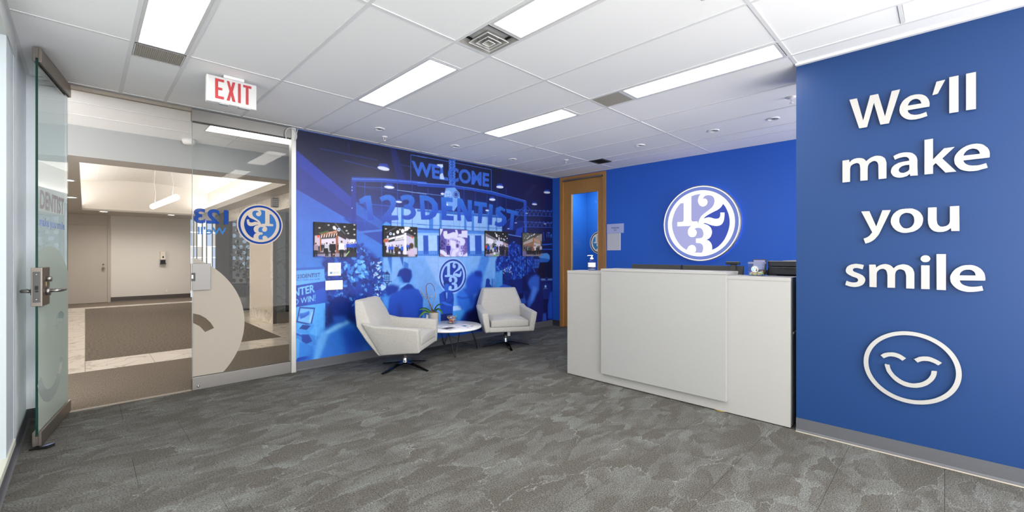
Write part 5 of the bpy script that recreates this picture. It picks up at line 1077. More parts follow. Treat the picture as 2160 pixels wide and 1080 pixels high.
"""P;0,403 505,403 512,0 0,0;72,72,62;0;100;110,102,96
P;0,379 141,402 260,346 22,244;96,96,84;4;100;
P;319,338 505,403 505,262 364,289;150,140,140;5;100;
P;22,234 275,327 275,258 22,186;176,164,160;2;100;
P;275,332 468,271 468,211 275,258;184,150,126;2;100;
P;37,205 275,248 275,120 52,118;150,112,90;3;100;
P;275,248 468,211 468,111 275,120;196,186,190;3;100;
P;260,327 287,327 287,70 260,70;160,104,74;0;100;
P;134,304 133,300 129,296 125,293 119,292 113,293 108,295 105,299 104,304 105,308 108,312 113,315 119,316 125,315 129,312 133,309;216,216,220;1;100;
P;163,323 162,318 159,314 154,311 149,310 143,311 138,314 135,317 134,322 135,326 138,330 143,333 149,334 154,333 159,331 162,327;216,216,220;1;100;
P;193,345 192,340 189,336 184,334 178,333 173,333 168,336 165,340 163,344 165,349 168,353 173,355 178,356 184,355 189,353 192,349;216,216,220;1;100;
P;245,361 244,356 241,352 236,350 230,349 225,349 220,352 216,356 215,360 216,365 220,369 225,371 230,372 236,372 241,369 244,365;216,216,220;1;100;
P;290,372 289,367 285,363 280,361 275,360 269,360 264,363 261,367 260,371 261,376 264,380 269,382 275,383 280,383 285,380 289,376;216,216,220;1;100;
P;319,383 318,378 315,374 310,371 304,370 299,371 294,374 291,377 290,382 291,386 294,390 299,393 304,394 310,393 315,391 318,387;216,216,220;1;100;
P;199,360 198,355 195,351 191,348 186,347 181,347 176,350 173,354 172,359 173,364 176,368 181,371 186,372 191,371 195,369 198,365;90,120,190;0;100;
P;140,392 139,390 137,388 133,387 129,386 125,387 122,388 120,390 119,392 120,394 122,396 125,397 129,398 133,398 137,396 139,395;240,238,226;2;100;
P;92,347 91,345 89,343 86,342 82,341 78,342 74,343 72,345 71,347 72,349 74,351 78,352 82,353 86,352 89,351 91,349;240,238,226;2;100;
P;315,397 314,395 312,393 308,392 304,391 301,391 297,393 295,395 294,397 295,399 297,401 301,402 304,403 308,403 312,402 314,400;240,238,226;2;100;
P;62,313 62,310 59,308 56,307 52,306 48,307 45,308 42,310 42,312 42,314 45,316 48,318 52,318 56,318 59,317 62,315;240,238,226;2;100;
P;404,350 403,348 401,346 398,344 394,344 390,344 386,345 384,347 383,350 384,352 386,354 390,355 394,356 398,355 401,354 403,352;240,238,226;2;100;
P;0,50 505,50 512,0 0,0;130,122,140;6;100;
P;0,89 97,79 82,2 0,0;110,104,160;4;100;
P;138,176 136,172 133,168 129,166 123,165 118,166 113,168 110,172 109,176 110,180 113,184 118,186 123,187 129,186 133,184 136,180;92,66,56;0;100;
P;87,159 160,159 164,97 83,96;110,170,130;1;100;
P;95,101 152,101 148,31 127,31 123,78 119,31 99,31;30,30,40;1;100;
P;184,168 183,164 180,160 176,158 171,157 166,158 161,160 158,163 157,167 158,171 161,175 166,177 171,178 176,177 180,175 183,171;92,66,56;0;100;
P;137,151 205,152 209,93 133,92;70,66,70;1;100;
P;144,97 197,97 194,31 175,31 171,75 167,31 148,31;30,30,40;1;100;
P;230,177 229,173 225,169 221,167 215,166 210,167 205,169 202,173 201,177 202,181 205,185 210,187 215,188 221,187 225,185 229,181;92,66,56;0;100;
P;179,159 252,160 256,97 175,97;80,70,66;1;100;
P;187,101 244,102 240,31 219,31 215,78 211,31 191,31;30,30,40;1;100;
P;328,187 327,182 323,178 318,175 312,174 306,175 301,178 297,182 296,186 297,191 301,195 306,198 312,199 318,198 323,196 327,192;92,66,56;0;100;
P;271,167 353,167 357,96 266,95;210,200,206;1;100;
P;280,101 344,101 339,21 316,21 312,74 307,21 285,21;30,30,40;1;100;
P;280,159 279,156 276,152 272,150 267,149 263,150 259,152 256,155 255,159 256,163 259,166 263,168 267,169 272,168 276,166 279,163;92,66,56;0;100;
P;236,144 299,144 303,89 232,89;140,90,70;1;100;
P;243,93 292,93 289,31 271,31 267,72 264,31 246,31;30,30,40;1;100;
P;392,170 391,166 388,162 384,160 379,159 374,160 369,162 366,165 365,169 366,173 369,177 374,179 379,180 384,179 388,177 391,174;92,66,56;0;100;
P;345,153 413,153 417,93 341,93;60,60,60;1;100;
P;352,98 405,98 401,30 383,30 379,75 375,30 356,30;30,30,40;1;100;
P;452,180 451,175 448,172 444,169 438,168 433,169 428,171 425,175 424,179 425,184 428,187 433,190 438,191 444,190 448,187 451,184;92,66,56;0;100;
P;402,161 475,162 479,98 398,97;90,86,110;1;100;
P;410,102 466,103 462,30 442,30 438,78 434,30 414,30;30,30,40;1;100;
P;496,191 495,187 492,183 488,181 483,180 478,181 473,183 470,186 469,190 470,195 473,198 478,200 483,201 488,200 492,198 495,195;92,66,56;0;100;
P;449,174 517,174 521,114 445,114;190,180,190;1;100;
P;456,118 509,118 505,50 487,50 483,96 479,50 460,50;30,30,40;1;100;
P;105,180 105,177 103,175 100,174 97,173 93,173 90,175 88,177 88,180 88,182 90,185 93,186 97,187 100,186 103,185 105,183;92,66,56;0;100;
P;74,169 119,169 122,130 71,130;80,80,110;1;100;
P;79,133 114,133 112,89 99,89 97,118 94,89 81,89;30,30,40;1;100;
P;59,190 59,188 57,187 55,185 52,185 49,185 47,187 45,188 45,190 45,192 47,194 49,195 52,196 55,195 57,194 59,193;92,66,56;0;100;
P;34,182 70,182 72,151 32,151;100,96,110;1;100;
P;38,153 66,153 64,118 54,118 52,141 50,118 40,118;30,30,40;1;100;
P;417,183 417,181 415,178 412,177 408,176 405,177 402,178 400,181 400,183 400,186 402,188 405,190 408,190 412,190 415,188 417,186;92,66,56;0;100;
P;386,172 431,173 434,132 383,132;90,70,60;1;100;
P;391,135 426,135 424,90 411,90 408,120 406,90 393,90;30,30,40;1;100;"""]
def frame(o, a, b, c): return Matrix(((a[0], b[0], c[0], o[0]), (a[1], b[1], c[1], o[1]), (a[2], b[2], c[2], o[2]), (0, 0, 0, 1)))
R_ = random.Random(11)
# ------------------------------------------------------------------ materials
M = {}
M['blue'] = mat('blue_wall_paint', '14386c', 0.42, var=0.02, scale=3, bump=0.1, bscale=260, spec=0.35)
M['blue2'] = mat('blue_alcove_paint', '2860c6', 0.5, var=0.02, scale=3, bump=0.08, bscale=260, spec=0.35)
M['pale'] = mat('pale_blue_grey_paint', 'dfe3ea', 0.55, var=0.02, scale=2)
M['white'] = mat('white_paint', 'e4e4e4', 0.5, var=0.01)
M['tile'] = mat('acoustic_tile', 'f1f1f1', 0.9, var=0.02, scale=120, bump=0.15, bscale=500, spec=0.2)
M['tee'] = mat('ceiling_tee_metal', 'dededf', 0.6, var=0.01)
M['tee2'] = mat('fixture_frame_white', 'd0d0d0', 0.4, var=0.01)
M['lens'] = emit('light_lens', 'fffaf0', LIGHT_STRENGTH)
M['lens_lobby'] = emit('lobby_light_lens', 'fff8f0', 2.7)
M['base'] = mat('charcoal_rubber_base', '54565c', 0.45, var=0.04, scale=8)
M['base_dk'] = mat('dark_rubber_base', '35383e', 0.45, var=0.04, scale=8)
M['steel'] = mat('brushed_steel', '959391', 0.36, 1.0, var=0.05, scale=60, stretch=(1, 1, 30))
M['steel_warm'] = mat('brushed_nickel', '9c948b', 0.38, 1.0, var=0.05, scale=60, stretch=(1, 1, 30))
M['alu'] = mat('brushed_letter_aluminium', 'bcbab8', 0.5, 0.55, var=0.05, scale=20, stretch=(1, 1, 22))
M['satin'] = mat('satin_steel', '6c6b6a', 0.4, 1.0, var=0.05, scale=60, stretch=(30, 1, 1))
M['chrome'] = mat('polished_chrome', 'd6d4d0', 0.08, 1.0, var=0.0)
M['matte'] = mat('matte_black', '17181a', 0.9, spec=0.1)
M['black'] = mat('black_plastic', '191a1d', 0.4, var=0.05)
M['dgrey'] = mat('dark_grey_plastic', '3a3a3a', 0.45, var=0.05)
M['navyplastic'] = mat('charcoal_printer_plastic', '23262f', 0.4, var=0.05)
M['desk'] = mat('white_desk_laminate', 'a6a5a3', 0.38, var=0.01, scale=6)
M['desk_panel'] = mat('white_desk_front_laminate', 'a2a2a2', 0.38, var=0.01, scale=6)
M['oak'] = mat('oak_veneer', 'a87a44', 0.45, var=0.22, scale=14, stretch=(6, 6, 0.35))
M['grout'] = mat('grout', 'b6ad9f', 0.8)
M['beige_wall'] = mat('beige_lobby_paint', 'd6d1c9', 0.6, var=0.02, scale=2)
M['taupe'] = mat('taupe_door_paint', 'b2a99e', 0.5, var=0.02, scale=3)
M['soffit'] = mat('lobby_soffit_paint', 'b5afa8', 0.6, var=0.02, scale=2)
M['bulk'] = mat('lobby_bulkhead_paint', '9fa1a1', 0.6, var=0.02, scale=2)
M['cream'] = mat('cream_cove_paint', 'e9e4dc', 0.7, var=0.02, scale=2)
M['glass'] = glass('clear_glass', (0.93, 0.965, 0.95))
M['glass_side'] = glass('sidelite_glass', (0.975, 0.985, 0.98), 0.45)
M['glass_edge'] = mat('green_glass_edge', '0c3a30', 0.15, var=0.1, scale=5)
M['glass_dark'] = glass('tinted_office_glass', (0.5, 0.57, 0.62), 1.6)
M['glass_jar'] = glass('jar_glass', (0.97, 0.985, 0.985), 1.0)
M['frost'] = film('frosted_film', 'd2cbc1', 0.9, 0.45)
M['frost_lt'] = film('white_dotted_film', 'b9c0c9', 0.88, 0.6)
M['film_blue'] = film('blue_vinyl', '2a52ab', 0.95, 0.4)
M['film_mid'] = film('mid_blue_vinyl', '4b86cf', 0.95, 0.4)
M['film_white'] = film('cream_vinyl', 'ddd3c8', 0.97, 0.4)
M['film_grey'] = film('grey_lilac_vinyl', 'b5a7a6', 0.8, 0.4)
M['film_lilac'] = film('lilac_blue_vinyl', '8f9fe0', 0.75, 0.4)
M['red'] = mat('red_sign_letter', 'b03038', 0.5)
M['ink'] = mat('black_ink', '20242c', 0.7)
M['bluecard'] = mat('pale_blue_card', 'a9b3df', 0.6)
M['greycard'] = mat('grey_paper', 'c4c6cf', 0.6)
M['paper'] = mat('white_paper', 'e9e7e4', 0.7)

def carpet():
    m, nt, out = nodes_of('grey_loop_carpet')
    b = N(nt, 'ShaderNodeBsdfPrincipled'); b.inputs['Roughness'].default_value = 0.95; b.inputs['Specular IOR Level'].default_value = 0.1
    geo = N(nt, 'ShaderNodeNewGeometry')
    def math_(op, a, c=None, clamp=False):
        n = N(nt, 'ShaderNodeMath', operation=op); n.use_clamp = clamp
        for i, v in enumerate((a, c)):
            if v is None: continue
            if isinstance(v, (int, float)): n.inputs[i].default_value = v
            else: nt.links.new(v, n.inputs[i])
        return n.outputs[0]
    def vec(op, a, c=None, sc=None):
        n = N(nt, 'ShaderNodeVectorMath', operation=op)
        for i, v in enumerate((a, c)):
            if v is None: continue
            if isinstance(v, tuple): n.inputs[i].default_value = v
            else: nt.links.new(v, n.inputs[i])
        if sc is not None: n.inputs['Scale'].default_value = sc
        return n
    mp = N(nt, 'ShaderNodeMapping'); mp.inputs['Rotation'].default_value = (0, 0, math.radians(-14)); mp.inputs['Scale'].default_value = (0.95, 1.9, 1)
    nt.links.new(geo.outputs['Position'], mp.inputs[0])
    wn = N(nt, 'ShaderNodeTexNoise'); wn.inputs['Scale'].default_value = 2.6; wn.inputs['Detail'].default_value = 5; wn.inputs['Roughness'].default_value = 0.6
    nt.links.new(mp.outputs[0], wn.inputs['Vector'])
    warp = vec('ADD', mp.outputs[0], vec('SCALE', vec('SUBTRACT', wn.outputs['Color'], (0.5, 0.5, 0.5)).outputs[0], sc=0.6).outputs[0]).outputs[0]
    def crumple(scale, k):
        """facets like creased paper: each cell carries its own tilt"""
        vo = N(nt, 'ShaderNodeTexVoronoi', feature='F1', voronoi_dimensions='2D'); vo.inputs['Scale'].default_value = scale
        nt.links.new(warp, vo.inputs['Vector'])
        d = vec('SUBTRACT', warp, vo.outputs['Position']).outputs[0]
        r = vec('SUBTRACT', vo.outputs['Color'], (0.5, 0.5, 0.5)).outputs[0]
        return math_('MULTIPLY', vec('DOT_PRODUCT', d, r).outputs['Value'], scale * k), vo
    f1, v1 = crumple(2.3, 1.2); f2, v2 = crumple(5.2, 1.0)
    n1 = N(nt, 'ShaderNodeTexNoise'); n1.inputs['Scale'].default_value = 2.2; n1.inputs['Detail'].default_value = 7; n1.inputs['Roughness'].default_value = 0.65
    nt.links.new(warp, n1.inputs['Vector'])
    fs = math_('ADD', math_('ADD', f1, f2), n1.outputs[0])
    # loop grain
    mp2 = N(nt, 'ShaderNodeMapping'); mp2.inputs['Scale'].default_value = (1.0, 1.5, 1)
    nt.links.new(geo.outputs['Position'], mp2.inputs[0])
    n2 = N(nt, 'ShaderNodeTexNoise'); n2.inputs['Scale'].default_value = 115; n2.inputs['Detail'].default_value = 2.5
    nt.links.new(mp2.outputs[0], n2.inputs['Vector'])
    n3 = N(nt, 'ShaderNodeTexNoise'); n3.inputs['Scale'].default_value = 90; n3.inputs['Detail'].default_value = 3
    nt.links.new(mp2.outputs[0], n3.inputs['Vector'])
    fd = math_('ADD', fs, math_('MULTIPLY', math_('SUBTRACT', n3.outputs[0], 0.5), 0.9))
    r1 = N(nt, 'ShaderNodeValToRGB')
    r1.color_ramp.elements[0].position = 0.2; r1.color_ramp.elements[0].color = (*lin('53514d'), 1)
    r1.color_ramp.elements[1].position = 0.95; r1.color_ramp.elements[1].color = (*lin('6a6c6a'), 1)
    e = r1.color_ramp.elements.new(0.5); e.color = (*lin('5d5c59'), 1)
    nt.links.new(fd, r1.inputs[0])
    # sparse pale creases
    vo = N(nt, 'ShaderNodeTexVoronoi', feature='DISTANCE_TO_EDGE', voronoi_dimensions='2D'); vo.inputs['Scale'].default_value = 2.3
    nt.links.new(warp, vo.inputs['Vector'])
    rv = N(nt, 'ShaderNodeMapRange'); rv.inputs[1].default_value = 0.0; rv.inputs[2].default_value = 0.018; rv.inputs[3].default_value = 1.0; rv.inputs[4].default_value = 0.0
    nt.links.new(vo.outputs[0], rv.inputs[0])
    br = N(nt, 'ShaderNodeMapRange'); br.inputs[1].default_value = 0.44; br.inputs[2].default_value = 0.56
    nt.links.new(n1.outputs[0], br.inputs[0])
    vm = math_('MULTIPLY', math_('MULTIPLY', rv.outputs[0], br.outputs[0]), 0.8)
    m2 = N(nt, 'ShaderNodeMix', data_type='RGBA'); nt.links.new(vm, m2.inputs[0]); nt.links.new(r1.outputs[0], m2.inputs[6]); m2.inputs[7].default_value = (*lin('828482'), 1)
    r2 = N(nt, 'ShaderNodeMapRange'); r2.inputs[1].default_value = 0.3; r2.inputs[2].default_value = 0.7; r2.inputs[3].default_value = 0.4; r2.inputs[4].default_value = 1.6
    nt.links.new(n2.outputs[0], r2.inputs[0])
    inf = N(nt, 'ShaderNodeObjectInfo')
    r3 = N(nt, 'ShaderNodeMapRange'); r3.inputs[3].default_value = 0.97; r3.inputs[4].default_value = 1.03
    nt.links.new(inf.outputs['Random'], r3.inputs[0])
    sc = N(nt, 'ShaderNodeVectorMath', operation='SCALE'); nt.links.new(m2.outputs[2], sc.inputs[0]); nt.links.new(math_('MULTIPLY', r2.outputs[0], r3.outputs[0]), sc.inputs['Scale'])
    nt.links.new(sc.outputs[0], b.inputs['Base Color'])
    bp = N(nt, 'ShaderNodeBump'); bp.inputs['Strength'].default_value = 0.5; bp.inputs['Distance'].default_value = 0.004
    nt.links.new(n2.outputs[0], bp.inputs['Height']); nt.links.new(bp.outputs[0], b.inputs['Normal'])
    nt.links.new(b.outputs[0], out.inputs[0])
    return m
M['carpet'] = carpet()
M['carpet_lobby'] = mat('brown_ribbed_carpet', '796f64', 0.95, var=0.9, scale=55, spec=0.1, stretch=(2.6, 0.6, 1), bump=0.6)
M['carpet_inset'] = mat('brown_inset_carpet', '6e655b', 0.95, var=1.1, scale=38, spec=0.1, bump=0.5)

def marble():
    m, nt, out = nodes_of('cream_marble')
    b = N(nt, 'ShaderNodeBsdfPrincipled'); b.inputs['Roughness'].default_value = 0.16
    geo = N(nt, 'ShaderNodeNewGeometry')
    n1 = N(nt, 'ShaderNodeTexNoise'); n1.inputs['Scale'].default_value = 1.6; n1.inputs['Detail'].default_value = 6; n1.inputs['Distortion'].default_value = 2.2
    nt.links.new(geo.outputs['Position'], n1.inputs['Vector'])
    r = N(nt, 'ShaderNodeValToRGB'); r.color_ramp.elements[0].position = 0.47; r.color_ramp.elements[0].color = (*lin('e2d8cb'), 1)
    r.color_ramp.elements[1].position = 0.53; r.color_ramp.elements[1].color = (*lin('e4dacd'), 1)
    e = r.color_ramp.elements.new(0.5); e.color = (*lin('c2b5a4'), 1)
    nt.links.new(n1.outputs[0], r.inputs[0]); nt.links.new(r.outputs[0], b.inputs['Base Color']); nt.links.new(b.outputs[0], out.inputs[0])
    return m
M['marble'] = marble()

def fabric():
    m, nt, out = nodes_of('oatmeal_weave')
    b = N(nt, 'ShaderNodeBsdfPrincipled'); b.inputs['Roughness'].default_value = 0.9; b.inputs['Specular IOR Level'].default_value = 0.15
    b.inputs['Sheen Weight'].default_value = 0.2
    tc = N(nt, 'ShaderNodeTexCoord')
    ns = []
    for s in ((1, 1, 4), (4, 4, 1)):
        mp = N(nt, 'ShaderNodeMapping'); mp.inputs['Scale'].default_value = s; nt.links.new(tc.outputs['Object'], mp.inputs[0])
        n = N(nt, 'ShaderNodeTexNoise'); n.inputs['Scale'].default_value = 160; n.inputs['Detail'].default_value = 2; nt.links.new(mp.outputs[0], n.inputs['Vector']); ns.append(n)
    ad = N(nt, 'ShaderNodeMath', operation='ADD'); nt.links.new(ns[0].outputs[0], ad.inputs[0]); nt.links.new(ns[1].outputs[0], ad.inputs[1])
    r = N(nt, 'ShaderNodeMapRange'); r.inputs[1].default_value = 0.82; r.inputs[2].default_value = 1.18; nt.links.new(ad.outputs[0], r.inputs[0])
    mx = N(nt, 'ShaderNodeMix', data_type='RGBA'); mx.inputs[6].default_value = (*lin('999793'), 1); mx.inputs[7].default_value = (*lin('bdbbb7'), 1)
    nt.links.new(r.outputs[0], mx.inputs[0]); nt.links.new(mx.outputs[2], b.inputs['Base Color'])
    bp = N(nt, 'ShaderNodeBump'); bp.inputs['Strength'].default_value = 0.25; bp.inputs['Distance'].default_value = 0.002
    nt.links.new(ad.outputs[0], bp.inputs['Height']); nt.links.new(bp.outputs[0], b.inputs['Normal']); nt.links.new(b.outputs[0], out.inputs[0])
    return m
M['fabric'] = fabric()

# ------------------------------------------------------------------ room shell
XL, XR, XB, YM = -0.325, 3.73, 6.12, 5.10
floor = struct('floor', MB().box(-0.6, 6.3, -1.8, 5.09, -0.06, -0.008), M['base_dk'])
floor['label'] = 'grey streaked loop carpet laid in planks'
# carpet planks: individual pieces with hairline seams
pw, pl = 0.457, 0.914
tile_me = {}
for r in range(-3, 11):
    y0 = 0.459 + r * pw
    off = (r % 3) * pl / 3
    k = -2
    while True:
        x0 = -0.7 + off + k * pl; k += 1
        if x0 > 6.3: break
        a, b_, c, d = max(x0, -0.56), min(x0 + pl, 6.28), y0, min(y0 + pw, 5.085)
        if b_ - a < 0.02 or d - c < 0.02: continue
        if d < -0.9: continue
        o = link('carpet_tile', MB().box(0, b_ - a - 0.0016, 0, d - c - 0.0016, -0.008, 0).mesh('carpet_tile', M['carpet']), floor, (a, c, 0))

wn = struct('wall_north', MB().box(1.655, 6.3, YM, YM + 0.12, 0, 2.74), M['blue2'])
struct('wall_east', MB().box(XB, XB + 0.15, -1.0, 3.95, 0, 2.74).box(XB, XB + 0.15, 4.916, 5.1, 0, 2.74).box(XB, XB + 0.15, 3.95, 4.916, 2.685, 2.74), M['blue2'], 'saturated blue wall behind the reception desk')
struct('wall_right', MB().box(XR, XR + 0.45, -1.0, 0.775, 0, 2.74), M['blue'], 'blue wall carrying the metal slogan')  # depth added out of view to keep alcove light off the desk end
# left wall with its big aluminium window
struct('wall_left', MB().box(XL - 0.14, XL, 4.18, 5.12, 0, 2.74).box(XL - 0.14, XL, -1.0, 4.18, 0, 0.09), M['pale'], 'pale wall left of the glass door')
struct('wall_return', MB().box(XL - 0.14, -0.105, 5.045, 5.16, 0, 2.74), M['pale'], 'narrow pale return wall beside the door hinge')
wf = MB().box(XL - 0.12, XL + 0.004, 3.80, 4.18, 0.10, 2.56).box(XL - 0.12, XL + 0.006, 4.14, 4.18, 0.09, 2.56)
win = struct('window_1', wf, mat('window_frame_grey', 'b9c2c9', 0.4, var=0.02), 'tall grey aluminium framed side window at the left edge')
struct('window_sill', MB().box(XL - 0.14, XL + 0.012, -1.0, 4.17, 0.09, 0.13), mat('sill_cream', 'c9cabd', 0.45), parent=win)
struct('window_head', MB().box(XL - 0.14, XL + 0.01, -1.0, 4.18, 2.56, 2.70), mat('head_grey', 'b6bab8', 0.5), parent=win)
struct('pane', MB().box(XL - 0.07, XL - 0.06, -1.0, 3.80, 0.13, 2.56), glass('window_tint', (0.46, 0.48, 0.48)), parent=win)
for y in (-0.7, 1.5): struct('mullion', MB().box(XL - 0.1, XL, y, y + 0.06, 0.13, 2.56), M['steel'], parent=win)

# baseboards with a small toe
def baseboard(name, p, q, nx, ny, h, m):
    prof = [(0, 0), (0.02, 0), (0.012, 0.006), (0.006, 0.018), (0.005, h), (0, h)]
    mb = MB().loft([[(x + nx * d, y + ny * d, z) for d, z in prof] for x, y in (p, q)])
    return struct(name, mb, m)
baseboard('baseboard_north', (1.665, YM - 0.002), (XB, YM - 0.002), 0, -1, 0.10, M['base'])
baseboard('baseboard_right', (XR, -1.5), (XR, 0.775), -1, 0, 0.098, M['base'])
baseboard('baseboard_left', (XL, -1.0), (XL, 5.045), 1, 0, 0.092, M['base'])
baseboard('baseboard_return', (XL, 5.045), (-0.105, 5.045), 0, -1, 0.094, M['base_dk'])
baseboard('baseboard_east', (XB, -0.95), (XB, 3.95), -1, 0, 0.10, M['base'])
baseboard('baseboard_corner', (XB, 4.916), (XB, YM), -1, 0, 0.10, M['base_dk'])
struct('trim_1', MB().box(XR - 0.022, XR - 0.019, -1.5, 0.775, 0.0, 0.006), M['grout'], 'pale strip painted as the light along the right baseboard toe')  # pale strip colours in the lit line on the baseboard toe

# ceiling: slab, tees, individual tiles
ceil = struct('ceiling', MB().box(-0.6, 6.3, -1.8, 5.09, 2.745, 2.8), M['white'], 'white suspended ceiling of large acoustic tiles')
XLN = [XL, 0.22, 0.52, 1.125, 1.73, 2.025, 2.625, 3.235, 3.53, 4.14, 4.745, 5.34, 5.64, XB]
YLN = [-0.99, -0.74, 0.77, 2.27, 3.772, 5.03]
LANES = {1: 'a', 4: 'b', 7: 'c', 11: 'd'}
segs = {1: [(-0.99, -0.74, 't'), (-0.74, 0.77, 't'), (0.79, 1.96, 'L'), (1.97, 2.27, 't'), (2.27, 2.59, 't'), (2.59, 3.755, 'L'), (3.772, 4.03, 'G'), (4.03, 5.03, 't')],
        4: [(-0.99, -0.74, 't'), (-0.74, 0.77, 't'), (0.79, 1.945, 'L'), (1.955, 2.262, 'D'), (2.28, 2.575, 't'), (2.59, 3.755, 'L'), (3.772, 5.03, 't')],
        7: [(-0.99, -0.74, 't'), (-0.74, 0.18, 't'), (0.18, 0.77, 't'), (0.79, 1.955, 'L'), (1.98, 2.265, 'G'), (2.28, 2.575, 't'), (2.59, 3.755, 'L'), (3.772, 5.03, 't')],
        11: [(-0.74, 0.77, 't'), (0.77, 2.27, 't'), (2.27, 3.54, 't'), (3.54, 3.765, 'V'), (3.772, 5.03, 't')]}
def tile(x0, x1, y0, y1):
    g = 0.011; wx, wy = x1 - x0 - 2 * g, y1 - y0 - 2 * g
    dz = R_.uniform(-0.001, 0.001)
    link('ceiling_tile', MB().box(0, wx, 0, wy, 0, 0.014).mesh('ceiling_tile', M['tile']), ceil, (x0 + g, y0 + g, CEIL + 0.004 + dz))
cells = []
for i in range(len(XLN) - 1):
    if i in segs:
        for y0, y1, k in segs[i]:
            if k == 't': tile(XLN[i], XLN[i + 1], y0, y1)
            else: cells.append((XLN[i], XLN[i + 1], y0, y1, k))
    else:
        ys = YLN[:]
        if i in (8, 9, 10, 12): ys = [-0.99, -0.74, 0.77, 2.27, 3.772, 5.03]
        for y0, y1 in zip(ys, ys[1:]): tile(XLN[i], XLN[i + 1], y0, y1)
for x in XLN[1:-1]: link('ceiling_tee', MB().box(x - 0.0115, x + 0.0115, -0.99, 5.03, CEIL, CEIL + 0.03).mesh('ceiling_tee', M['tee']), ceil)
for y in YLN[1:]: link('ceiling_tee', MB().box(XL, XB, y - 0.0115, y + 0.0115, CEIL + 0.0005, CEIL + 0.03).mesh('ceiling_tee', M['tee']), ceil)
for x0, x1, ys in ((0.22, 0.52, (2.595, 3.77, 4.03)), (1.73, 2.025, (1.95, 2.58)), (3.235, 3.53, (0.18, 1.968, 2.58))):
    for y in ys: link('ceiling_tee', MB().box(x0, x1, y - 0.009, y + 0.009, CEIL + 0.0005, CEIL + 0.03).mesh('ceiling_tee', M['tee']), ceil)
link('ceiling_edge_trim', MB().box(XL, XB, 5.03, 5.10, CEIL + 0.002, CEIL + 0.02).box(XB - 0.02, XB, -1.5, 5.03, CEIL, CEIL + 0.012).box(XL, XL + 0.02, -1, 5.03, CEIL, CEIL + 0.012).box(XR - 0.03, XR, -1, 0.775, CEIL - 0.012, CEIL + 0.004).mesh('ceiling_edge_trim', M['tee']), ceil)

# ------------------------------------------------------------------ lights and ceiling fittings
LAB = {(1, 1): 'recessed light panel above the open glass door, at the top edge', (4, 1): 'recessed light panel beside the square air diffuser',
       (4, 2): 'recessed light panel nearest the exit sign side of the seating', (7, 1): 'long recessed light panel ending near the slogan wall', (7, 2): 'recessed light panel over the middle of the room, furthest back'}
def ceiling_light(x0, x1, y0, y1, label):
    t = thing('ceiling_light', label, 'ceiling light', ((x0 + x1) / 2, (y0 + y1) / 2, CEIL), group='recessed fluorescent lights')
    f = MB(); b = 0.018; z0, z1 = CEIL - 0.001, CEIL + 0.04
    X0, X1, Y0, Y1 = x0 + 0.012, x1 - 0.012, y0, y1
    f.box(X0, X0 + b, Y0, Y1, z0, z1).box(X1 - b, X1, Y0, Y1, z0, z1).box(X0 + b, X1 - b, Y0, Y0 + b, z0, z1).box(X0 + b, X1 - b, Y1 - b, Y1, z0, z1)
    put('frame', f, M['tee2'], t)
    put('lens', MB().box(X0 + b, X1 - b, Y0 + b, Y1 - b, CEIL + 0.006, CEIL + 0.012), M['lens'], t)
def lab_light(x0, y0):
    i = 1 if x0 < 1 else 4 if x0 < 3 else 7; j = 2 if y0 > 2 else 1 if y0 > 0 else 0
    if (i, j) == (1, 2): return 'recessed light panel ahead of the open glass door, grille at its end'
    if (i, j) == (1, 1): return 'recessed light panel overhead beside the window'
    return LAB.get((i, j), 'recessed light panel')
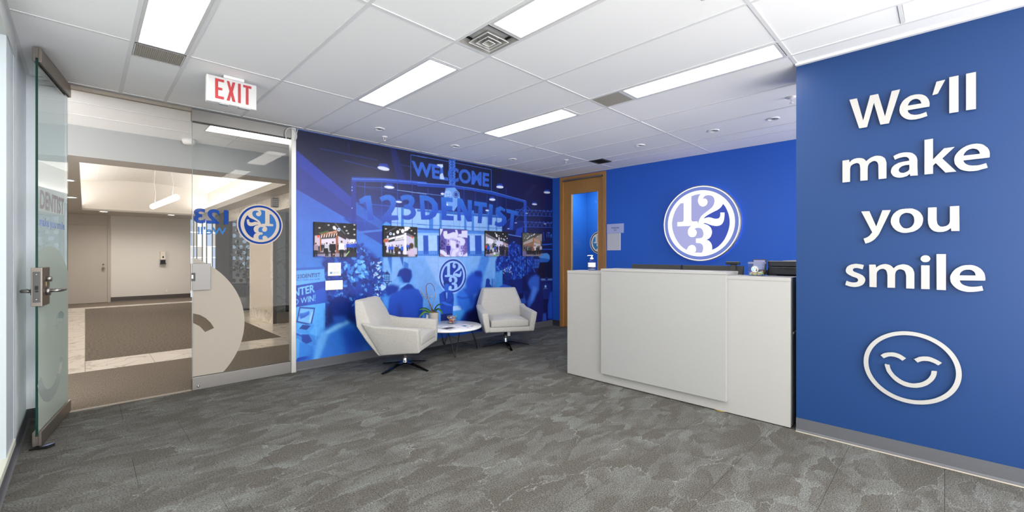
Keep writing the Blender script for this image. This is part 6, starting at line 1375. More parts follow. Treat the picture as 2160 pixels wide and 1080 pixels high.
for x0, x1, y0, y1, k in cells:
    cx, cy = (x0 + x1) / 2, (y0 + y1) / 2
    if k == 'L': ceiling_light(x0, x1, y0, y1, lab_light(x0, y0))
    elif k == 'G':
        near = x0 < 1
        t = thing('air_grille', 'grey egg-crate air grille by the light nearest the glass door' if near else 'grey egg-crate air grille in line with the middle lights', 'air vent', (cx, cy, CEIL))
        X0, X1 = x0 + 0.014, x1 - 0.014; n = 26
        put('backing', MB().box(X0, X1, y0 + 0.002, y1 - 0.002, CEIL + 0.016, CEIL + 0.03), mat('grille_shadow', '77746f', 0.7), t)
        f = MB().box(X0, X1, y0, y0 + 0.006, CEIL, CEIL + 0.016).box(X0, X1, y1 - 0.006, y1, CEIL, CEIL + 0.016).box(X0, X0 + 0.006, y0, y1, CEIL, CEIL + 0.016).box(X1 - 0.006, X1, y0, y1, CEIL, CEIL + 0.016)
        put('frame', f, M['tee2'], t)
        me = MB().box(-0.0016, 0.0016, y0 - cy, y1 - cy, 0, 0.014).mesh('slat', mat('grille_slat', 'aaa59d', 0.5) if 'grille_slat' not in bpy.data.materials else bpy.data.materials['grille_slat'])
        for q in range(n): link('slat', me, t, (X0 + (q + 0.5) * (X1 - X0) / n - cx, 0, 0.001))
        me = MB().box(X0 - cx, X1 - cx, -0.0012, 0.0012, 0, 0.01).mesh('cross_slat', bpy.data.materials['grille_slat'])
        for q in range(20): link('cross_slat', me, t, (0, y0 - cy + (q + 0.5) * (y1 - y0) / 20, 0.003))
    elif k == 'D':
        t = thing('air_diffuser', 'square stepped ceiling air diffuser between two light panels', 'air vent', (cx, cy, CEIL))
        dm = mat('diffuser_enamel', '9c9a95', 0.45)
        def cone(s0, z0, s1, z1, th=0.004):
            sq = lambda s, z: [(cx - s, cy - s, z), (cx + s, cy - s, z), (cx + s, cy + s, z), (cx - s, cy + s, z)]
            return MB().loft([sq(s0, z0), sq(s1, z1), sq(s1 - 0.001, z1 + th), sq(s0 - th, z0 + th), sq(s0, z0)], cap=False)
        put('frame', cone(0.141, CEIL, 0.112, CEIL + 0.022), dm, t)
        put('duct', MB().box(cx - 0.112, cx + 0.112, cy - 0.112, cy + 0.112, CEIL + 0.10, CEIL + 0.104).box(cx - 0.116, cx - 0.112, cy - 0.116, cy + 0.116, CEIL + 0.022, CEIL + 0.1).box(cx + 0.112, cx + 0.116, cy - 0.116, cy + 0.116, CEIL + 0.022, CEIL + 0.1).box(cx - 0.116, cx + 0.116, cy - 0.116, cy - 0.112, CEIL + 0.022, CEIL + 0.1).box(cx - 0.116, cx + 0.116, cy + 0.112, cy + 0.116, CEIL + 0.022, CEIL + 0.1), M['black'], t)
        for s, z, q in ((0.092, -0.008, 0.066), (0.058, -0.012, 0.036), (0.030, -0.016, 0.010)):
            put('cone_vane', cone(s, CEIL + z, q, CEIL + z + 0.032, 0.003), dm, t)
            put('vane_highlight', MB().box(cx - s - 0.002, cx + s + 0.002, cy - s - 0.002, cy - s + 0.0015, CEIL + z - 0.003, CEIL + z).box(cx - s - 0.002, cx + s + 0.002, cy + s - 0.0015, cy + s + 0.002, CEIL + z - 0.003, CEIL + z).box(cx - s - 0.002, cx - s + 0.0015, cy - s, cy + s, CEIL + z - 0.003, CEIL + z).box(cx + s - 0.0015, cx + s + 0.002, cy - s, cy + s, CEIL + z - 0.003, CEIL + z), M['white'], t)  # white strips along the vane lips, painted edge highlights
        put('centre_plate', MB().box(cx - 0.013, cx + 0.013, cy - 0.013, cy + 0.013, CEIL + 0.008, CEIL + 0.013), dm, t)
    elif k == 'V':
        t = thing('ceiling_vent', 'small dark louvred ceiling vent near the wooden door', 'air vent', (cx, cy, CEIL))
        put('backing', MB().box(x0 + 0.012, x1 - 0.012, y0, y1, CEIL + 0.014, CEIL + 0.02), M['black'], t)
        put('frame', MB().box(x0 + 0.012, x0 + 0.03, y0, y1, CEIL - 0.004, CEIL + 0.014).box(x1 - 0.03, x1 - 0.012, y0, y1, CEIL - 0.004, CEIL + 0.014).box(x0 + 0.012, x1 - 0.012, y0, y0 + 0.02, CEIL - 0.004, CEIL + 0.014).box(x0 + 0.012, x1 - 0.012, y1 - 0.02, y1, CEIL - 0.004, CEIL + 0.014), M['dgrey'], t)
        me = MB().hexa([(x0 + 0.03 - cx, 0, 0), (x1 - 0.03 - cx, 0, 0), (x1 - 0.03 - cx, 0.014, 0.012), (x0 + 0.03 - cx, 0.014, 0.012), (x0 + 0.03 - cx, 0, 0.002), (x1 - 0.03 - cx, 0, 0.002), (x1 - 0.03 - cx, 0.014, 0.014), (x0 + 0.03 - cx, 0.014, 0.014)]).mesh('slat', M['dgrey'])
        for q in range(7): link('slat', me, t, (0, y0 + 0.025 + q * 0.026 - cy, -0.001))

for i, (x, y, lb) in enumerate(((2.33, 4.449, 'round recessed ceiling speaker above the left armchair, by a sprinkler'), (3.39, 4.46, 'round recessed ceiling speaker above the coffee table'),
                  (4.47, 4.49, 'round recessed ceiling speaker above the right armchair'), (5.055, 2.758, 'round recessed ceiling speaker in front of the wooden door'),
                  (5.045, 1.845, 'round recessed ceiling speaker above the backlit logo'), (5.04, 1.251, 'round recessed ceiling speaker closest to the slogan wall'))):
    t = thing('ceiling_speaker', lb, 'ceiling speaker', (x, y, CEIL), group='round ceiling fittings')
    put('trim_ring', MB().lathe(x, y, [(0.062, CEIL + 0.008), (0.062, CEIL - 0.002), (0.056, CEIL - 0.006), (0.040, CEIL - 0.004), (0.038, CEIL + 0.008)], 28, cap=False), M['white'], t)
    put('baffle', MB().lathe(x, y, [(0.038, CEIL + 0.003), (0.024, CEIL - 0.002), (0.022, CEIL + 0.002)], 24, cap=False), M['tee2'], t)
    put('core', MB().lathe(x, y, [(0.022, CEIL + 0.001), (0.012, CEIL - 0.0005), (0.0005, CEIL - 0.001)], 16, cap=False), M['dgrey'], t)
for x, y, lb in ((2.53, 4.70, 'chrome ceiling sprinkler head close above the mural'), (5.06, 3.956, 'chrome ceiling sprinkler head near the wooden door'), (4.469, 0.966, 'chrome ceiling sprinkler head beside the slogan wall corner'),
                 (2.32, 0.90, 'ceiling sprinkler head cut by the top edge, right of centre'), (-0.09, 3.28, 'ceiling sprinkler head cut by the top edge, far left')):
    t = thing('sprinkler_head', lb, 'sprinkler', (x, y, CEIL), group='ceiling sprinklers')
    put('escutcheon', MB().lathe(x, y, [(0.036, CEIL + 0.006), (0.034, CEIL - 0.004), (0.014, CEIL - 0.01), (0.0, CEIL - 0.01)], 20, cap=False), M['white'], t)
    put('frame_arms', MB().tube([(x - 0.011, y, CEIL - 0.008), (x - 0.013, y, CEIL - 0.03), (x, y, CEIL - 0.046)], 0.003, 6).tube([(x + 0.011, y, CEIL - 0.008), (x + 0.013, y, CEIL - 0.03), (x, y, CEIL - 0.046)], 0.003, 6), M['white'], t)
    put('bulb', MB().tube([(x, y, CEIL - 0.008), (x, y, CEIL - 0.044)], 0.0022, 6), M['red'], t)
    put('deflector', MB().lathe(x, y, [(0.0, CEIL - 0.046), (0.016, CEIL - 0.047), (0.016, CEIL - 0.049), (0.0, CEIL - 0.05)], 12, cap=False), M['white'], t)

# light panel added out of view behind the slogan wall to brighten the alcove
ceiling_light(4.30, 4.60, -0.70, 0.45, 'unseen light panel added to brighten the alcove behind the slogan wall')
# exit sign
t = thing('exit_sign', 'white ceiling exit sign with red EXIT letters', 'exit sign', (0.83, 3.97, 2.58))
em = None
hs = put('housing', MB().box(0.655, 0.992, 3.955, 4.0, 2.476, 2.676), M['white'], t, bevel=0.003)
put('face_plate', MB().box(0.668, 0.99, 3.951, 3.956, 2.479, 2.673), mat('exit_face', 'cccccd', 0.4), hs)
put('canopy_mount', MB().box(0.765, 0.905, 3.95, 4.01, 2.676, 2.702), M['white'], t, bevel=0.004)
put('battery_lens', MB().box(0.74, 0.80, 3.96, 3.995, 2.470, 2.477).box(0.87, 0.95, 3.96, 3.995, 2.470, 2.477), mat('lens_grey', 'a9adb0', 0.3), t)
fr = frame((0, 3.9485, 0), (1, 0, 0), (0, 0, 1), (0, 1, 0))
z0, z1 = 2.504, 2.656
s = 0.019
def letter(poly): outline('letter', [poly], 0.003, fr, M['red'], t)
letter([(0.709, z0), (0.766, z0), (0.766, z0 + 0.02), (0.728, z0 + 0.02), (0.728, 2.572), (0.755, 2.572), (0.755, 2.59), (0.728, 2.59), (0.728, z1 - 0.019), (0.766, z1 - 0.019), (0.766, z1), (0.709, z1)])
letter([(0.784, z0), (0.803, z0), (0.813, 2.553), (0.823, z0), (0.843, z0), (0.825, 2.58), (0.842, z1), (0.824, z1), (0.813, 2.608), (0.802, z1), (0.785, z1), (0.803, 2.58)])
letter([(0.861, z0), (0.879, z0), (0.879, z1), (0.861, z1)])
letter([(0.915, z0), (0.933, z0), (0.933, z1 - 0.018), (0.953, z1 - 0.018), (0.953, z1), (0.897, z1), (0.897, z1 - 0.018), (0.915, z1 - 0.018)])

# ------------------------------------------------------------------ mural and the pictures on it
mural = tag(bpy.data.objects.new('mural', None), 'blue duotone photo mural of a trade show stand', 'mural'); COL.objects.link(mural); mural.location = (1.655, 5.096, 0)
cv = Canvas(4465, 2600, 2.5); cv.z0 = 100
zz = (np.arange(cv.H) * cv.r + cv.z0) / 1000
stops = [(0.0, (34, 92, 190)), (1.0, (66, 138, 216)), (1.45, (48, 104, 200)), (1.75, (40, 72, 170)), (2.0, (32, 48, 120)), (2.3, (26, 34, 82)), (2.7, (20, 26, 62))]
for c in range(3): cv.a[:, :, c] = (np.interp(zz, [s_[0] for s_ in stops], [s_[1][c] for s_ in stops]) / 255)[:, None]
cv.run(MURAL)
nr = np.random.RandomState(5)
for q_, amp in ((64, 0.035), (16, 0.03), (6, 0.03)):
    g_ = nr.rand(cv.H // q_ + 2, cv.W // q_ + 2).astype(np.float32) - 0.5
    g_ = np.kron(g_, np.ones((q_, q_), np.float32))[:cv.H, :cv.W]
    cv.a *= (1 + 2 * amp * cv.blur(g_, q_ * 0.6))[..., None] 
cv.a = np.clip(cv.a, 0.0, 1.0) ** 1.1
pg = print_grid('mural_print', cv, 2, attr_mat('mural_vinyl', 0.36, 0.45), frame((0, 0, 0), (1, 0, 0), (0, 0, 1), (0, -1, 0)))
link('mural_print', pg, mural)

pm = attr_mat('photo_canvas', 0.5, 0.3)
PL = ['photo canvas of a brick-fronted booth with striped awning, leftmost of five', 'photo canvas of a white booth with people in blue jackets, second from left', 'photo canvas with a large reversed white logo over purple, middle of five',
      'photo canvas of a crowded aisle with a small tree, second from right', 'photo canvas of a wood-roofed booth in olive light, rightmost of five']
for i, x in enumerate((1.854, 2.714, 3.592, 4.448, 5.292)):
    t = thing('photo_canvas', PL[i], 'picture', (x, 5.094, 1.272), group='photo canvases on the mural')
    put('canvas_block', MB().box(x, x + 0.505, 5.076, 5.0935, 1.272, 1.675), M['ink'], t)
    c = Canvas(505, 403, 1.5); c.run(PRINTS[i])
    me = print_grid('photo_print', c, 2, pm, frame((0.0, -0.0192, 0.0), (1, 0, 0), (0, 0, 1), (0, -1, 0)))
    link('photo_print', me, t)
# cards on the mural
t = thing('notice_card', 'square white notice card with small text and logo on mural', 'card', (2.017, 5.094, 1.05))
put('card', MB().box(2.017, 2.169, 5.085, 5.0945, 1.05, 1.203), M['paper'], t)
ly = 5.0845
put('text_line', MB().box(2.06, 2.13, ly - 0.0004, ly, 1.176, 1.178).box(2.05, 2.14, ly - 0.0004, ly, 1.168, 1.170).box(2.04, 2.145, ly - 0.0004, ly, 1.160, 1.162).box(2.035, 2.15, ly - 0.0004, ly, 1.152, 1.154).box(2.035, 2.15, ly - 0.0004, ly, 1.142, 1.144).box(2.04, 2.145, ly - 0.0004, ly, 1.134, 1.136).box(2.06, 2.13, ly - 0.0004, ly, 1.122, 1.124).box(2.068, 2.12, ly - 0.0004, ly, 1.114, 1.116), mat('grey_print', 'b9bcc6', 0.7), t)
put('logo_mark', MB().lathe(2.053, 1.086, [(0.0, ly - 0.0006), (0.014, ly - 0.0006), (0.014, ly)], 20, 'y', cap=False), mat('card_logo_blue', '6fa0c8', 0.6), t)
text_on('logo_text', '123DENTIST', [(2.07, ly - 0.0005, 1.097), (2.15, ly - 0.0005, 1.097), (2.15, ly - 0.0005, 1.086), (2.07, ly - 0.0005, 1.086)], mat('card_text', '6a6f86', 0.6), t)
put('tagline', MB().box(2.072, 2.148, ly - 0.0004, ly, 1.077, 1.080), bpy.data.materials['card_logo_blue'], t)
t = thing('switch_plate', 'white four-gang light switch plate below the notice card', 'light switch', (2.09, 5.094, 0.94))
put('plate', MB().box(1.988, 2.192, 5.084, 5.0945, 0.884, 0.994), M['paper'], t, bevel=0.003)
for k in range(4): put('rocker', MB().box(2.009 + k * 0.0445, 2.043 + k * 0.0445, 5.0815, 5.0845, 0.911, 0.968), M['white'], t, bevel=0.002)

# ------------------------------------------------------------------ slogan on the right wall
fr = frame((3.709, 0, 0), (0, 1, 0), (0, 0, 1), (1, 0, 0))
WORDS = [("slogan_word", "brushed metal word We'll, top line of the wall slogan", 0, 5), ("slogan_word", 'brushed metal word make, second line of the wall slogan', 5, 9),
         ("slogan_word", 'brushed metal word you, third line of the wall slogan', 9, 12), ("slogan_word", 'brushed metal word smile, bottom line of the wall slogan', 12, 17)]
def std(polys, mb, k=2):
    pts = polys[0]; ys = [p[0] for p in pts]; zs = [p[1] for p in pts]
    for f in ((min, min), (max, max)):
        p = min(pts, key=lambda p: abs(p[0] - f[0](ys)) + abs(p[1] - f[1](zs))); cy = sum(ys) / len(ys); cz = sum(zs) / len(zs)
        q = (p[0] + (cy - p[0]) * 0.18, p[1] + (cz - p[1]) * 0.18)
        mb.lathe(q[0], q[1], [(0.003, 3.712), (0.003, 3.731)], 6, 'x')
for nm, lb, a, b in WORDS:
    allp = [parse(LETTERS[k][1]) for k in range(a, b)]
    t = thing(nm, lb, 'wall lettering', (3.72, sum(p[0][0][0] for p in allp) / len(allp), allp[0][0][0][1]), group='metal slogan letters')
    sb = MB()
    for pp in allp:
        outline('letter', pp, 0.008, fr, M['alu'], t); std(pp, sb)
    put('standoff', sb, M['steel'], t)
t = thing('smiley_emblem', 'brushed metal outline smiling face with closed eyes under the slogan', 'wall emblem', (3.72, 0.157, 0.585))
sb = MB()
for k in range(17, 21):
    pp = parse(LETTERS[k][1]); nm = {'ring': 'face_ring', 'eye': 'eye', 'mouth': 'mouth'}[LETTERS[k][0]]
    if nm == 'face_ring':
        pp = [[(0.157 + r * math.cos(i * math.pi / 48), 0.585 + r * math.sin(i * math.pi / 48)) for i in range(96)] for r in (0.2275, 0.2035)]
    outline(nm, pp, 0.008, fr, M['alu'], t)
    c = pp[0][0]; sb.lathe(c[0] * 0.96 + 0.157 * 0.04, c[1] * 0.96 + 0.585 * 0.04, [(0.003, 3.712), (0.003, 3.731)], 6, 'x')
put('standoff', sb, M['steel'], t)

# ------------------------------------------------------------------ backlit round logo
LY, LZ, LR = 2.3925, 1.7315, 0.527
circ = lambda r, n=96: [(LY + r * LR * math.cos(2 * math.pi * i / n), LZ + r * LR * math.sin(2 * math.pi * i / n)) for i in range(n)]
t = thing('logo_sign', 'round backlit logo sign with white 123 on blue wall', 'sign', (6.11, LY, LZ))
put('can', MB().lathe(LY, LZ, [(LR * 0.94, 6.105), (LR, 6.09), (LR, 6.034), (LR * 0.985, 6.030), (LR * 0.978, 6.034)], 96, 'x', cap=False), mat('sign_rim_grey', '9a9ba2', 0.35, 0.6), t)
put('back_plate', MB().lathe(LY, LZ, [(LR * 0.93, 6.10), (LR * 0.93, 6.118)], 64, 'x'), M['dgrey'], t)
ff = lambda x: frame((x, 0, 0), (0, 1, 0), (0, 0, 1), (1, 0, 0))
outline('rim_light', [circ(0.978), circ(0.955)], 0.004, ff(6.036), emit('sign_white', 'ffffff', 0.62), t)
outline('blue_ring', [circ(0.955), circ(0.866)], 0.004, ff(6.036), emit('sign_ring_blue', '7484c8', 0.5), t)
outline('white_disc', [circ(0.866)], 0.004, ff(6.036), bpy.data.materials['sign_white'], t)
for k, s in LOGO.items():
    outline('colour_field', [[(LY - x * LR, LZ + y * LR) for x, y in p] for p in parse(s)], 0.0016, ff(6.0335), emit('sign_field_' + k, {'A': 'a9acdb', 'B': 'a3a6d8', 'C': '4457b4'}[k], 0.5), t)
put('halo_strip', MB().lathe(LY, LZ, [(LR * 0.95, 6.108), (LR * 0.965, 6.112), (LR * 0.95, 6.116)], 64, 'x', cap=False), emit('halo_violet', 'd6c4ff', 9.0), t)
# name plate and document holder
t = thing('room_sign', 'pale blue room name plate beside the wooden door', 'sign', (6.118, 3.775, 1.725))
put('plate', MB().box(6.108, 6.1195, 3.622, 3.929, 1.648, 1.80), M['bluecard'], t, bevel=0.001)
text_on('room_name', 'Adelaide', [(6.1074, 3.846, 1.753), (6.1074, 3.703, 1.753), (6.1074, 3.703, 1.722), (6.1074, 3.846, 1.722)], M['ink'], t)
text_on('room_number', '7BH', [(6.1074, 3.80, 1.706), (6.1074, 3.748, 1.706), (6.1074, 3.748, 1.688), (6.1074, 3.80, 1.688)], M['ink'], t)
t = thing('document_holder', 'blank grey paper holder hanging under the room name plate', 'sign', (6.118, 3.81, 1.51))
put('sheet', MB().box(6.114, 6.1195, 3.688, 3.929, 1.375, 1.646), M['greycard'], t)
put('edge', MB().box(6.110, 6.1195, 3.680, 3.689, 1.373, 1.646).box(6.110, 6.1195, 3.68, 3.932, 1.371, 1.376), M['paper'], t)

# wooden door with glass lite
dr = struct('door_1', MB().box(XB - 0.02, XB + 0.10, 4.848, 4.916, 0, 2.685).box(XB - 0.02, XB + 0.10, 3.95, 4.006, 0, 2.685).box(XB - 0.02, XB + 0.10, 4.006, 4.848, 2.63, 2.685), M['oak'], 'oak veneered office door with a tall glass panel')
lf = MB().box(XB + 0.01, XB + 0.05, 4.681, 4.848, 0.008, 2.62).box(XB + 0.01, XB + 0.05, 4.006, 4.114, 0.008, 2.62).box(XB + 0.01, XB + 0.05, 4.114, 4.681, 2.37, 2.62).box(XB + 0.01, XB + 0.05, 4.114, 4.681, 0.008, 0.3)
struct('leaf', lf, M['oak'], parent=dr)
struct('glass_panel', MB().box(XB + 0.026, XB + 0.032, 4.114, 4.681, 0.3, 2.37), glass('door_lite_glass', (0.7, 0.8, 0.88), 1.2), parent=dr)
struct('glazing_bead', MB().box(XB + 0.004, XB + 0.05, 4.669, 4.681, 0.3, 2.37).box(XB + 0.004, XB + 0.05, 4.114, 4.122, 0.3, 2.37), mat('pale_oak_bead', 'c9a97c', 0.45), parent=dr)
struct('closer_track', MB().box(XB - 0.03, XB + 0.01, 4.02, 4.845, 2.605, 2.632), M['steel'], parent=dr)
struct('wall_office', MB().box(XB + 1.2, XB + 1.3, 3.0, 5.6, 0, 2.74).box(XB + 0.15, XB + 1.2, 5.2, 5.3, 0, 2.74).box(XB + 0.15, XB + 1.2, 3.3, 3.4, 0, 2.74), mat('office_blue', '2f7ac8', 0.5), 'blue wall seen through the wooden door glass')
struct('floor_office', MB().box(XB + 0.02, XB + 1.3, 3.0, 5.6, -0.05, -0.001), M['carpet'])
struct('ceiling_office', MB().box(XB + 0.15, XB + 1.3, 3.0, 5.6, 2.7, 2.75), M['white'])
ol = thing('added_office_light', 'unseen light added to brighten the office behind the wooden door', 'ceiling light', (XB + 0.6, 4.4, 2.69))  # lamp added out of view to brighten the blue office wall
put('lens', MB().box(XB + 0.4, XB + 0.9, 3.9, 4.9, 2.69, 2.699), emit('added_office_lens', 'ffffff', 9.0), ol)
def logo_small(parent, frm, r, cols, mirror=False, th=0.0006, ringw=(1.0, 0.9), back=None):
    """the round 123 mark as thin flat layers; frm maps local metres (a right, b up, c towards viewer)"""
    sx = -1 if mirror else 1
    ci = lambda q, n=64: [(q * r * math.cos(2 * math.pi * i / n), q * r * math.sin(2 * math.pi * i / n)) for i in range(n)]
    off = lambda k: frm @ Matrix.Translation((0, 0, k * th))
    outline('logo_back', [ci(1.06)], th * 0.5, off(0), cols['back'], parent)
    outline('logo_ring', [ci(ringw[0]), ci(ringw[1])], th * 0.5, off(1.2), cols['ring'], parent)
    for k, s in LOGO.items():
        outline('logo_field', [[(sx * x * r, y * r) for x, y in p] for p in parse(s)], th * 0.5, off(1.2), cols[k], parent)
cols = dict(back=M['paper'], ring=M['ink'], A=mat('logo_cyan', '3a8ac4', 0.5), B=bpy.data.materials['logo_cyan'], C=M['ink'])
logo_small(dr, frame((XB + 0.0225, 4.10, 1.502), (0, -1, 0), (0, 0, 1), (-1, 0, 0)), 0.178, cols, th=0.0008)
# ------------------------------------------------------------------ glass entrance: open leaf, sidelite, channel
HX, HY = -0.105, 5.08
ux, uy = -0.1573, -0.98755
nx, ny = -uy, ux
LL = 0.795
def lp(s, n, z): return (HX + ux * s + nx * n, HY + uy * s + ny * n, z)
def lbox(mb, s0, s1, n0, n1, z0, z1):
    return mb.hexa([lp(s0, n0, z0), lp(s1, n0, z0), lp(s1, n1, z0), lp(s0, n1, z0), lp(s0, n0, z1), lp(s1, n0, z1), lp(s1, n1, z1), lp(s0, n1, z1)])
door = bpy.data.objects.new('door_2', None); COL.objects.link(door); door.location = (HX, HY, 0)
door['kind'] = 'structure'; door['label'] = 'frameless glass entrance door standing open with steel rails and frosted film'
struct('glass_pane', lbox(MB(), 0.0, LL - 0.003, -0.006, 0.006, 0.08, 2.62), M['glass'], parent=door)
struct('glass_edge', lbox(MB(), LL - 0.003, LL, -0.006, 0.006, 0.085, 2.615), M['glass_edge'], parent=door)
struct('top_rail', lbox(lbox(MB(), -0.01, LL, 0.007, 0.022, 2.595, 2.693), -0.01, LL, -0.022, -0.007, 2.595, 2.693), M['steel_warm'], parent=door, bevel=0.0015)
struct('rail_core', lbox(MB(), -0.005, LL - 0.001, -0.0065, 0.0065, 2.622, 2.69), M['steel_warm'], parent=door)
struct('bottom_rail', lbox(lbox(MB(), -0.01, LL, 0.007, 0.022, 0.012, 0.105), -0.01, LL, -0.022, -0.007, 0.012, 0.105), M['steel_warm'], parent=door, bevel=0.0015)
struct('rail_core', lbox(MB(), -0.005, LL - 0.001, -0.0065, 0.0065, 0.014, 0.078), M['steel_warm'], parent=door)
struct('rail_gasket', lbox(lbox(MB(), 0, LL - 0.002, 0.006, 0.012, 2.591, 2.596), 0, LL - 0.002, -0.012, -0.006, 2.591, 2.596), M['black'], parent=door)
lock = struct('lock_case', lbox(MB(), 0.62, LL + 0.004, -0.026, 0.026, 0.952, 1.212), M['steel_warm'], parent=door, bevel=0.002)
struct('lock_plate', lbox(MB(), LL + 0.004, LL + 0.006, -0.018, 0.018, 0.978, 1.185), M['satin'], parent=lock)
struct('latch_hole', lbox(lbox(MB(), LL + 0.006, LL + 0.0068, -0.008, 0.009, 1.062, 1.09), LL + 0.006, LL + 0.0068, -0.006, 0.009, 1.047, 1.058), M['black'], parent=lock)
struct('screw', MB().ball(lp(LL + 0.0065, 0, 1.165), 0.005, 8, 4).ball(lp(LL + 0.0065, 0, 0.998), 0.005, 8, 4), M['chrome'], parent=lock)
def rod(a, b, r, n=14): return MB().tube([a, b], r, n)
for sg in (1, -1):
    struct('lever_rose', rod(lp(0.70, sg * 0.026, 1.045), lp(0.70, sg * 0.045, 1.045), 0.027, 20), M['steel'], parent=door)
    struct('lever_handle', MB().tube([lp(0.70, sg * 0.04, 1.05), lp(0.70, sg * 0.075, 1.05), lp(0.695, sg * 0.09, 1.05), lp(0.58, sg * 0.094, 1.05)] if sg > 0 else [lp(0.70, sg * 0.04, 1.05), lp(0.70, sg * 0.075, 1.05), lp(0.695, sg * 0.09, 1.05), lp(0.58, sg * 0.094, 1.05)], 0.0115, 12), M['steel'], parent=door)
struct('key_cylinder', rod(lp(0.70, 0.026, 1.132), lp(0.70, 0.052, 1.132), 0.018, 18), M['steel'], parent=door)
struct('lock_sticker', lbox(MB(), 0.69, 0.72, 0.0262, 0.0268, 1.084, 1.112), mat('yellow_sticker', 'c7b07a', 0.6), parent=door)
# film on the leaf (outer face towards the room while the door stands open)
lfm = frame(lp(0, 0.0072, 0), (ux, uy, 0), (0, 0, 1), (-nx, -ny, 0))
def film_on(name, polys, m, parent, fm, th=0.0008): return outline(name, polys, th, fm, m, parent)
def arc(cx, cz, r, a0, a1, n=24): return [(cx + r * math.cos(math.radians(a0 + (a1 - a0) * i / n)), cz + r * math.sin(math.radians(a0 + (a1 - a0) * i / n))) for i in range(n + 1)]
c0 = [(s_, z) for s_, z in [(0.52 + 0.74 * math.cos(i * math.pi / 48), 0.63 + 0.74 * math.sin(i * math.pi / 48)) for i in range(97)] if True]
full = [(max(0.004, min(LL - 0.004, s_)), max(0.107, z)) for s_, z in [(0.52 + 0.735 * math.cos(i * math.pi / 60), 0.63 + 0.735 * math.sin(i * math.pi / 60)) for i in range(120)]]
def ded(p):
    o = []
    for q in p:
        if not o or abs(q[0] - o[-1][0]) + abs(q[1] - o[-1][1]) > 1e-4: o.append(q)
    return o
mouth = arc(0.5, 0.60, 0.36, 200, 330, 24) + arc(0.5, 0.60, 0.27, 330, 200, 24)
eyeb = arc(0.24, 0.66, 0.20, 35, 125, 14) + arc(0.24, 0.66, 0.12, 125, 35, 14)
o = film_on('frosted_circle', [ded(full), mouth, eyeb], film('frosted_film_clearer', 'cfd6cb', 0.5, 0.45), door, lfm); o['kind'] = 'structure'
o = text_on('vinyl_text', 'DENTIST', [lp(0.757, 0.008, 1.744), lp(0.136, 0.008, 1.744), lp(0.136, 0.008, 1.613), lp(0.757, 0.008, 1.613)], M['film_grey'], door, 0.03); o['kind'] = 'structure'
o = text_on('vinyl_text', 'make you smile', [lp(0.772, 0.008, 1.556), lp(0.124, 0.008, 1.556), lp(0.124, 0.008, 1.478), lp(0.772, 0.008, 1.478)], M['film_lilac'], door, 0.025); o['kind'] = 'structure'

side = bpy.data.objects.new('window_2', None); COL.objects.link(side); side.location = (1.167, 5.09, 0)
side['kind'] = 'structure'; side['label'] = 'fixed glass sidelite with steel rails, mirrored logo and frosted half circle'
struct('glass_pane', MB().box(0.731, 1.607, 5.084, 5.096, 0.11, 2.60), M['glass_side'], parent=side)
struct('glass_edge', MB().box(0.727, 0.731, 5.084, 5.096, 0.12, 2.58), mat('grey_glass_edge', '8d9496', 0.15), parent=side)
struct('top_rail', MB().box(0.722, 1.612, 5.062, 5.118, 2.580, 2.692), M['steel'], parent=side, bevel=0.002)
struct('bottom_rail', MB().box(0.727, 1.612, 5.066, 5.114, 0.0, 0.122), M['steel'], parent=side, bevel=0.002)
struct('rail_gasket', MB().box(0.731, 1.607, 5.075, 5.105, 2.572, 2.580).box(0.731, 1.607, 5.075, 5.105, 0.122, 0.127), M['dgrey'], parent=side)
struct('rail_lock', MB().lathe(0.775, 0.035, [(0.012, 5.066), (0.012, 5.058), (0.0, 5.056)], 16, 'y'), M['chrome'], parent=side)
struct('side_post', MB().box(1.607, 1.655, 5.05, 5.13, 0.0, 2.70), mat('post_aluminium', 'c9c9c6', 0.35, 0.6), parent=side, bevel=0.002)
struct('strike_plate', MB().box(0.722, 0.876, 5.07, 5.083, 0.955, 1.214).box(0.722, 0.876, 5.097, 5.11, 0.955, 1.214), M['satin'], parent=side, bevel=0.002)
struct('strike_edge', MB().box(0.720, 0.727, 5.07, 5.11, 0.955, 1.214), M['steel'], parent=side)
struct('strike_hole', MB().box(0.7215, 0.752, 5.0685, 5.07, 1.045, 1.125), M['black'], parent=side)
struct('strike_latch', MB().box(0.7215, 0.735, 5.066, 5.0686, 1.07, 1.105), M['steel'], parent=side)
sf = frame((0, 5.0825, 0), (1, 0, 0), (0, 0, 1), (0, -1, 0))
half = [p for p in [(0.44 + 0.725 * math.cos(i * math.pi / 90), 0.61 + 0.725 * math.sin(i * math.pi / 90)) for i in range(-90, 91)]]
half = [(max(0.733, x), max(0.128, z)) for x, z in half]
bit1 = [(0.735, 0.736), (0.79, 0.715), (0.837, 0.679), (0.875, 0.632), (0.904, 0.576), (0.831, 0.545), (0.79, 0.604), (0.735, 0.645)]
o = film_on('frosted_circle', [ded(half), bit1], M['frost'], side, sf); o['kind'] = 'structure'
q = [(1.022, 5.081, 1.748), (0.739, 5.081, 1.748), (0.739, 5.081, 1.602), (1.022, 5.081, 1.602)]
o = text_on('vinyl_text', '123', q, M['film_blue'], side, 0.035); o['kind'] = 'structure'
q = [(1.008, 5.081, 1.572), (0.772, 5.081, 1.572), (0.772, 5.081, 1.497), (1.008, 5.081, 1.497)]
o = text_on('vinyl_text', "We'll", q, M['film_mid'], side, 0.025); o['kind'] = 'structure'
logo_small(side, frame((1.312, 5.0822, 1.614), (1, 0, 0), (0, 0, 1), (0, -1, 0)), 0.203, dict(back=M['film_white'], ring=M['film_blue'], A=M['film_mid'], B=M['film_mid'], C=M['film_blue']), mirror=True)
struct('trim_2', MB().box(-0.105, 0.722, 5.072, 5.108, 2.668, 2.699), M['steel_warm'], 'steel header channel over the doorway')
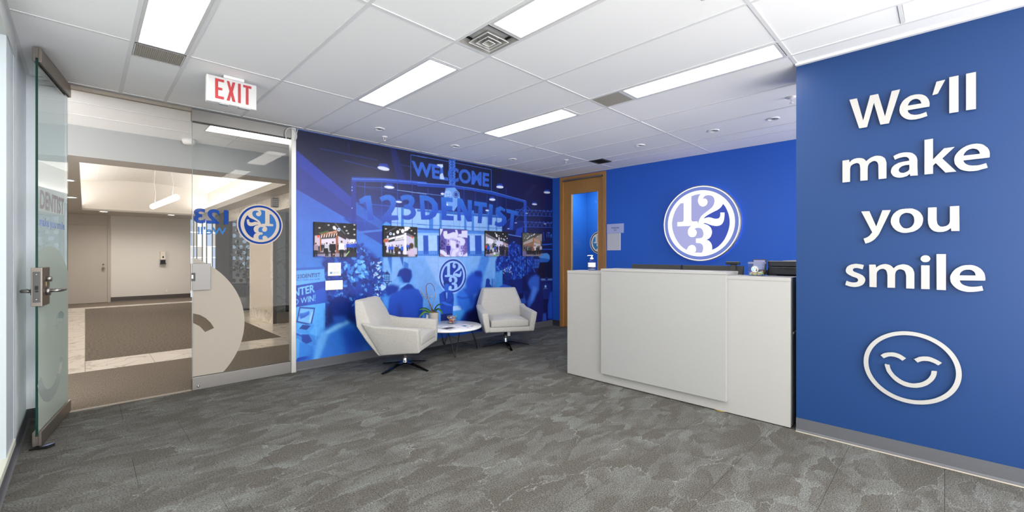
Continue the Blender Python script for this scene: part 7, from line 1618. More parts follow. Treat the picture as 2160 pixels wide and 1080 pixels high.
struct('trim_3', MB().box(-0.105, 0.73, 5.07, 5.12, -0.004, 0.002), mat('threshold_strip', '8c8276', 0.5), 'thin threshold strip in the doorway')
t = tag(put('door_wedge', MB().loft([[lp(LL + 0.03, -0.03, 0), lp(LL + 0.03, 0.02, 0), lp(LL + 0.03, 0.02, 0.011), lp(LL + 0.03, -0.03, 0.011)], [lp(LL + 0.055, 0.06, 0.0), lp(LL + 0.02, 0.09, 0), lp(LL + 0.02, 0.09, 0.022), lp(LL + 0.055, 0.06, 0.022)]]), M['black']), 'black rubber door wedge on carpet under the open glass door', 'door wedge')
put('wedge_label', MB().hexa([lp(LL + 0.052, 0.064, 0.0225), lp(LL + 0.023, 0.089, 0.0225), lp(LL + 0.0225, 0.055, 0.0190), lp(LL + 0.049, 0.036, 0.0190), lp(LL + 0.052, 0.064, 0.024), lp(LL + 0.023, 0.089, 0.024), lp(LL + 0.0225, 0.055, 0.0205), lp(LL + 0.049, 0.036, 0.0205)]), mat('wedge_label_blue', '8d9bd0', 0.5), t)
cb = [(1.60 + 0.05 * math.sin(a) * 1.2, 5.045, 2.685 - 0.075 + 0.075 * math.cos(a)) for a in [i * math.pi / 10 - math.pi * 0.75 for i in range(16)]]
tag(put('cable_loop', MB().tube(cb + [(1.67, 5.05, 2.69)], 0.0055, 8), mat('clear_cable_sheath', 'b9bcc0', 0.3)), 'loop of pale cable at the top of the sidelite post', 'cable')

# ------------------------------------------------------------------ lobby behind the glass
lf_ = struct('floor_lobby', MB().box(-1.8, 4.3, 5.09, 16.6, -0.06, -0.009), M['grout'], 'lobby floor of cream marble tiles and brown carpet')
def slab(name, m, x0, x1, y0, y1): link(name, MB().box(x0, x1, y0, y1, -0.009, 0.0).mesh(name, m), lf_)
slab('carpet_strip', M['carpet_lobby'], -1.7, 4.2, 5.09, 6.715)
slab('carpet_inset', M['carpet_inset'], 0.003, 2.197, 7.375, 14.495)
slab('carpet_strip', M['carpet_lobby'], -1.7, 3.4, 14.885, 16.3)
def mt(x0, x1, y0, y1): slab('marble_tile', M['marble'], x0 + 0.002, x1 - 0.002, y0 + 0.002, y1 - 0.002)
for k in range(-3, 7): mt(0.0 + k * 0.6, 0.6 + k * 0.6, 6.717, 7.373)
for k in range(12):
    y0 = 7.373 + k * 0.594
    mt(-0.6, 0.0, y0, y0 + 0.594); mt(-1.2, -0.6, y0, y0 + 0.594)
    mt(2.2, 2.8 if y0 < 8.8 else 2.8, y0, y0 + 0.594)
    if y0 < 8.8: mt(2.8, 3.5, y0, y0 + 0.594); mt(3.5, 4.2, y0, y0 + 0.594)
for k in range(-2, 6): mt(k * 0.6, k * 0.6 + 0.6, 14.5, 14.883)
struct('wall_lobby_far', MB().box(-1.8, 2.27, 16.1, 16.25, 0, 2.42), M['beige_wall'], 'beige wall at the far end of the lobby')
struct('wall_lobby_left', MB().box(-1.85, -1.7, 5.16, 16.2, 0, 2.75), M['beige_wall'])
struct('wall_lobby_right', MB().box(4.2, 4.3, 5.2, 14.3, 0, 2.75), M['beige_wall'])
struct('wall_lobby_end', MB().box(3.4, 3.5, 14.3, 16.6, 0, 2.75), M['beige_wall'])
baseboard('baseboard_lobby', (0.497, 16.098), (2.27, 16.098), 0, -1, 0.13, mat('brown_base', '4c4541', 0.5))
d3 = struct('door_3', MB().box(-0.58, -0.52, 16.05, 16.12, 0, 2.37).box(0.438, 0.497, 16.05, 16.12, 0, 2.37), M['taupe'], 'plain taupe door at the end of the lobby')
struct('leaf', MB().box(-0.518, 0.436, 16.07, 16.11, 0.008, 2.085), M['taupe'], parent=d3)
struct('transom_panel', MB().box(-0.518, 0.436, 16.072, 16.11, 2.095, 2.37), M['taupe'], parent=d3)
kb = struct('door_knob', MB().lathe(0.352, 0.925, [(0.034, 16.068), (0.034, 16.058), (0.012, 16.05), (0.012, 16.03), (0.028, 16.02), (0.028, 16.0), (0.0, 15.995)], 18, 'y'), M['chrome'], parent=d3)
struct('deadbolt', MB().lathe(0.352, 1.03, [(0.022, 16.068), (0.02, 16.055), (0.0, 16.053)], 16, 'y'), M['chrome'], parent=d3)
t = thing('sanitizer_dispenser', 'cream hand sanitizer dispenser on the far lobby wall', 'dispenser', (1.61, 16.09, 1.2))
put('housing', MB().loft([[(1.54, 16.098, 1.14), (1.68, 16.098, 1.14), (1.67, 16.0, 1.15), (1.55, 16.0, 1.15)], [(1.54, 16.098, 1.39), (1.68, 16.098, 1.39), (1.67, 16.01, 1.38), (1.55, 16.01, 1.38)]]), mat('dispenser_cream', 'ded3c4', 0.4), t, bevel=0.008)
put('sight_window', MB().loft([[(1.61 + 0.02 * math.cos(a), y, 1.22 + 0.032 * math.sin(a) * (1.3 if math.sin(a) > 0 else 0.8)) for a in [k * math.pi / 6 for k in range(12)]] for y in (16.004, 15.998)]), M['dgrey'], t)
put('drip_nozzle', MB().box(1.555, 1.665, 16.015, 16.098, 1.045, 1.14).box(1.54, 1.68, 15.99, 16.095, 1.02, 1.045), M['black'], t, bevel=0.004)
t = thing('wall_outlet', 'cream wall outlet above the dark lobby baseboard', 'outlet', (1.70, 16.09, 0.235))
put('plate', MB().box(1.665, 1.735, 16.088, 16.099, 0.18, 0.29), bpy.data.materials['dispenser_cream'], t, bevel=0.003)
put('socket', MB().box(1.685, 1.715, 16.085, 16.089, 0.20, 0.27), M['paper'], t, bevel=0.002)

# lobby ceiling: tiled strip by the glass, bulkhead, soffit with a lit cove
cl = struct('ceiling_lobby', MB().box(-1.8, 4.3, 5.10, 6.66, 2.735, 2.78), M['white'], 'white tiled lobby ceiling just past the glass')
for k, (y0, y1) in enumerate(((5.12, 5.62), (5.63, 6.12), (6.13, 6.63))):
    xs = (-1.7, -0.2, 1.3, 2.8, 4.2) if k != 9 else ()
    for a, b_ in zip(xs, xs[1:]): link('ceiling_tile', MB().box(a + 0.004, b_ - 0.004, y0, y1, 2.703, 2.715).mesh('ceiling_tile', M['tile']), cl)
for y in (5.625, 6.125): link('ceiling_tee', MB().box(-1.7, 4.2, y - 0.012, y + 0.012, 2.7, 2.73).mesh('ceiling_tee', M['tee']), cl)
ZS, ZV = 2.37, 3.06
struct('wall_bulkhead', MB().box(-1.8, 4.3, 6.63, 6.66, ZS - 0.001, 2.74), M['bulk'], 'grey bulkhead stepping down in the lobby ceiling')
sof = MB().box(-1.8, 4.3, 6.66, 7.07, ZS, ZS + 0.04).box(-1.8, -0.05, 7.07, 14.52, ZS, ZS + 0.04).box(2.18, 4.3, 7.07, 14.52, ZS, ZS + 0.04).box(-1.8, 4.3, 14.52, 16.6, ZS, ZS + 0.04)
sof.box(-0.07, -0.05, 7.05, 14.52, ZS + 0.04, ZS + 0.11).box(2.18, 2.20, 7.05, 14.52, ZS + 0.04, ZS + 0.11).box(-0.05, 2.18, 7.05, 7.07, ZS + 0.04, ZS + 0.11)
struct('ceiling_soffit', sof, M['soffit'], 'taupe lobby soffit around the lit ceiling cove')
cove = MB()
prof = [(7.07, ZS)]
cove.box(-0.35, -0.30, 6.8, 14.8, ZS + 0.04, ZV + 0.1).box(2.43, 2.48, 6.8, 14.8, ZS + 0.04, ZV + 0.1).box(-0.35, 2.48, 6.78, 6.82, ZS + 0.04, ZV + 0.1).box(-0.35, 2.48, 14.522, 14.56, ZS + 0.04, ZV + 0.1)
n = 10
for k in range(n):
    a, b_ = -0.35 + 2.83 * k / n, -0.35 + 2.83 * (k + 1) / n
    h = lambda x: ZV + 0.10 - 0.16 * ((x - 1.065) / 1.41) ** 2
    cove.hexa([(a, 6.8, h(a)), (b_, 6.8, h(b_)), (b_, 14.56, h(b_)), (a, 14.56, h(a)), (a, 6.8, h(a) + 0.04), (b_, 6.8, h(b_) + 0.04), (b_, 14.56, h(b_) + 0.04), (a, 14.56, h(a) + 0.04)])
struct('ceiling_cove', cove, M['cream'], 'cream vaulted ceiling cove in the lobby')
t = thing('cove_light', 'hidden light strips glowing inside the lobby ceiling cove', 'ceiling light', (1.06, 10.8, 2.44))
mc = emit('cove_strip', 'ffffff', LOBBY_STRENGTH)
put('strip', MB().box(-0.27, -0.12, 6.9, 14.4, 2.43, 2.445), mc, t); put('strip', MB().box(2.25, 2.40, 6.9, 14.4, 2.43, 2.445), mc, t)
put('strip', MB().box(-0.1, 2.2, 6.86, 7.0, 2.43, 2.445), mc, t)
t = thing('pendant_light', 'slim glowing tube pendant hanging in the lobby cove', 'pendant light', (1.12, 11.07, 2.35))
a, b_ = Vector((1.05, 12.24, 2.35)), Vector((1.186, 9.91, 2.35))
put('tube_diffuser', MB().tube([a, a + (b_ - a) * 0.01, a + (b_ - a) * 0.99, b_], [0.04, 0.055, 0.055, 0.04], 16), emit('pendant_glow', 'ffffff', 2.0), t)
for f in (0.12, 0.86):
    p = a + (b_ - a) * f
    put('cord', MB().tube([p + Vector((0, 0, 0.05)), p + Vector((0.015, 0, 0.3)), p + Vector((-0.015, 0, 0.5)), p + Vector((0, 0, 0.76))], 0.006, 6), M['paper'], t)
for x, y, lb in ((0.33, 14.75, 'small lobby downlight above the taupe door'), (1.65, 14.70, 'small lobby downlight above the sanitizer dispenser'), (-0.19, 8.88, 'lobby soffit downlight, nearer of the two left of the cove'), (-0.19, 11.5, 'lobby soffit downlight, further of the two left of the cove')):
    t = thing('downlight', lb, 'ceiling light', (x, y, ZS), group='lobby downlights')
    put('trim', MB().lathe(x, y, [(0.10, ZS + 0.01), (0.10, ZS - 0.006), (0.08, ZS - 0.006), (0.075, ZS + 0.005)], 24, cap=False), M['white'], t)
    put('lens', MB().lathe(x, y, [(0.078, ZS - 0.001), (0.0, ZS - 0.002)], 24, cap=False), emit('downlight_lens', 'fff6ea', 5.0) if 'downlight_lens' not in bpy.data.materials else bpy.data.materials['downlight_lens'], t)
    ld = bpy.data.lights.new('downlight_lamp', 'SPOT'); ld.energy = 42; ld.color = (1, 0.95, 0.9); ld.spot_size = math.radians(165); ld.spot_blend = 1.0; ld.shadow_soft_size = 0.05
    lo = bpy.data.objects.new('lamp', ld); COL.objects.link(lo); lo.parent = t; lo.location = (0, 0, -0.03)
t = thing('lobby_light_bar', 'long white light panel in the lobby ceiling behind the sidelite', 'ceiling light', (1.55, 5.74, 2.70))
put('frame', MB().box(0.95, 2.16, 5.56, 5.575, 2.698, 2.72).box(0.95, 2.16, 5.885, 5.90, 2.698, 2.72).box(0.95, 0.965, 5.575, 5.885, 2.698, 2.72).box(2.145, 2.16, 5.575, 5.885, 2.698, 2.72), M['tee2'], t)
put('lens', MB().box(0.965, 2.145, 5.575, 5.885, 2.700, 2.7025), M['lens_lobby'], t)
t = thing('smoke_detector', 'round white detector at the top of the lobby bulkhead', 'smoke detector', (0.90, 6.50, 2.70))
put('body', MB().lathe(0.90, 6.50, [(0.07, 2.703), (0.07, 2.675), (0.055, 2.645), (0.0, 2.645)], 24), M['paper'], t)

# right side of the lobby: stone header, pillar, office glazing
struct('wall_header', MB().box(2.5, 2.72, 6.63, 12.36, 2.11, ZS), M['marble'], 'marble header over the office glazing')
pil = struct('wall_pillar', MB().box(2.505, 2.72, 8.88, 10.47, 0, 2.11), M['marble'], 'cream marble clad pillar in the lobby')
struct('base_tile', MB().box(2.497, 2.51, 8.90, 10.45, 0.0, 0.215), M['marble'], parent=pil)
struct('edge_strip', MB().box(2.496, 2.515, 8.876, 9.02, 0, 2.11).box(2.496, 2.515, 10.40, 10.475, 0, 2.11), M['marble'], parent=pil)
struct('panel', MB().box(2.499, 2.51, 9.03, 10.39, 0.225, 2.1), mat('stone_panel', 'd9c9b3', 0.3, var=0.03), parent=pil)
w3 = struct('window_3', MB().box(2.50, 2.56, 8.865, 8.93, 0, 2.11).box(3.20, 3.24, 8.87, 8.92, 0.2, 2.11), mat('bronze_grey_frame', '6a655e', 0.35, 0.6), 'dark office glazing facing the lobby')
struct('kick_plate', MB().box(2.56, 4.2, 8.868, 8.90, 0.0, 0.205), M['steel_warm'], parent=w3)
struct('glass_pane', MB().box(2.56, 4.2, 8.878, 8.89, 0.205, 2.11), M['glass_dark'], parent=w3)
w4 = struct('window_4', MB().box(2.50, 2.56, 12.30, 12.36, 0, 2.11).box(2.50, 2.58, 12.36, 13.9, 0, 2.37).box(3.10, 3.14, 12.29, 12.35, 0, 2.11), M['matte'], 'office glazing with white dotted film at the end of the lobby vestibule')
struct('kick_plate', MB().box(2.56, 4.2, 12.30, 12.33, 0, 0.205), M['steel_warm'], parent=w4)
struct('glass_pane', MB().box(2.56, 4.2, 12.32, 12.332, 0.205, 2.11), M['glass_dark'], parent=w4)
holes = []
for r in range(11):
    z = 0.66 + r * 0.138
    for k in range(4):
        x = 2.60 + k * 0.15 + (r % 2) * 0.075
        if x < 3.02: holes.append([(x + 0.046 * math.cos(i * math.pi / 10), z + 0.046 * math.sin(i * math.pi / 10)) for i in range(20)])
o = outline('dotted_film', [[(2.545, 0.59), (3.07, 0.59), (3.07, 2.10), (2.545, 2.10)]] + holes, 0.0008, frame((0, 12.318, 0), (1, 0, 0), (0, 0, 1), (0, -1, 0)), M['frost_lt'], w4); o['kind'] = 'structure'
struct('wall_glass_office', MB().box(2.58, 4.2, 14.2, 14.3, 0, 2.37), mat('slate_blue_paint', '7d8fa3', 0.6), 'slate blue wall inside the glazed office')
struct('wall_office_back', MB().box(2.74, 4.2, 10.46, 10.56, 0, 2.37), bpy.data.materials['slate_blue_paint'])
struct('floor_glass_office', MB().box(2.73, 4.2, 8.93, 10.46, -0.02, 0.004).box(2.58, 4.2, 12.36, 14.2, -0.02, 0.004), mat('navy_carpet', '1d2838', 0.95, var=0.3, scale=80))
slab('marble_tile', M['marble'], 2.802, 4.2, 10.56, 12.3)
tag(put('brown_panel_door', MB().box(3.2, 3.9, 10.41, 10.455, 0.004, 2.05), mat('brown_door', '5e4534', 0.5)), 'brown door inside the dark glazed office', 'door')
w5 = struct('window_5', MB(), M['black']) if False else None
w5 = bpy.data.objects.new('window_5', None); COL.objects.link(w5); w5['kind'] = 'structure'; w5['label'] = 'bright daylit window wall at the end of the lobby'; w5.location = (2.8, 16.35, 0)
day = emit('daylit_pane', 'eef3ff', 0.52); blind = emit('daylit_blind', 'd5cfc8', 0.42); sky_ = emit('daylit_blue', 'b9cbe8', 0.48)
xs = [2.27, 2.38, 2.46, 2.60, 2.71, 2.86, 3.0, 3.2, 3.4]
for k, (a, b_) in enumerate(zip(xs, xs[1:])):
    struct('mullion', MB().box(b_ - 0.02, b_ + 0.006, 16.28, 16.36, 0, 2.37), mat('mullion_bronze', '7c7263', 0.45) if 'mullion_bronze' not in bpy.data.materials else bpy.data.materials['mullion_bronze'], parent=w5)
    for z0, z1 in ((0.0, 0.75), (0.76, 1.2), (1.21, 1.55), (1.56, 1.98), (2.0, 2.37)):
        struct('pane', MB().box(a, b_ - 0.02, 16.33, 16.345, z0, z1), (day, sky_, blind, day)[(k + (z0 > 1.5)) % 4], parent=w5)
for y, z, lb in ((8.60, 2.245, 'dark louvred box on the marble header, nearer one'), (13.45, 2.225, 'dark louvred box on the header at the far end')):
    t = thing('wall_speaker', lb, 'speaker', (2.5, y, z), group='boxes on the lobby header')
    put('case', MB().box(2.40, 2.499, y - 0.06, y + 0.06, z - 0.085, z + 0.085), M['dgrey'], t, bevel=0.006)
    for k in range(4): put('louvre', MB().box(2.405, 2.49, y - 0.066, y - 0.06, z - 0.055 + k * 0.032, z - 0.04 + k * 0.032), M['steel'], t)
w6 = bpy.data.objects.new('window_added_glow', None); COL.objects.link(w6); w6['kind'] = 'structure'; w6['label'] = 'glowing panes added behind the dotted film to brighten its dots'; w6.location = (3.0, 14.19, 0)  # glowing panes added so the holes in the dotted film look bright
for k in range(3):
    struct('pane', MB().box(2.70 + k * 0.42, 3.05 + k * 0.42, 14.185, 14.195, 0.9, 2.2), day, parent=w6)
    struct('mullion', MB().box(3.05 + k * 0.42, 3.12 + k * 0.42, 14.17, 14.2, 0.9, 2.2), bpy.data.materials['mullion_bronze'], parent=w6)
# plant and chair in the glazed office
def potted_tree(x0, y0, label, seed):
    t = thing('potted_tree', label, 'plant', (x0, y0, 0.004), group='dark lobby trees')
    put('pot', MB().lathe(x0, y0, [(0.11, 0.004), (0.14, 0.30), (0.13, 0.30), (0.12, 0.27), (0.0, 0.27)], 20), M['dgrey'], t)
    st = MB().tube([(x0, y0, 0.27), (x0 + 0.02, y0 + 0.03, 0.7), (x0 - 0.02, y0, 1.1), (x0 + 0.01, y0, 1.45)], 0.014, 8); lv = MB(); rr = random.Random(seed)
    for k in range(9):
        z = 0.65 + k * 0.1; an = rr.uniform(0, 6.28); L = rr.uniform(0.12, 0.24)
        e = Vector((x0 + L * math.cos(an), y0 + L * math.sin(an), z + 0.12)); st.tube([(x0, y0, z), e], 0.006, 5)
        for q in range(34):
            c = e + Vector((rr.gauss(0, 0.06), rr.gauss(0, 0.06), rr.gauss(0, 0.06))); d = Vector((rr.gauss(0, 1), rr.gauss(0, 1), rr.gauss(0, 0.6))).normalized() * 0.075; s2 = d.cross(Vector((0, 0, 1))).normalized() * 0.026
            lv.add([c, c + d * 0.5 + s2, c + d, c + d * 0.5 - s2], [(0, 1, 2, 3)])
    put('trunk', st, mat('bark', '2b2620', 0.8), t); o = put('foliage', lv, mat('dark_leaf', '1f2a22', 0.6), t); o['kind'] = 'stuff'
potted_tree(2.70, 11.6, 'dark leafy potted tree before the dotted office glazing', 4)
potted_tree(3.12, 9.75, 'dark leafy tree added as the plant reflection in the dark office glass', 9)  # second tree added to stand in for a reflection in the glass
t = thing('office_chair', 'navy upholstered chair on casters behind the office glass', 'chair', (2.95, 12.75, 0.004), 0.6)
nv = mat('navy_fabric', '25324d', 0.8)
def cput(nm, mb, m, **k): put(nm, mb, m, t, rel=False, **k)
cput('seat', MB().box(-0.24, 0.24, -0.24, 0.24, 0.42, 0.50), nv, bevel=0.02)
cput('backrest', MB().box(-0.28, -0.22, -0.23, 0.23, 0.52, 0.95), nv, bevel=0.02)
cput('gas_lift', MB().lathe(0, 0, [(0.03, 0.08), (0.03, 0.42)], 12), M['black'])
for k in range(5):
    a_ = k * 2 * math.pi / 5; cput('leg', MB().tube([(0, 0, 0.10), (0.27 * math.cos(a_), 0.27 * math.sin(a_), 0.055), (0.27 * math.cos(a_), 0.27 * math.sin(a_), 0.0)], 0.018, 8), M['black'])

# ------------------------------------------------------------------ reception desk and what stands on it
t = thing('reception_desk', 'white laminate reception desk with a raised central front panel', 'desk', (3.86, 1.86, 0))
put('base_panel', MB().box(3.735, 3.76, 0.812, 2.903, 0.008, 1.098), M['desk'], t)
put('end_panel', MB().box(3.76, 4.0, 0.812, 0.837, 0.008, 1.098), M['desk'], t); put('end_panel', MB().box(3.76, 4.78, 2.878, 2.903, 0.008, 0.70), M['desk'], t)
put('end_panel', MB().box(3.76, 4.0, 2.878, 2.903, 0.70, 1.098), M['desk'], t)
put('counter_top', MB().box(3.733, 4.0, 0.810, 2.905, 1.0985, 1.127), M['desk'], t, bevel=0.0015)
put('front_panel', MB().box(3.70, 3.734, 1.257, 2.451, 0.10, 1.1345), M['desk_panel'], t, bevel=0.001)
put('transaction_top', MB().box(3.698, 4.0, 1.257, 2.451, 1.1355, 1.157), M['desk'], t, bevel=0.0015)
put('transaction_riser', MB().box(3.735, 3.99, 1.26, 2.448, 1.1265, 1.136), M['desk'], t)
put('worksurface', MB().box(4.0, 4.78, 1.24, 2.88, 0.715, 0.745), M['desk'], t)
put('inner_panel', MB().box(3.985, 4.0, 0.84, 2.878, 0.02, 1.098), M['desk'], t)
put('foot', MB().box(3.77, 3.80, 0.9, 2.85, 0.0, 0.01), M['black'], t)
put('end_ledge', MB().box(3.80, 4.0, 0.803, 0.812, 0.70, 0.715), M['desk'], t)
t = thing('filing_cabinet', 'low white cabinet under the printer behind the desk', 'cabinet', (4.6, 0.95, 0))
put('body', MB().box(4.22, 4.98, 0.50, 1.235, 0.0, 0.72), M['desk'], t); put('top', MB().box(4.2, 5.0, 0.49, 1.238, 0.721, 0.745), M['desk'], t)
for k in range(2):
    dw = put('drawer', MB().box(4.21, 4.22, 0.51, 1.225, 0.04 + k * 0.34, 0.36 + k * 0.34), M['desk_panel'], t); put('drawer_handle', MB().tube([(4.205, 0.8, 0.3 + k * 0.34), (4.205, 0.95, 0.3 + k * 0.34)], 0.006, 8), M['steel'], dw)

t = thing('printer', 'charcoal multifunction printer behind the desk end', 'printer', (4.6, 0.93, 0.745))
P_ = M['navyplastic']
put('body', MB().box(4.38, 4.85, 0.72, 1.135, 0.745, 1.055), P_, t, bevel=0.006)
put('upper_body', MB().box(4.40, 4.85, 0.72, 1.135, 1.12, 1.19), P_, t, bevel=0.006)
put('side_column', MB().box(4.38, 4.85, 1.06, 1.135, 1.055, 1.12).box(4.6, 4.85, 0.72, 1.06, 1.055, 1.12).box(4.38, 4.85, 0.72, 0.80, 1.055, 1.12), P_, t)
put('output_bay', MB().box(4.385, 4.60, 0.80, 1.06, 1.057, 1.064), mat('bay_blue_black', '11152e', 0.3), t)
put('scanner_lid', MB().box(4.40, 4.85, 0.72, 1.135, 1.193, 1.238), P_, t, bevel=0.005)
put('feeder_tray', MB().hexa([(4.42, 0.70, 1.235), (4.80, 0.70, 1.235), (4.80, 1.02, 1.222), (4.42, 1.02, 1.222), (4.42, 0.70, 1.252), (4.80, 0.70, 1.252), (4.80, 1.02, 1.246), (4.42, 1.02, 1.246)]), mat('tray_grey', 'b9b3b8', 0.4), t)
put('lid_strip', MB().box(4.395, 4.40, 0.72, 1.135, 1.238, 1.243), M['steel'], t)
put('brand_plate', MB().box(4.396, 4.399, 0.82, 0.89, 1.158, 1.164), mat('plate_grey', '787c88', 0.4), t)
put('scan_handle', MB().box(4.392, 4.399, 0.93, 1.05, 1.176, 1.184), M['black'], t)
cp_ = put('control_panel', MB().hexa([(4.33, 1.135, 1.135), (4.35, 1.135, 1.135), (4.35, 1.245, 1.135), (4.33, 1.245, 1.135), (4.36, 1.135, 1.258), (4.38, 1.135, 1.258), (4.38, 1.245, 1.258), (4.36, 1.245, 1.258)]), P_, t, bevel=0.003)
put('touch_screen', MB().hexa([(4.3355, 1.145, 1.165), (4.337, 1.145, 1.165), (4.337, 1.236, 1.165), (4.3355, 1.236, 1.165), (4.3555, 1.145, 1.25), (4.357, 1.145, 1.25), (4.357, 1.236, 1.25), (4.3555, 1.236, 1.25)]), mat('screen_lilac', '8e92c0', 0.2), cp_)
put('panel_arm', MB().box(4.36, 4.42, 1.13, 1.16, 1.12, 1.16), P_, t)
for i, (y0, y1) in enumerate(((1.928, 2.507), (1.338, 1.921))):
    t = thing('monitor', 'black monitor seen from behind over the desk, ' + ('left one' if i == 0 else 'right one with a webcam'), 'monitor', (4.45, (y0 + y1) / 2, 0.7455), group='monitors on the desk')
    cy = (y0 + y1) / 2
    put('back_shell', MB().loft([[(4.40, y0, 0.86), (4.40, y1, 0.86), (4.40, y1, 1.192), (4.40, y0, 1.192)], [(4.385, y0 + 0.01, 0.87), (4.385, y1 - 0.01, 0.87), (4.385, y1 - 0.01, 1.187), (4.385, y0 + 0.01, 1.187)]]), M['dgrey'], t)
    bz = put('bezel', MB().box(4.40, 4.415, y0, y1, 0.86, 1.192), M['black'], t); put('screen', MB().box(4.4151, 4.4165, y0 + 0.01, y1 - 0.01, 0.88, 1.183), mat('screen_black', '0a0b0d', 0.15) if 'screen_black' not in bpy.data.materials else bpy.data.materials['screen_black'], bz)
    put('stand_neck', MB().box(4.36, 4.386, cy - 0.04, cy + 0.04, 0.755, 1.05), M['black'], t); put('stand_base', MB().box(4.30, 4.52, cy - 0.13, cy + 0.13, 0.7456, 0.757), M['black'], t, bevel=0.004)
t = thing('webcam', 'black webcam perched on the right monitor', 'webcam', (4.39, 1.42, 1.192))
put('camera_bar', MB().box(4.355, 4.40, 1.362, 1.482, 1.2055, 1.232), M['black'], t, bevel=0.005)
put('clip', MB().hexa([(4.368, 1.395, 1.13), (4.381, 1.395, 1.13), (4.381, 1.448, 1.13), (4.368, 1.448, 1.13), (4.37, 1.40, 1.207), (4.384, 1.40, 1.207), (4.384, 1.442, 1.207), (4.37, 1.442, 1.207)]).box(4.37, 4.42, 1.40, 1.44, 1.1928, 1.207), M['dgrey'], t)
put('top_strip', MB().box(4.357, 4.398, 1.364, 1.48, 1.2315, 1.234), M['steel'], t)
put('badge', MB().box(4.369, 4.3695, 1.417, 1.425, 1.15, 1.16), mat('gold_badge', 'b09a5c', 0.4), t)

t = thing('candy_box', 'clear square box of candies with round 123 sticker on desk end', 'candy box', (3.885, 1.08, 1.127))
gb = lambda x0, x1, y0, y1, z0, z1: MB().box(x0, x1, y0, y1, z0, z1)
pl_ = glass('clear_plastic', (0.93, 0.95, 0.97))
put('box_wall', gb(3.835, 3.935, 1.028, 1.031, 1.130, 1.225).box(3.835, 3.935, 1.127, 1.130, 1.130, 1.225).box(3.835, 3.838, 1.031, 1.127, 1.130, 1.225).box(3.932, 3.935, 1.031, 1.127, 1.130, 1.225), pl_, t)
put('box_base', gb(3.835, 3.935, 1.028, 1.130, 1.1272, 1.130), pl_, t)
put('lid', gb(3.833, 3.937, 1.026, 1.132, 1.2252, 1.239), film('lid_plastic', 'a9abc4', 0.6, 0.5), t, bevel=0.002)
logo_small(t, frame((3.8325, 1.081, 1.182), (0, -1, 0), (0, 0, 1), (-1, 0, 0)), 0.0255, dict(back=M['paper'], ring=M['ink'], A=mat('sticker_blue', '6fb0d0', 0.5), B=bpy.data.materials['sticker_blue'], C=M['ink']), th=0.0004)
rr = random.Random(8); cc_ = ['d8b48c', 'b9d48e', 'd7d06a', 'b98a86', 'e0a070', '7fc0a8', '8fb8d8', 'e8c8a8']
cms = [mat('gummy_' + str(k), c, 0.4, var=0.05) for k, c in enumerate(cc_)]
def heap(name, parent, x0, x1, y0, y1, z0, zf, r, mats, per=5, n=30, rows=6):
    for k, m_ in enumerate(mats):
        mb = MB()
        for q in range(per):
            x, y = rr.uniform(x0 + r, x1 - r), rr.uniform(y0 + r, y1 - r); zt = zf(x, y)
            mb.ball((x, y, rr.uniform(z0 + r, max(z0 + r + 0.001, zt - r))), r * rr.uniform(0.8, 1.05), 7, 5, (rr.uniform(0.8, 1.1), rr.uniform(0.8, 1.1), rr.uniform(0.7, 1.0)))
        o = put(name, mb, m_, parent); o['kind'] = 'stuff'
heap('candies', t, 3.838, 3.932, 1.031, 1.127, 1.130, lambda x, y: 1.150 + 0.028 * abs(y - 1.085) / 0.045, 0.0095, cms, 9)

t = thing('sanitizer_bottle', 'clear pump sanitizer bottle standing on the left end of the desk', 'bottle', (3.86, 2.672, 1.127))
x, y = 3.86, 2.672
put('body', MB().lathe(x, y, [(0.036, 1.1275), (0.040, 1.131), (0.040, 1.215), (0.034, 1.235), (0.016, 1.246), (0.015, 1.252)], 28), glass('bottle_plastic', (0.86, 0.89, 0.95)), t)
put('gel', MB().lathe(x, y, [(0.035, 1.1295), (0.037, 1.132), (0.037, 1.16), (0.0, 1.16)], 24), film('gel', 'c9d2e8', 0.55, 0.6), t)
put('label', MB().lathe(x, y, [(0.0405, 1.168), (0.0405, 1.213)], 28, cap=False), M['paper'], t)
put('label_band', MB().lathe(x, y, [(0.0406, 1.148), (0.0406, 1.168)], 28, cap=False), mat('navy_label', '1f2f5c', 0.5), t)
put('label_text', MB().lathe(x, y, [(0.0408, 1.192), (0.0408, 1.1955)], 28, cap=False).lathe(x, y, [(0.0408, 1.182), (0.0408, 1.184)], 28, cap=False), mat('label_print', '9aa3c0', 0.5), t)
pc = put('pump_collar', MB().lathe(x, y, [(0.017, 1.250), (0.017, 1.266), (0.008, 1.268), (0.006, 1.285)], 20), M['paper'], t)
put('pump_head', MB().lathe(x, y, [(0.013, 1.284), (0.013, 1.293), (0.0, 1.295)], 16).tube([(x, y, 1.290), (x - 0.02, y + 0.035, 1.290), (x - 0.022, y + 0.04, 1.284)], 0.0045, 8), M['paper'], pc)
tag(put('yellow_cable', MB().tube([(3.80, 1.40, 0.004), (3.745, 1.36, 0.004), (3.728, 1.32, 0.004), (3.745, 1.28, 0.004), (3.80, 1.26, 0.004)], 0.003, 6), mat('yellow_cable_sheath', 'b8a030', 0.5)), 'short yellow cable peeping out under the white desk', 'cable')
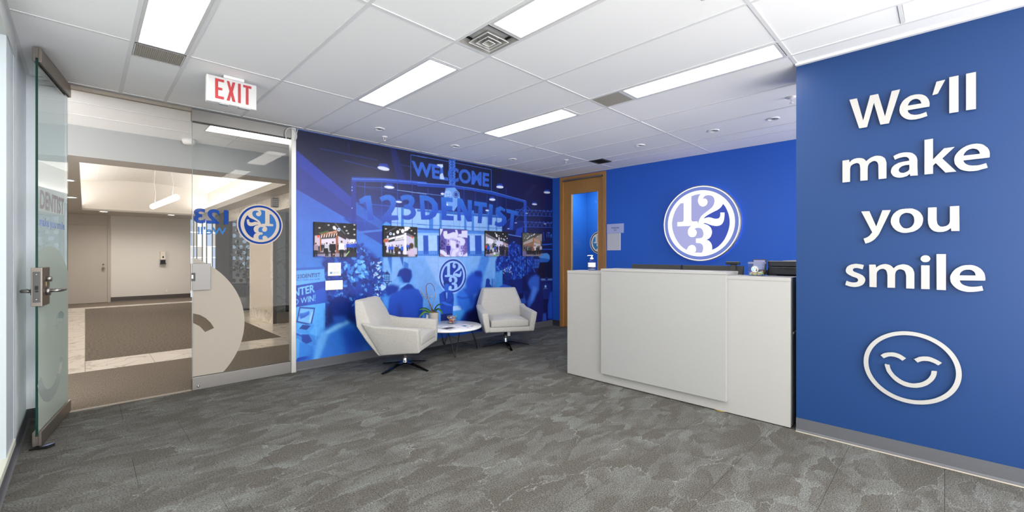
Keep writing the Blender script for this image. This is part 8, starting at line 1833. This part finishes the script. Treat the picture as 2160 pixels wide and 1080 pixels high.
# ------------------------------------------------------------------ armchairs
def armchair(hub, deg, legdeg, label, hangtag):
    t = thing('armchair', label, 'armchair', (hub[0], hub[1], 0), math.radians(deg), group='oatmeal swivel armchairs')
    def cp(nm, mb, m, **k): return put(nm, mb, m, t, rel=False, **k)
    # back: three rings of outer-rear / inner corners
    def ring(fr_, lr, zr, fi, li, zi): return [(fr_, -lr, zr), (fr_, lr, zr), (fi, li, zi), (fi, -li, zi)]
    back = MB().loft([ring(-0.195, 0.295, 0.185, -0.10, 0.27, 0.21), ring(-0.315, 0.345, 0.36, -0.20, 0.29, 0.37), ring(-0.415, 0.365, 0.52, -0.27, 0.305, 0.50), ring(-0.455, 0.32, 0.66, -0.335, 0.275, 0.65), ring(-0.485, 0.268, 0.80, -0.405, 0.235, 0.79)])
    cp('backrest', back, M['fabric'], bevel=0.022, seg=3, smooth=True)
    for s in (-1, 1):
        def sec(f, ot, it, ib, ob, lean=0.0): return [(f + d, s * l, z) for d, (l, z) in zip((0, 0, lean, lean), (ot, it, ib, ob))]
        arm = MB().loft([sec(-0.36, (0.372, 0.56), (0.28, 0.56), (0.25, 0.22), (0.30, 0.195), 0.185), sec(-0.20, (0.378, 0.525), (0.285, 0.53), (0.255, 0.225), (0.312, 0.20), 0.09),
                         sec(0.10, (0.388, 0.515), (0.295, 0.515), (0.262, 0.24), (0.330, 0.225)), sec(0.285, (0.392, 0.505), (0.300, 0.505), (0.268, 0.25), (0.343, 0.24))])
        cp('arm', arm, M['fabric'], bevel=0.02, seg=3, smooth=True)
    rail = MB().hexa([(-0.16, -0.285, 0.195), (0.272, -0.335, 0.245), (0.272, 0.335, 0.245), (-0.16, 0.285, 0.195), (-0.20, -0.27, 0.28), (0.280, -0.27, 0.315), (0.280, 0.27, 0.315), (-0.20, 0.27, 0.28)])
    cp('seat_base', rail, M['fabric'], bevel=0.012, seg=2, smooth=True)
    cu = MB(); rows = []
    for k in range(9):
        f = -0.26 + 0.545 * k / 8; row = []
        for j in range(9):
            l = -0.262 + 0.524 * j / 8
            e = min(1, min(k, 8 - k) / 1.6) * min(1, min(j, 8 - j) / 1.6)
            row.append((f, l, 0.395 + 0.028 * e + 0.012 * math.sin(math.pi * j / 8) + (f + 0.26) * 0.01))
        rows.append(row)
    v = [p for r in rows for p in r]; nb = len(v)
    v += [(p[0], p[1], 0.314 - (0.29 - p[0]) * 0.05) for p in v]
    F_ = [(i * 9 + j, i * 9 + j + 1, (i + 1) * 9 + j + 1, (i + 1) * 9 + j) for i in range(8) for j in range(8)]
    F_ += [tuple(nb + q for q in reversed(f)) for f in F_]
    per = [j for j in range(9)] + [i * 9 + 8 for i in range(1, 9)] + [8 * 9 + j for j in range(7, -1, -1)] + [i * 9 for i in range(7, 0, -1)]
    F_ += [(per[q], nb + per[q], nb + per[(q + 1) % 32], per[(q + 1) % 32]) for q in range(32)]
    cp('seat_cushion', cu.add(v, F_), M['fabric'], bevel=0.012, seg=2, smooth=True)
    cp('pedestal', MB().lathe(0, 0, [(0.030, 0.045), (0.030, 0.07), (0.025, 0.075), (0.025, 0.20), (0.06, 0.205), (0.06, 0.235)], 24), M['chrome'])
    for k in range(4):
        a = math.radians(legdeg + 90 * k); ca, sa = math.cos(a), math.sin(a)
        def q(r, w_, z): return (r * ca - w_ * sa, r * sa + w_ * ca, z)
        top = MB().loft([[q(0.0, -0.026, 0.052), q(0.0, 0.026, 0.052), q(0.0, 0.026, 0.066), q(0.0, -0.026, 0.066)], [q(0.10, -0.026, 0.048), q(0.10, 0.026, 0.048), q(0.10, 0.026, 0.060), q(0.10, -0.026, 0.060)], [q(0.345, -0.016, 0.0), q(0.345, 0.016, 0.0), q(0.345, 0.016, 0.008), q(0.345, -0.016, 0.008)]])
        cp('leg', top, M['leg_black'], bevel=0.0015)
    if hangtag:
        f, l = hangtag
        cp('hang_tag', MB().box(f, f + 0.002, l, l + 0.04, 0.15, 0.24), M['paper'])
    return t
M['leg_black'] = mat('polished_black_steel', '2b2b2e', 0.12, 0.9, var=0.0)
armchair((2.62, 4.39), -51, 66, 'oatmeal fabric swivel armchair seen from its side, left of the coffee table', None)
armchair((4.256, 4.417), -121, 1, 'oatmeal fabric swivel armchair facing forward, right of the coffee table', (0.06, 0.015))

# ------------------------------------------------------------------ coffee table
TX, TY, TZ = 3.484, 4.705, 0.345
t = thing('coffee_table', 'low round white coffee table on black hairpin legs', 'table', (TX, TY, 0))
put('tabletop', MB().lathe(TX, TY, [(0.0, TZ - 0.024), (0.425, TZ - 0.024), (0.432, TZ - 0.018), (0.432, TZ - 0.004), (0.428, TZ), (0.0, TZ)], 72, cap=False), mat('white_table_laminate', 'eae9e6', 0.25, var=0.01), t)
legs = [(3.304, 4.339), (3.831, 4.537), (3.664, 5.071), (3.137, 4.873)]
lm = mat('black_wire_steel', '24252a', 0.3, 0.6)
for i, (x, y) in enumerate(legs):
    dx, dy = x - TX, y - TY; L = math.hypot(dx, dy); ox, oy = -dy / L, dx / L
    a = (TX + dx * 0.78 + ox * 0.075, TY + dy * 0.78 + oy * 0.075, TZ - 0.024); b_ = (TX + dx * 0.78 - ox * 0.075, TY + dy * 0.78 - oy * 0.075, TZ - 0.024)
    put('leg', MB().tube([a, (x + ox * 0.006, y + oy * 0.006, 0.012), (x, y, 0.005), (x - ox * 0.006, y - oy * 0.006, 0.012), b_], 0.0055, 8), lm, t)
    x2, y2 = legs[(i + 2) % 4]
    if i < 2: put('cross_wire', MB().tube([(x, y, 0.02 + 0.004 * i), (TX, TY, 0.20 + 0.006 * i), (x2, y2, 0.02 + 0.004 * i)], 0.002, 6), lm, t)
    put('mount_plate', MB().box(TX + dx * 0.78 - 0.05, TX + dx * 0.78 + 0.05, TY + dy * 0.78 - 0.05, TY + dy * 0.78 + 0.05, TZ - 0.028, TZ - 0.0238), lm, t)

# orchid
px_, py_ = 3.40, 4.95; rt = (0.7096, -0.7046); dp = (0.7046, 0.7096)
def pv(a, z, d=0.0): return (px_ + rt[0] * a + dp[0] * d, py_ + rt[1] * a + dp[1] * d, z)
t = thing('potted_orchid', 'potted orchid without flowers, pussy willow stems looped above strap leaves', 'plant', (px_, py_, TZ))
pt = put('pot', MB().lathe(px_, py_, [(0.055, TZ + 0.0005), (0.060, TZ + 0.01), (0.068, TZ + 0.150), (0.070, TZ + 0.160), (0.064, TZ + 0.160), (0.062, TZ + 0.145), (0.0, TZ + 0.145)], 32), mat('stone_glazed_pot', 'a9a59a', 0.35, var=0.12, scale=25), t)
put('moss', MB().ball((px_, py_, TZ + 0.150), 0.060, 14, 8, (1, 1, 0.38)), mat('dry_moss', '7d6242', 0.95, var=0.35, scale=60, bump=0.6), pt)
k9 = 1 / 900.0
def stem(pts, r, buds, seed):
    q = [pv((x - 220) * k9, TZ + 0.155 + (442 - z) * k9, 0.0) for x, z in pts]
    # smooth
    out = []
    for i in range(len(q) - 1):
        p0 = Vector(q[max(i - 1, 0)]); p1 = Vector(q[i]); p2 = Vector(q[i + 1]); p3 = Vector(q[min(i + 2, len(q) - 1)])
        for s_ in (0, 0.33, 0.66): out.append(0.5 * (2 * p1 + (p2 - p0) * s_ + (2 * p0 - 5 * p1 + 4 * p2 - p3) * s_ ** 2 + (3 * p1 - p0 - 3 * p2 + p3) * s_ ** 3))
    out.append(Vector(q[-1])); rn = random.Random(seed)
    put('stem', MB().tube(out, [r * (1 - 0.5 * i / len(out)) for i in range(len(out))], 6), M['twig'], t)
    if buds:
        mb = MB()
        for p in out[len(out) // 3:]:
            for _ in range(2): mb.ball(p + Vector((rn.uniform(-1, 1), rn.uniform(-1, 1), rn.uniform(-1, 1))) * 0.008, 0.0052, 6, 5, (0.8, 0.8, 1.3))
        put('buds', mb, M['bud'], t)['kind'] = 'stuff'
M['twig'] = mat('brown_twig', '6b4a3a', 0.7, var=0.2, scale=60); M['bud'] = mat('willow_bud', 'b3a39a', 0.8)
stem([(232, 440), (185, 360), (155, 290), (138, 215), (128, 160), (126, 120), (138, 92), (165, 78), (195, 86), (216, 115), (228, 150), (232, 180)], 0.006, False, 1)
stem([(200, 440), (178, 370), (160, 305), (148, 250), (132, 190), (128, 150)], 0.0035, True, 2)
stem([(160, 290), (135, 262), (105, 235), (82, 208), (60, 172)], 0.003, True, 3)
stem([(198, 420), (208, 340), (222, 290), (236, 240), (245, 195)], 0.003, True, 4)
stem([(160, 275), (180, 250), (198, 228)], 0.002, True, 5)
lg = mat('orchid_leaf', '3f6b32', 0.35, var=0.15, scale=20)
def leaf(pts, wd, d1):
    q = [(Vector(pv((x - 220) * k9, TZ + 0.155 + (442 - z) * k9, d1 * (i / (len(pts) - 1))))) for i, (x, z) in enumerate(pts)]
    out = []
    for i in range(len(q) - 1):
        p0 = q[max(i - 1, 0)]; p1 = q[i]; p2 = q[i + 1]; p3 = q[min(i + 2, len(q) - 1)]
        for s_ in (0, 0.25, 0.5, 0.75): out.append(0.5 * (2 * p1 + (p2 - p0) * s_ + (2 * p0 - 5 * p1 + 4 * p2 - p3) * s_ ** 2 + (3 * p1 - p0 - 3 * p2 + p3) * s_ ** 3))
    out.append(q[-1]); n = len(out); mb = MB(); rings = []
    for i, p in enumerate(out):
        f = i / (n - 1); w_ = wd * (0.45 + 0.55 * math.sin(math.pi * min(1, f * 0.9 + 0.12))) * (1 if f < 0.8 else max(0.12, (1 - f) / 0.2))
        d = (out[min(i + 1, n - 1)] - out[max(i - 1, 0)]).normalized(); sd = d.cross(Vector((0.2, -0.9, 0.25))).normalized(); sd = (sd * 0.75 + Vector((dp[0], dp[1], 0.15)) * 0.6).normalized(); nr = sd.cross(d).normalized()
        rings.append([p - sd * w_ + nr * 0.006, p - nr * 0.001, p + sd * w_ + nr * 0.006, p + nr * 0.002])
    put('leaf', mb.loft(rings), lg, t, smooth=True)
leaf([(205, 452), (170, 428), (125, 395), (85, 392), (45, 406)], 0.021, -0.04)
leaf([(208, 455), (165, 440), (120, 425), (80, 455), (48, 502)], 0.022, -0.09)
leaf([(212, 452), (225, 410), (250, 360), (285, 335), (328, 336)], 0.021, -0.03)
leaf([(222, 455), (250, 405), (290, 400), (320, 425), (334, 456)], 0.024, -0.08)
leaf([(215, 452), (200, 425), (185, 410), (178, 395)], 0.018, 0.06)
# paper tag, candy jar, leaflets
t = tag(put('paper_tag', MB().hexa([pv(-0.115, TZ + 0.0005, 0.0), pv(-0.082, TZ + 0.0005, 0.0), pv(-0.078, TZ + 0.0005, 0.004), pv(-0.11, TZ + 0.0005, 0.006), pv(-0.105, TZ + 0.135, 0.02), pv(-0.075, TZ + 0.12, 0.02), pv(-0.0745, TZ + 0.12, 0.0225), pv(-0.1045, TZ + 0.135, 0.0225)]), M['paper']), 'small white paper tag propped against the orchid pot', 'paper tag')
jx, jy = 3.60, 4.80
t = thing('candy_jar', 'square glass jar of colourful candies on the coffee table', 'candy jar', (jx, jy, TZ), math.radians(18))
def jp(nm, mb, m, **k): return put(nm, mb, m, t, rel=False, **k)
h = 0.052
jp('jar_wall', MB().box(-h, h, -h, -h + 0.004, 0.010, 0.105).box(-h, h, h - 0.004, h, 0.010, 0.105).box(-h, -h + 0.004, -h + 0.004, h - 0.004, 0.010, 0.105).box(h - 0.004, h, -h + 0.004, h - 0.004, 0.010, 0.105), M['glass_jar'])
jp('jar_base', MB().box(-h, h, -h, h, 0.0005, 0.010), M['glass_jar'])
jp('jar_rim', MB().box(-h, h, -h, -h + 0.004, 0.105, 0.108).box(-h, h, h - 0.004, h, 0.105, 0.108).box(-h, -h + 0.004, -h + 0.004, h - 0.004, 0.105, 0.108).box(h - 0.004, h, -h + 0.004, h - 0.004, 0.105, 0.108), film('jar_edge', 'c9d2d4', 0.7, 0.5))
jc = ['d8443a', 'e8862c', 'f0c040', '9b6fb0', 'c25a8a', 'e9e2da', '7a3f8a', 'a0c080']
for k, c in enumerate(jc):
    mb = MB(); m_ = mat('wrapper_' + str(k), c, 0.3, var=0.1)
    for q in range(11):
        a_ = rr.uniform(0, 6.28); L = 0.012; x, y = rr.uniform(-0.04, 0.04), rr.uniform(-0.04, 0.04); z = rr.uniform(0.018, 0.078 + 0.016 * abs(x) / 0.036)
        d = Vector((math.cos(a_), math.sin(a_), rr.uniform(-0.6, 0.6))).normalized()
        p = Vector((x, y, z)); lim = lambda v: Vector((max(-0.045, min(0.045, v.x)), max(-0.045, min(0.045, v.y)), max(0.0125, v.z)))
        mb.tube([lim(p - d * 0.018), lim(p - d * 0.010), p, lim(p + d * 0.010), lim(p + d * 0.018)], [0.008, 0.0035, 0.0095, 0.0035, 0.008], 6)
    o = jp('candies', mb, m_); o['kind'] = 'stuff'
def leaflet(name, q, label, bits, z=TZ):
    t = thing(name, label, 'leaflet', (q[0][0], q[0][1], z))
    P3 = lambda u, v, zz: tuple(np.array(q[0]) * (1 - u) * (1 - v) + np.array(q[1]) * u * (1 - v) + np.array(q[2]) * u * v + np.array(q[3]) * (1 - u) * v) + (zz,)
    put('sheet', MB().hexa([P3(u, v, z + 0.0004) for u, v in ((0, 0), (1, 0), (1, 1), (0, 1))] + [P3(u, v, z + 0.002) for u, v in ((0, 0), (1, 0), (1, 1), (0, 1))]), M['paper'], t)
    for i, (u0, u1, v0, v1, c) in enumerate(bits):
        nm = 'ink_' + c; m_ = bpy.data.materials.get(nm) or mat(nm, c, 0.5, var=0.3, scale=90)
        put('printed_block', MB().hexa([P3(u, v, z + 0.0021) for u, v in ((u0, v0), (u1, v0), (u1, v1), (u0, v1))] + [P3(u, v, z + 0.0024) for u, v in ((u0, v0), (u1, v0), (u1, v1), (u0, v1))]), m_, t)
leaflet('leaflet', [(3.25, 4.385), (3.462, 4.435), (3.417, 4.692), (3.20, 4.64)], 'white leaflet with grey photo and green strips on the coffee table', [(0.05, 0.6, 0.88, 0.95, '7f9a4a'), (0.1, 0.9, 0.25, 0.7, '8d8a92'), (0.3, 0.55, 0.35, 0.6, 'b39a8e'), (0.6, 0.85, 0.3, 0.5, '6f7590'), (0.0, 0.2, 0.03, 0.08, '7f9a4a')])
leaflet('leaflet', [(3.519, 4.334), (3.70, 4.40), (3.690, 4.64), (3.50, 4.66)], 'white leaflet with pink heading and pale blue picture, nearer the right armchair', [(0.05, 0.85, 0.86, 0.94, 'c88ab0'), (0.25, 0.75, 0.4, 0.72, '9fc4d8'), (0.4, 0.6, 0.48, 0.62, 'd8e6ee'), (0.1, 0.4, 0.15, 0.22, 'a8a4b0'), (0.6, 0.92, 0.12, 0.3, '9a96a4')])

# ------------------------------------------------------------------ everyday words for the setting
WORDS_ = {'wall': 'wall', 'floor': 'floor', 'ceiling': 'ceiling', 'baseboard': 'baseboard', 'window': 'window', 'door': 'door', 'trim': 'trim'}
MORE = {'wall_north': 'wall behind the blue photo mural', 'wall_lobby_left': 'beige side wall on the left of the lobby', 'wall_lobby_right': 'beige side wall on the far right of the lobby',
        'wall_lobby_end': 'short beige wall beside the daylit lobby window', 'floor_office': 'carpet inside the office behind the wooden door', 'ceiling_office': 'white ceiling inside the office behind the wooden door',
        'wall_office_back': 'slate blue back wall behind the dark office glass', 'floor_glass_office': 'navy carpet inside the glazed offices', 'baseboard_north': 'grey rubber baseboard under the photo mural',
        'baseboard_right': 'grey rubber baseboard under the metal slogan', 'baseboard_left': 'dark rubber baseboard under the left window', 'baseboard_return': 'dark rubber baseboard behind the open glass door',
        'baseboard_east': 'grey baseboard behind the reception desk', 'baseboard_corner': 'short dark baseboard beside the wooden door', 'baseboard_lobby': 'dark brown baseboard on the far lobby wall'}
for o in list(SC.objects):
    if o.parent is None and o.get('kind') == 'structure':
        if 'label' not in o: o['label'] = MORE.get(o.name, o.name.replace('_', ' ') + ' of the room')
        if 'category' not in o: o['category'] = WORDS_[o.name.split('_')[0]]
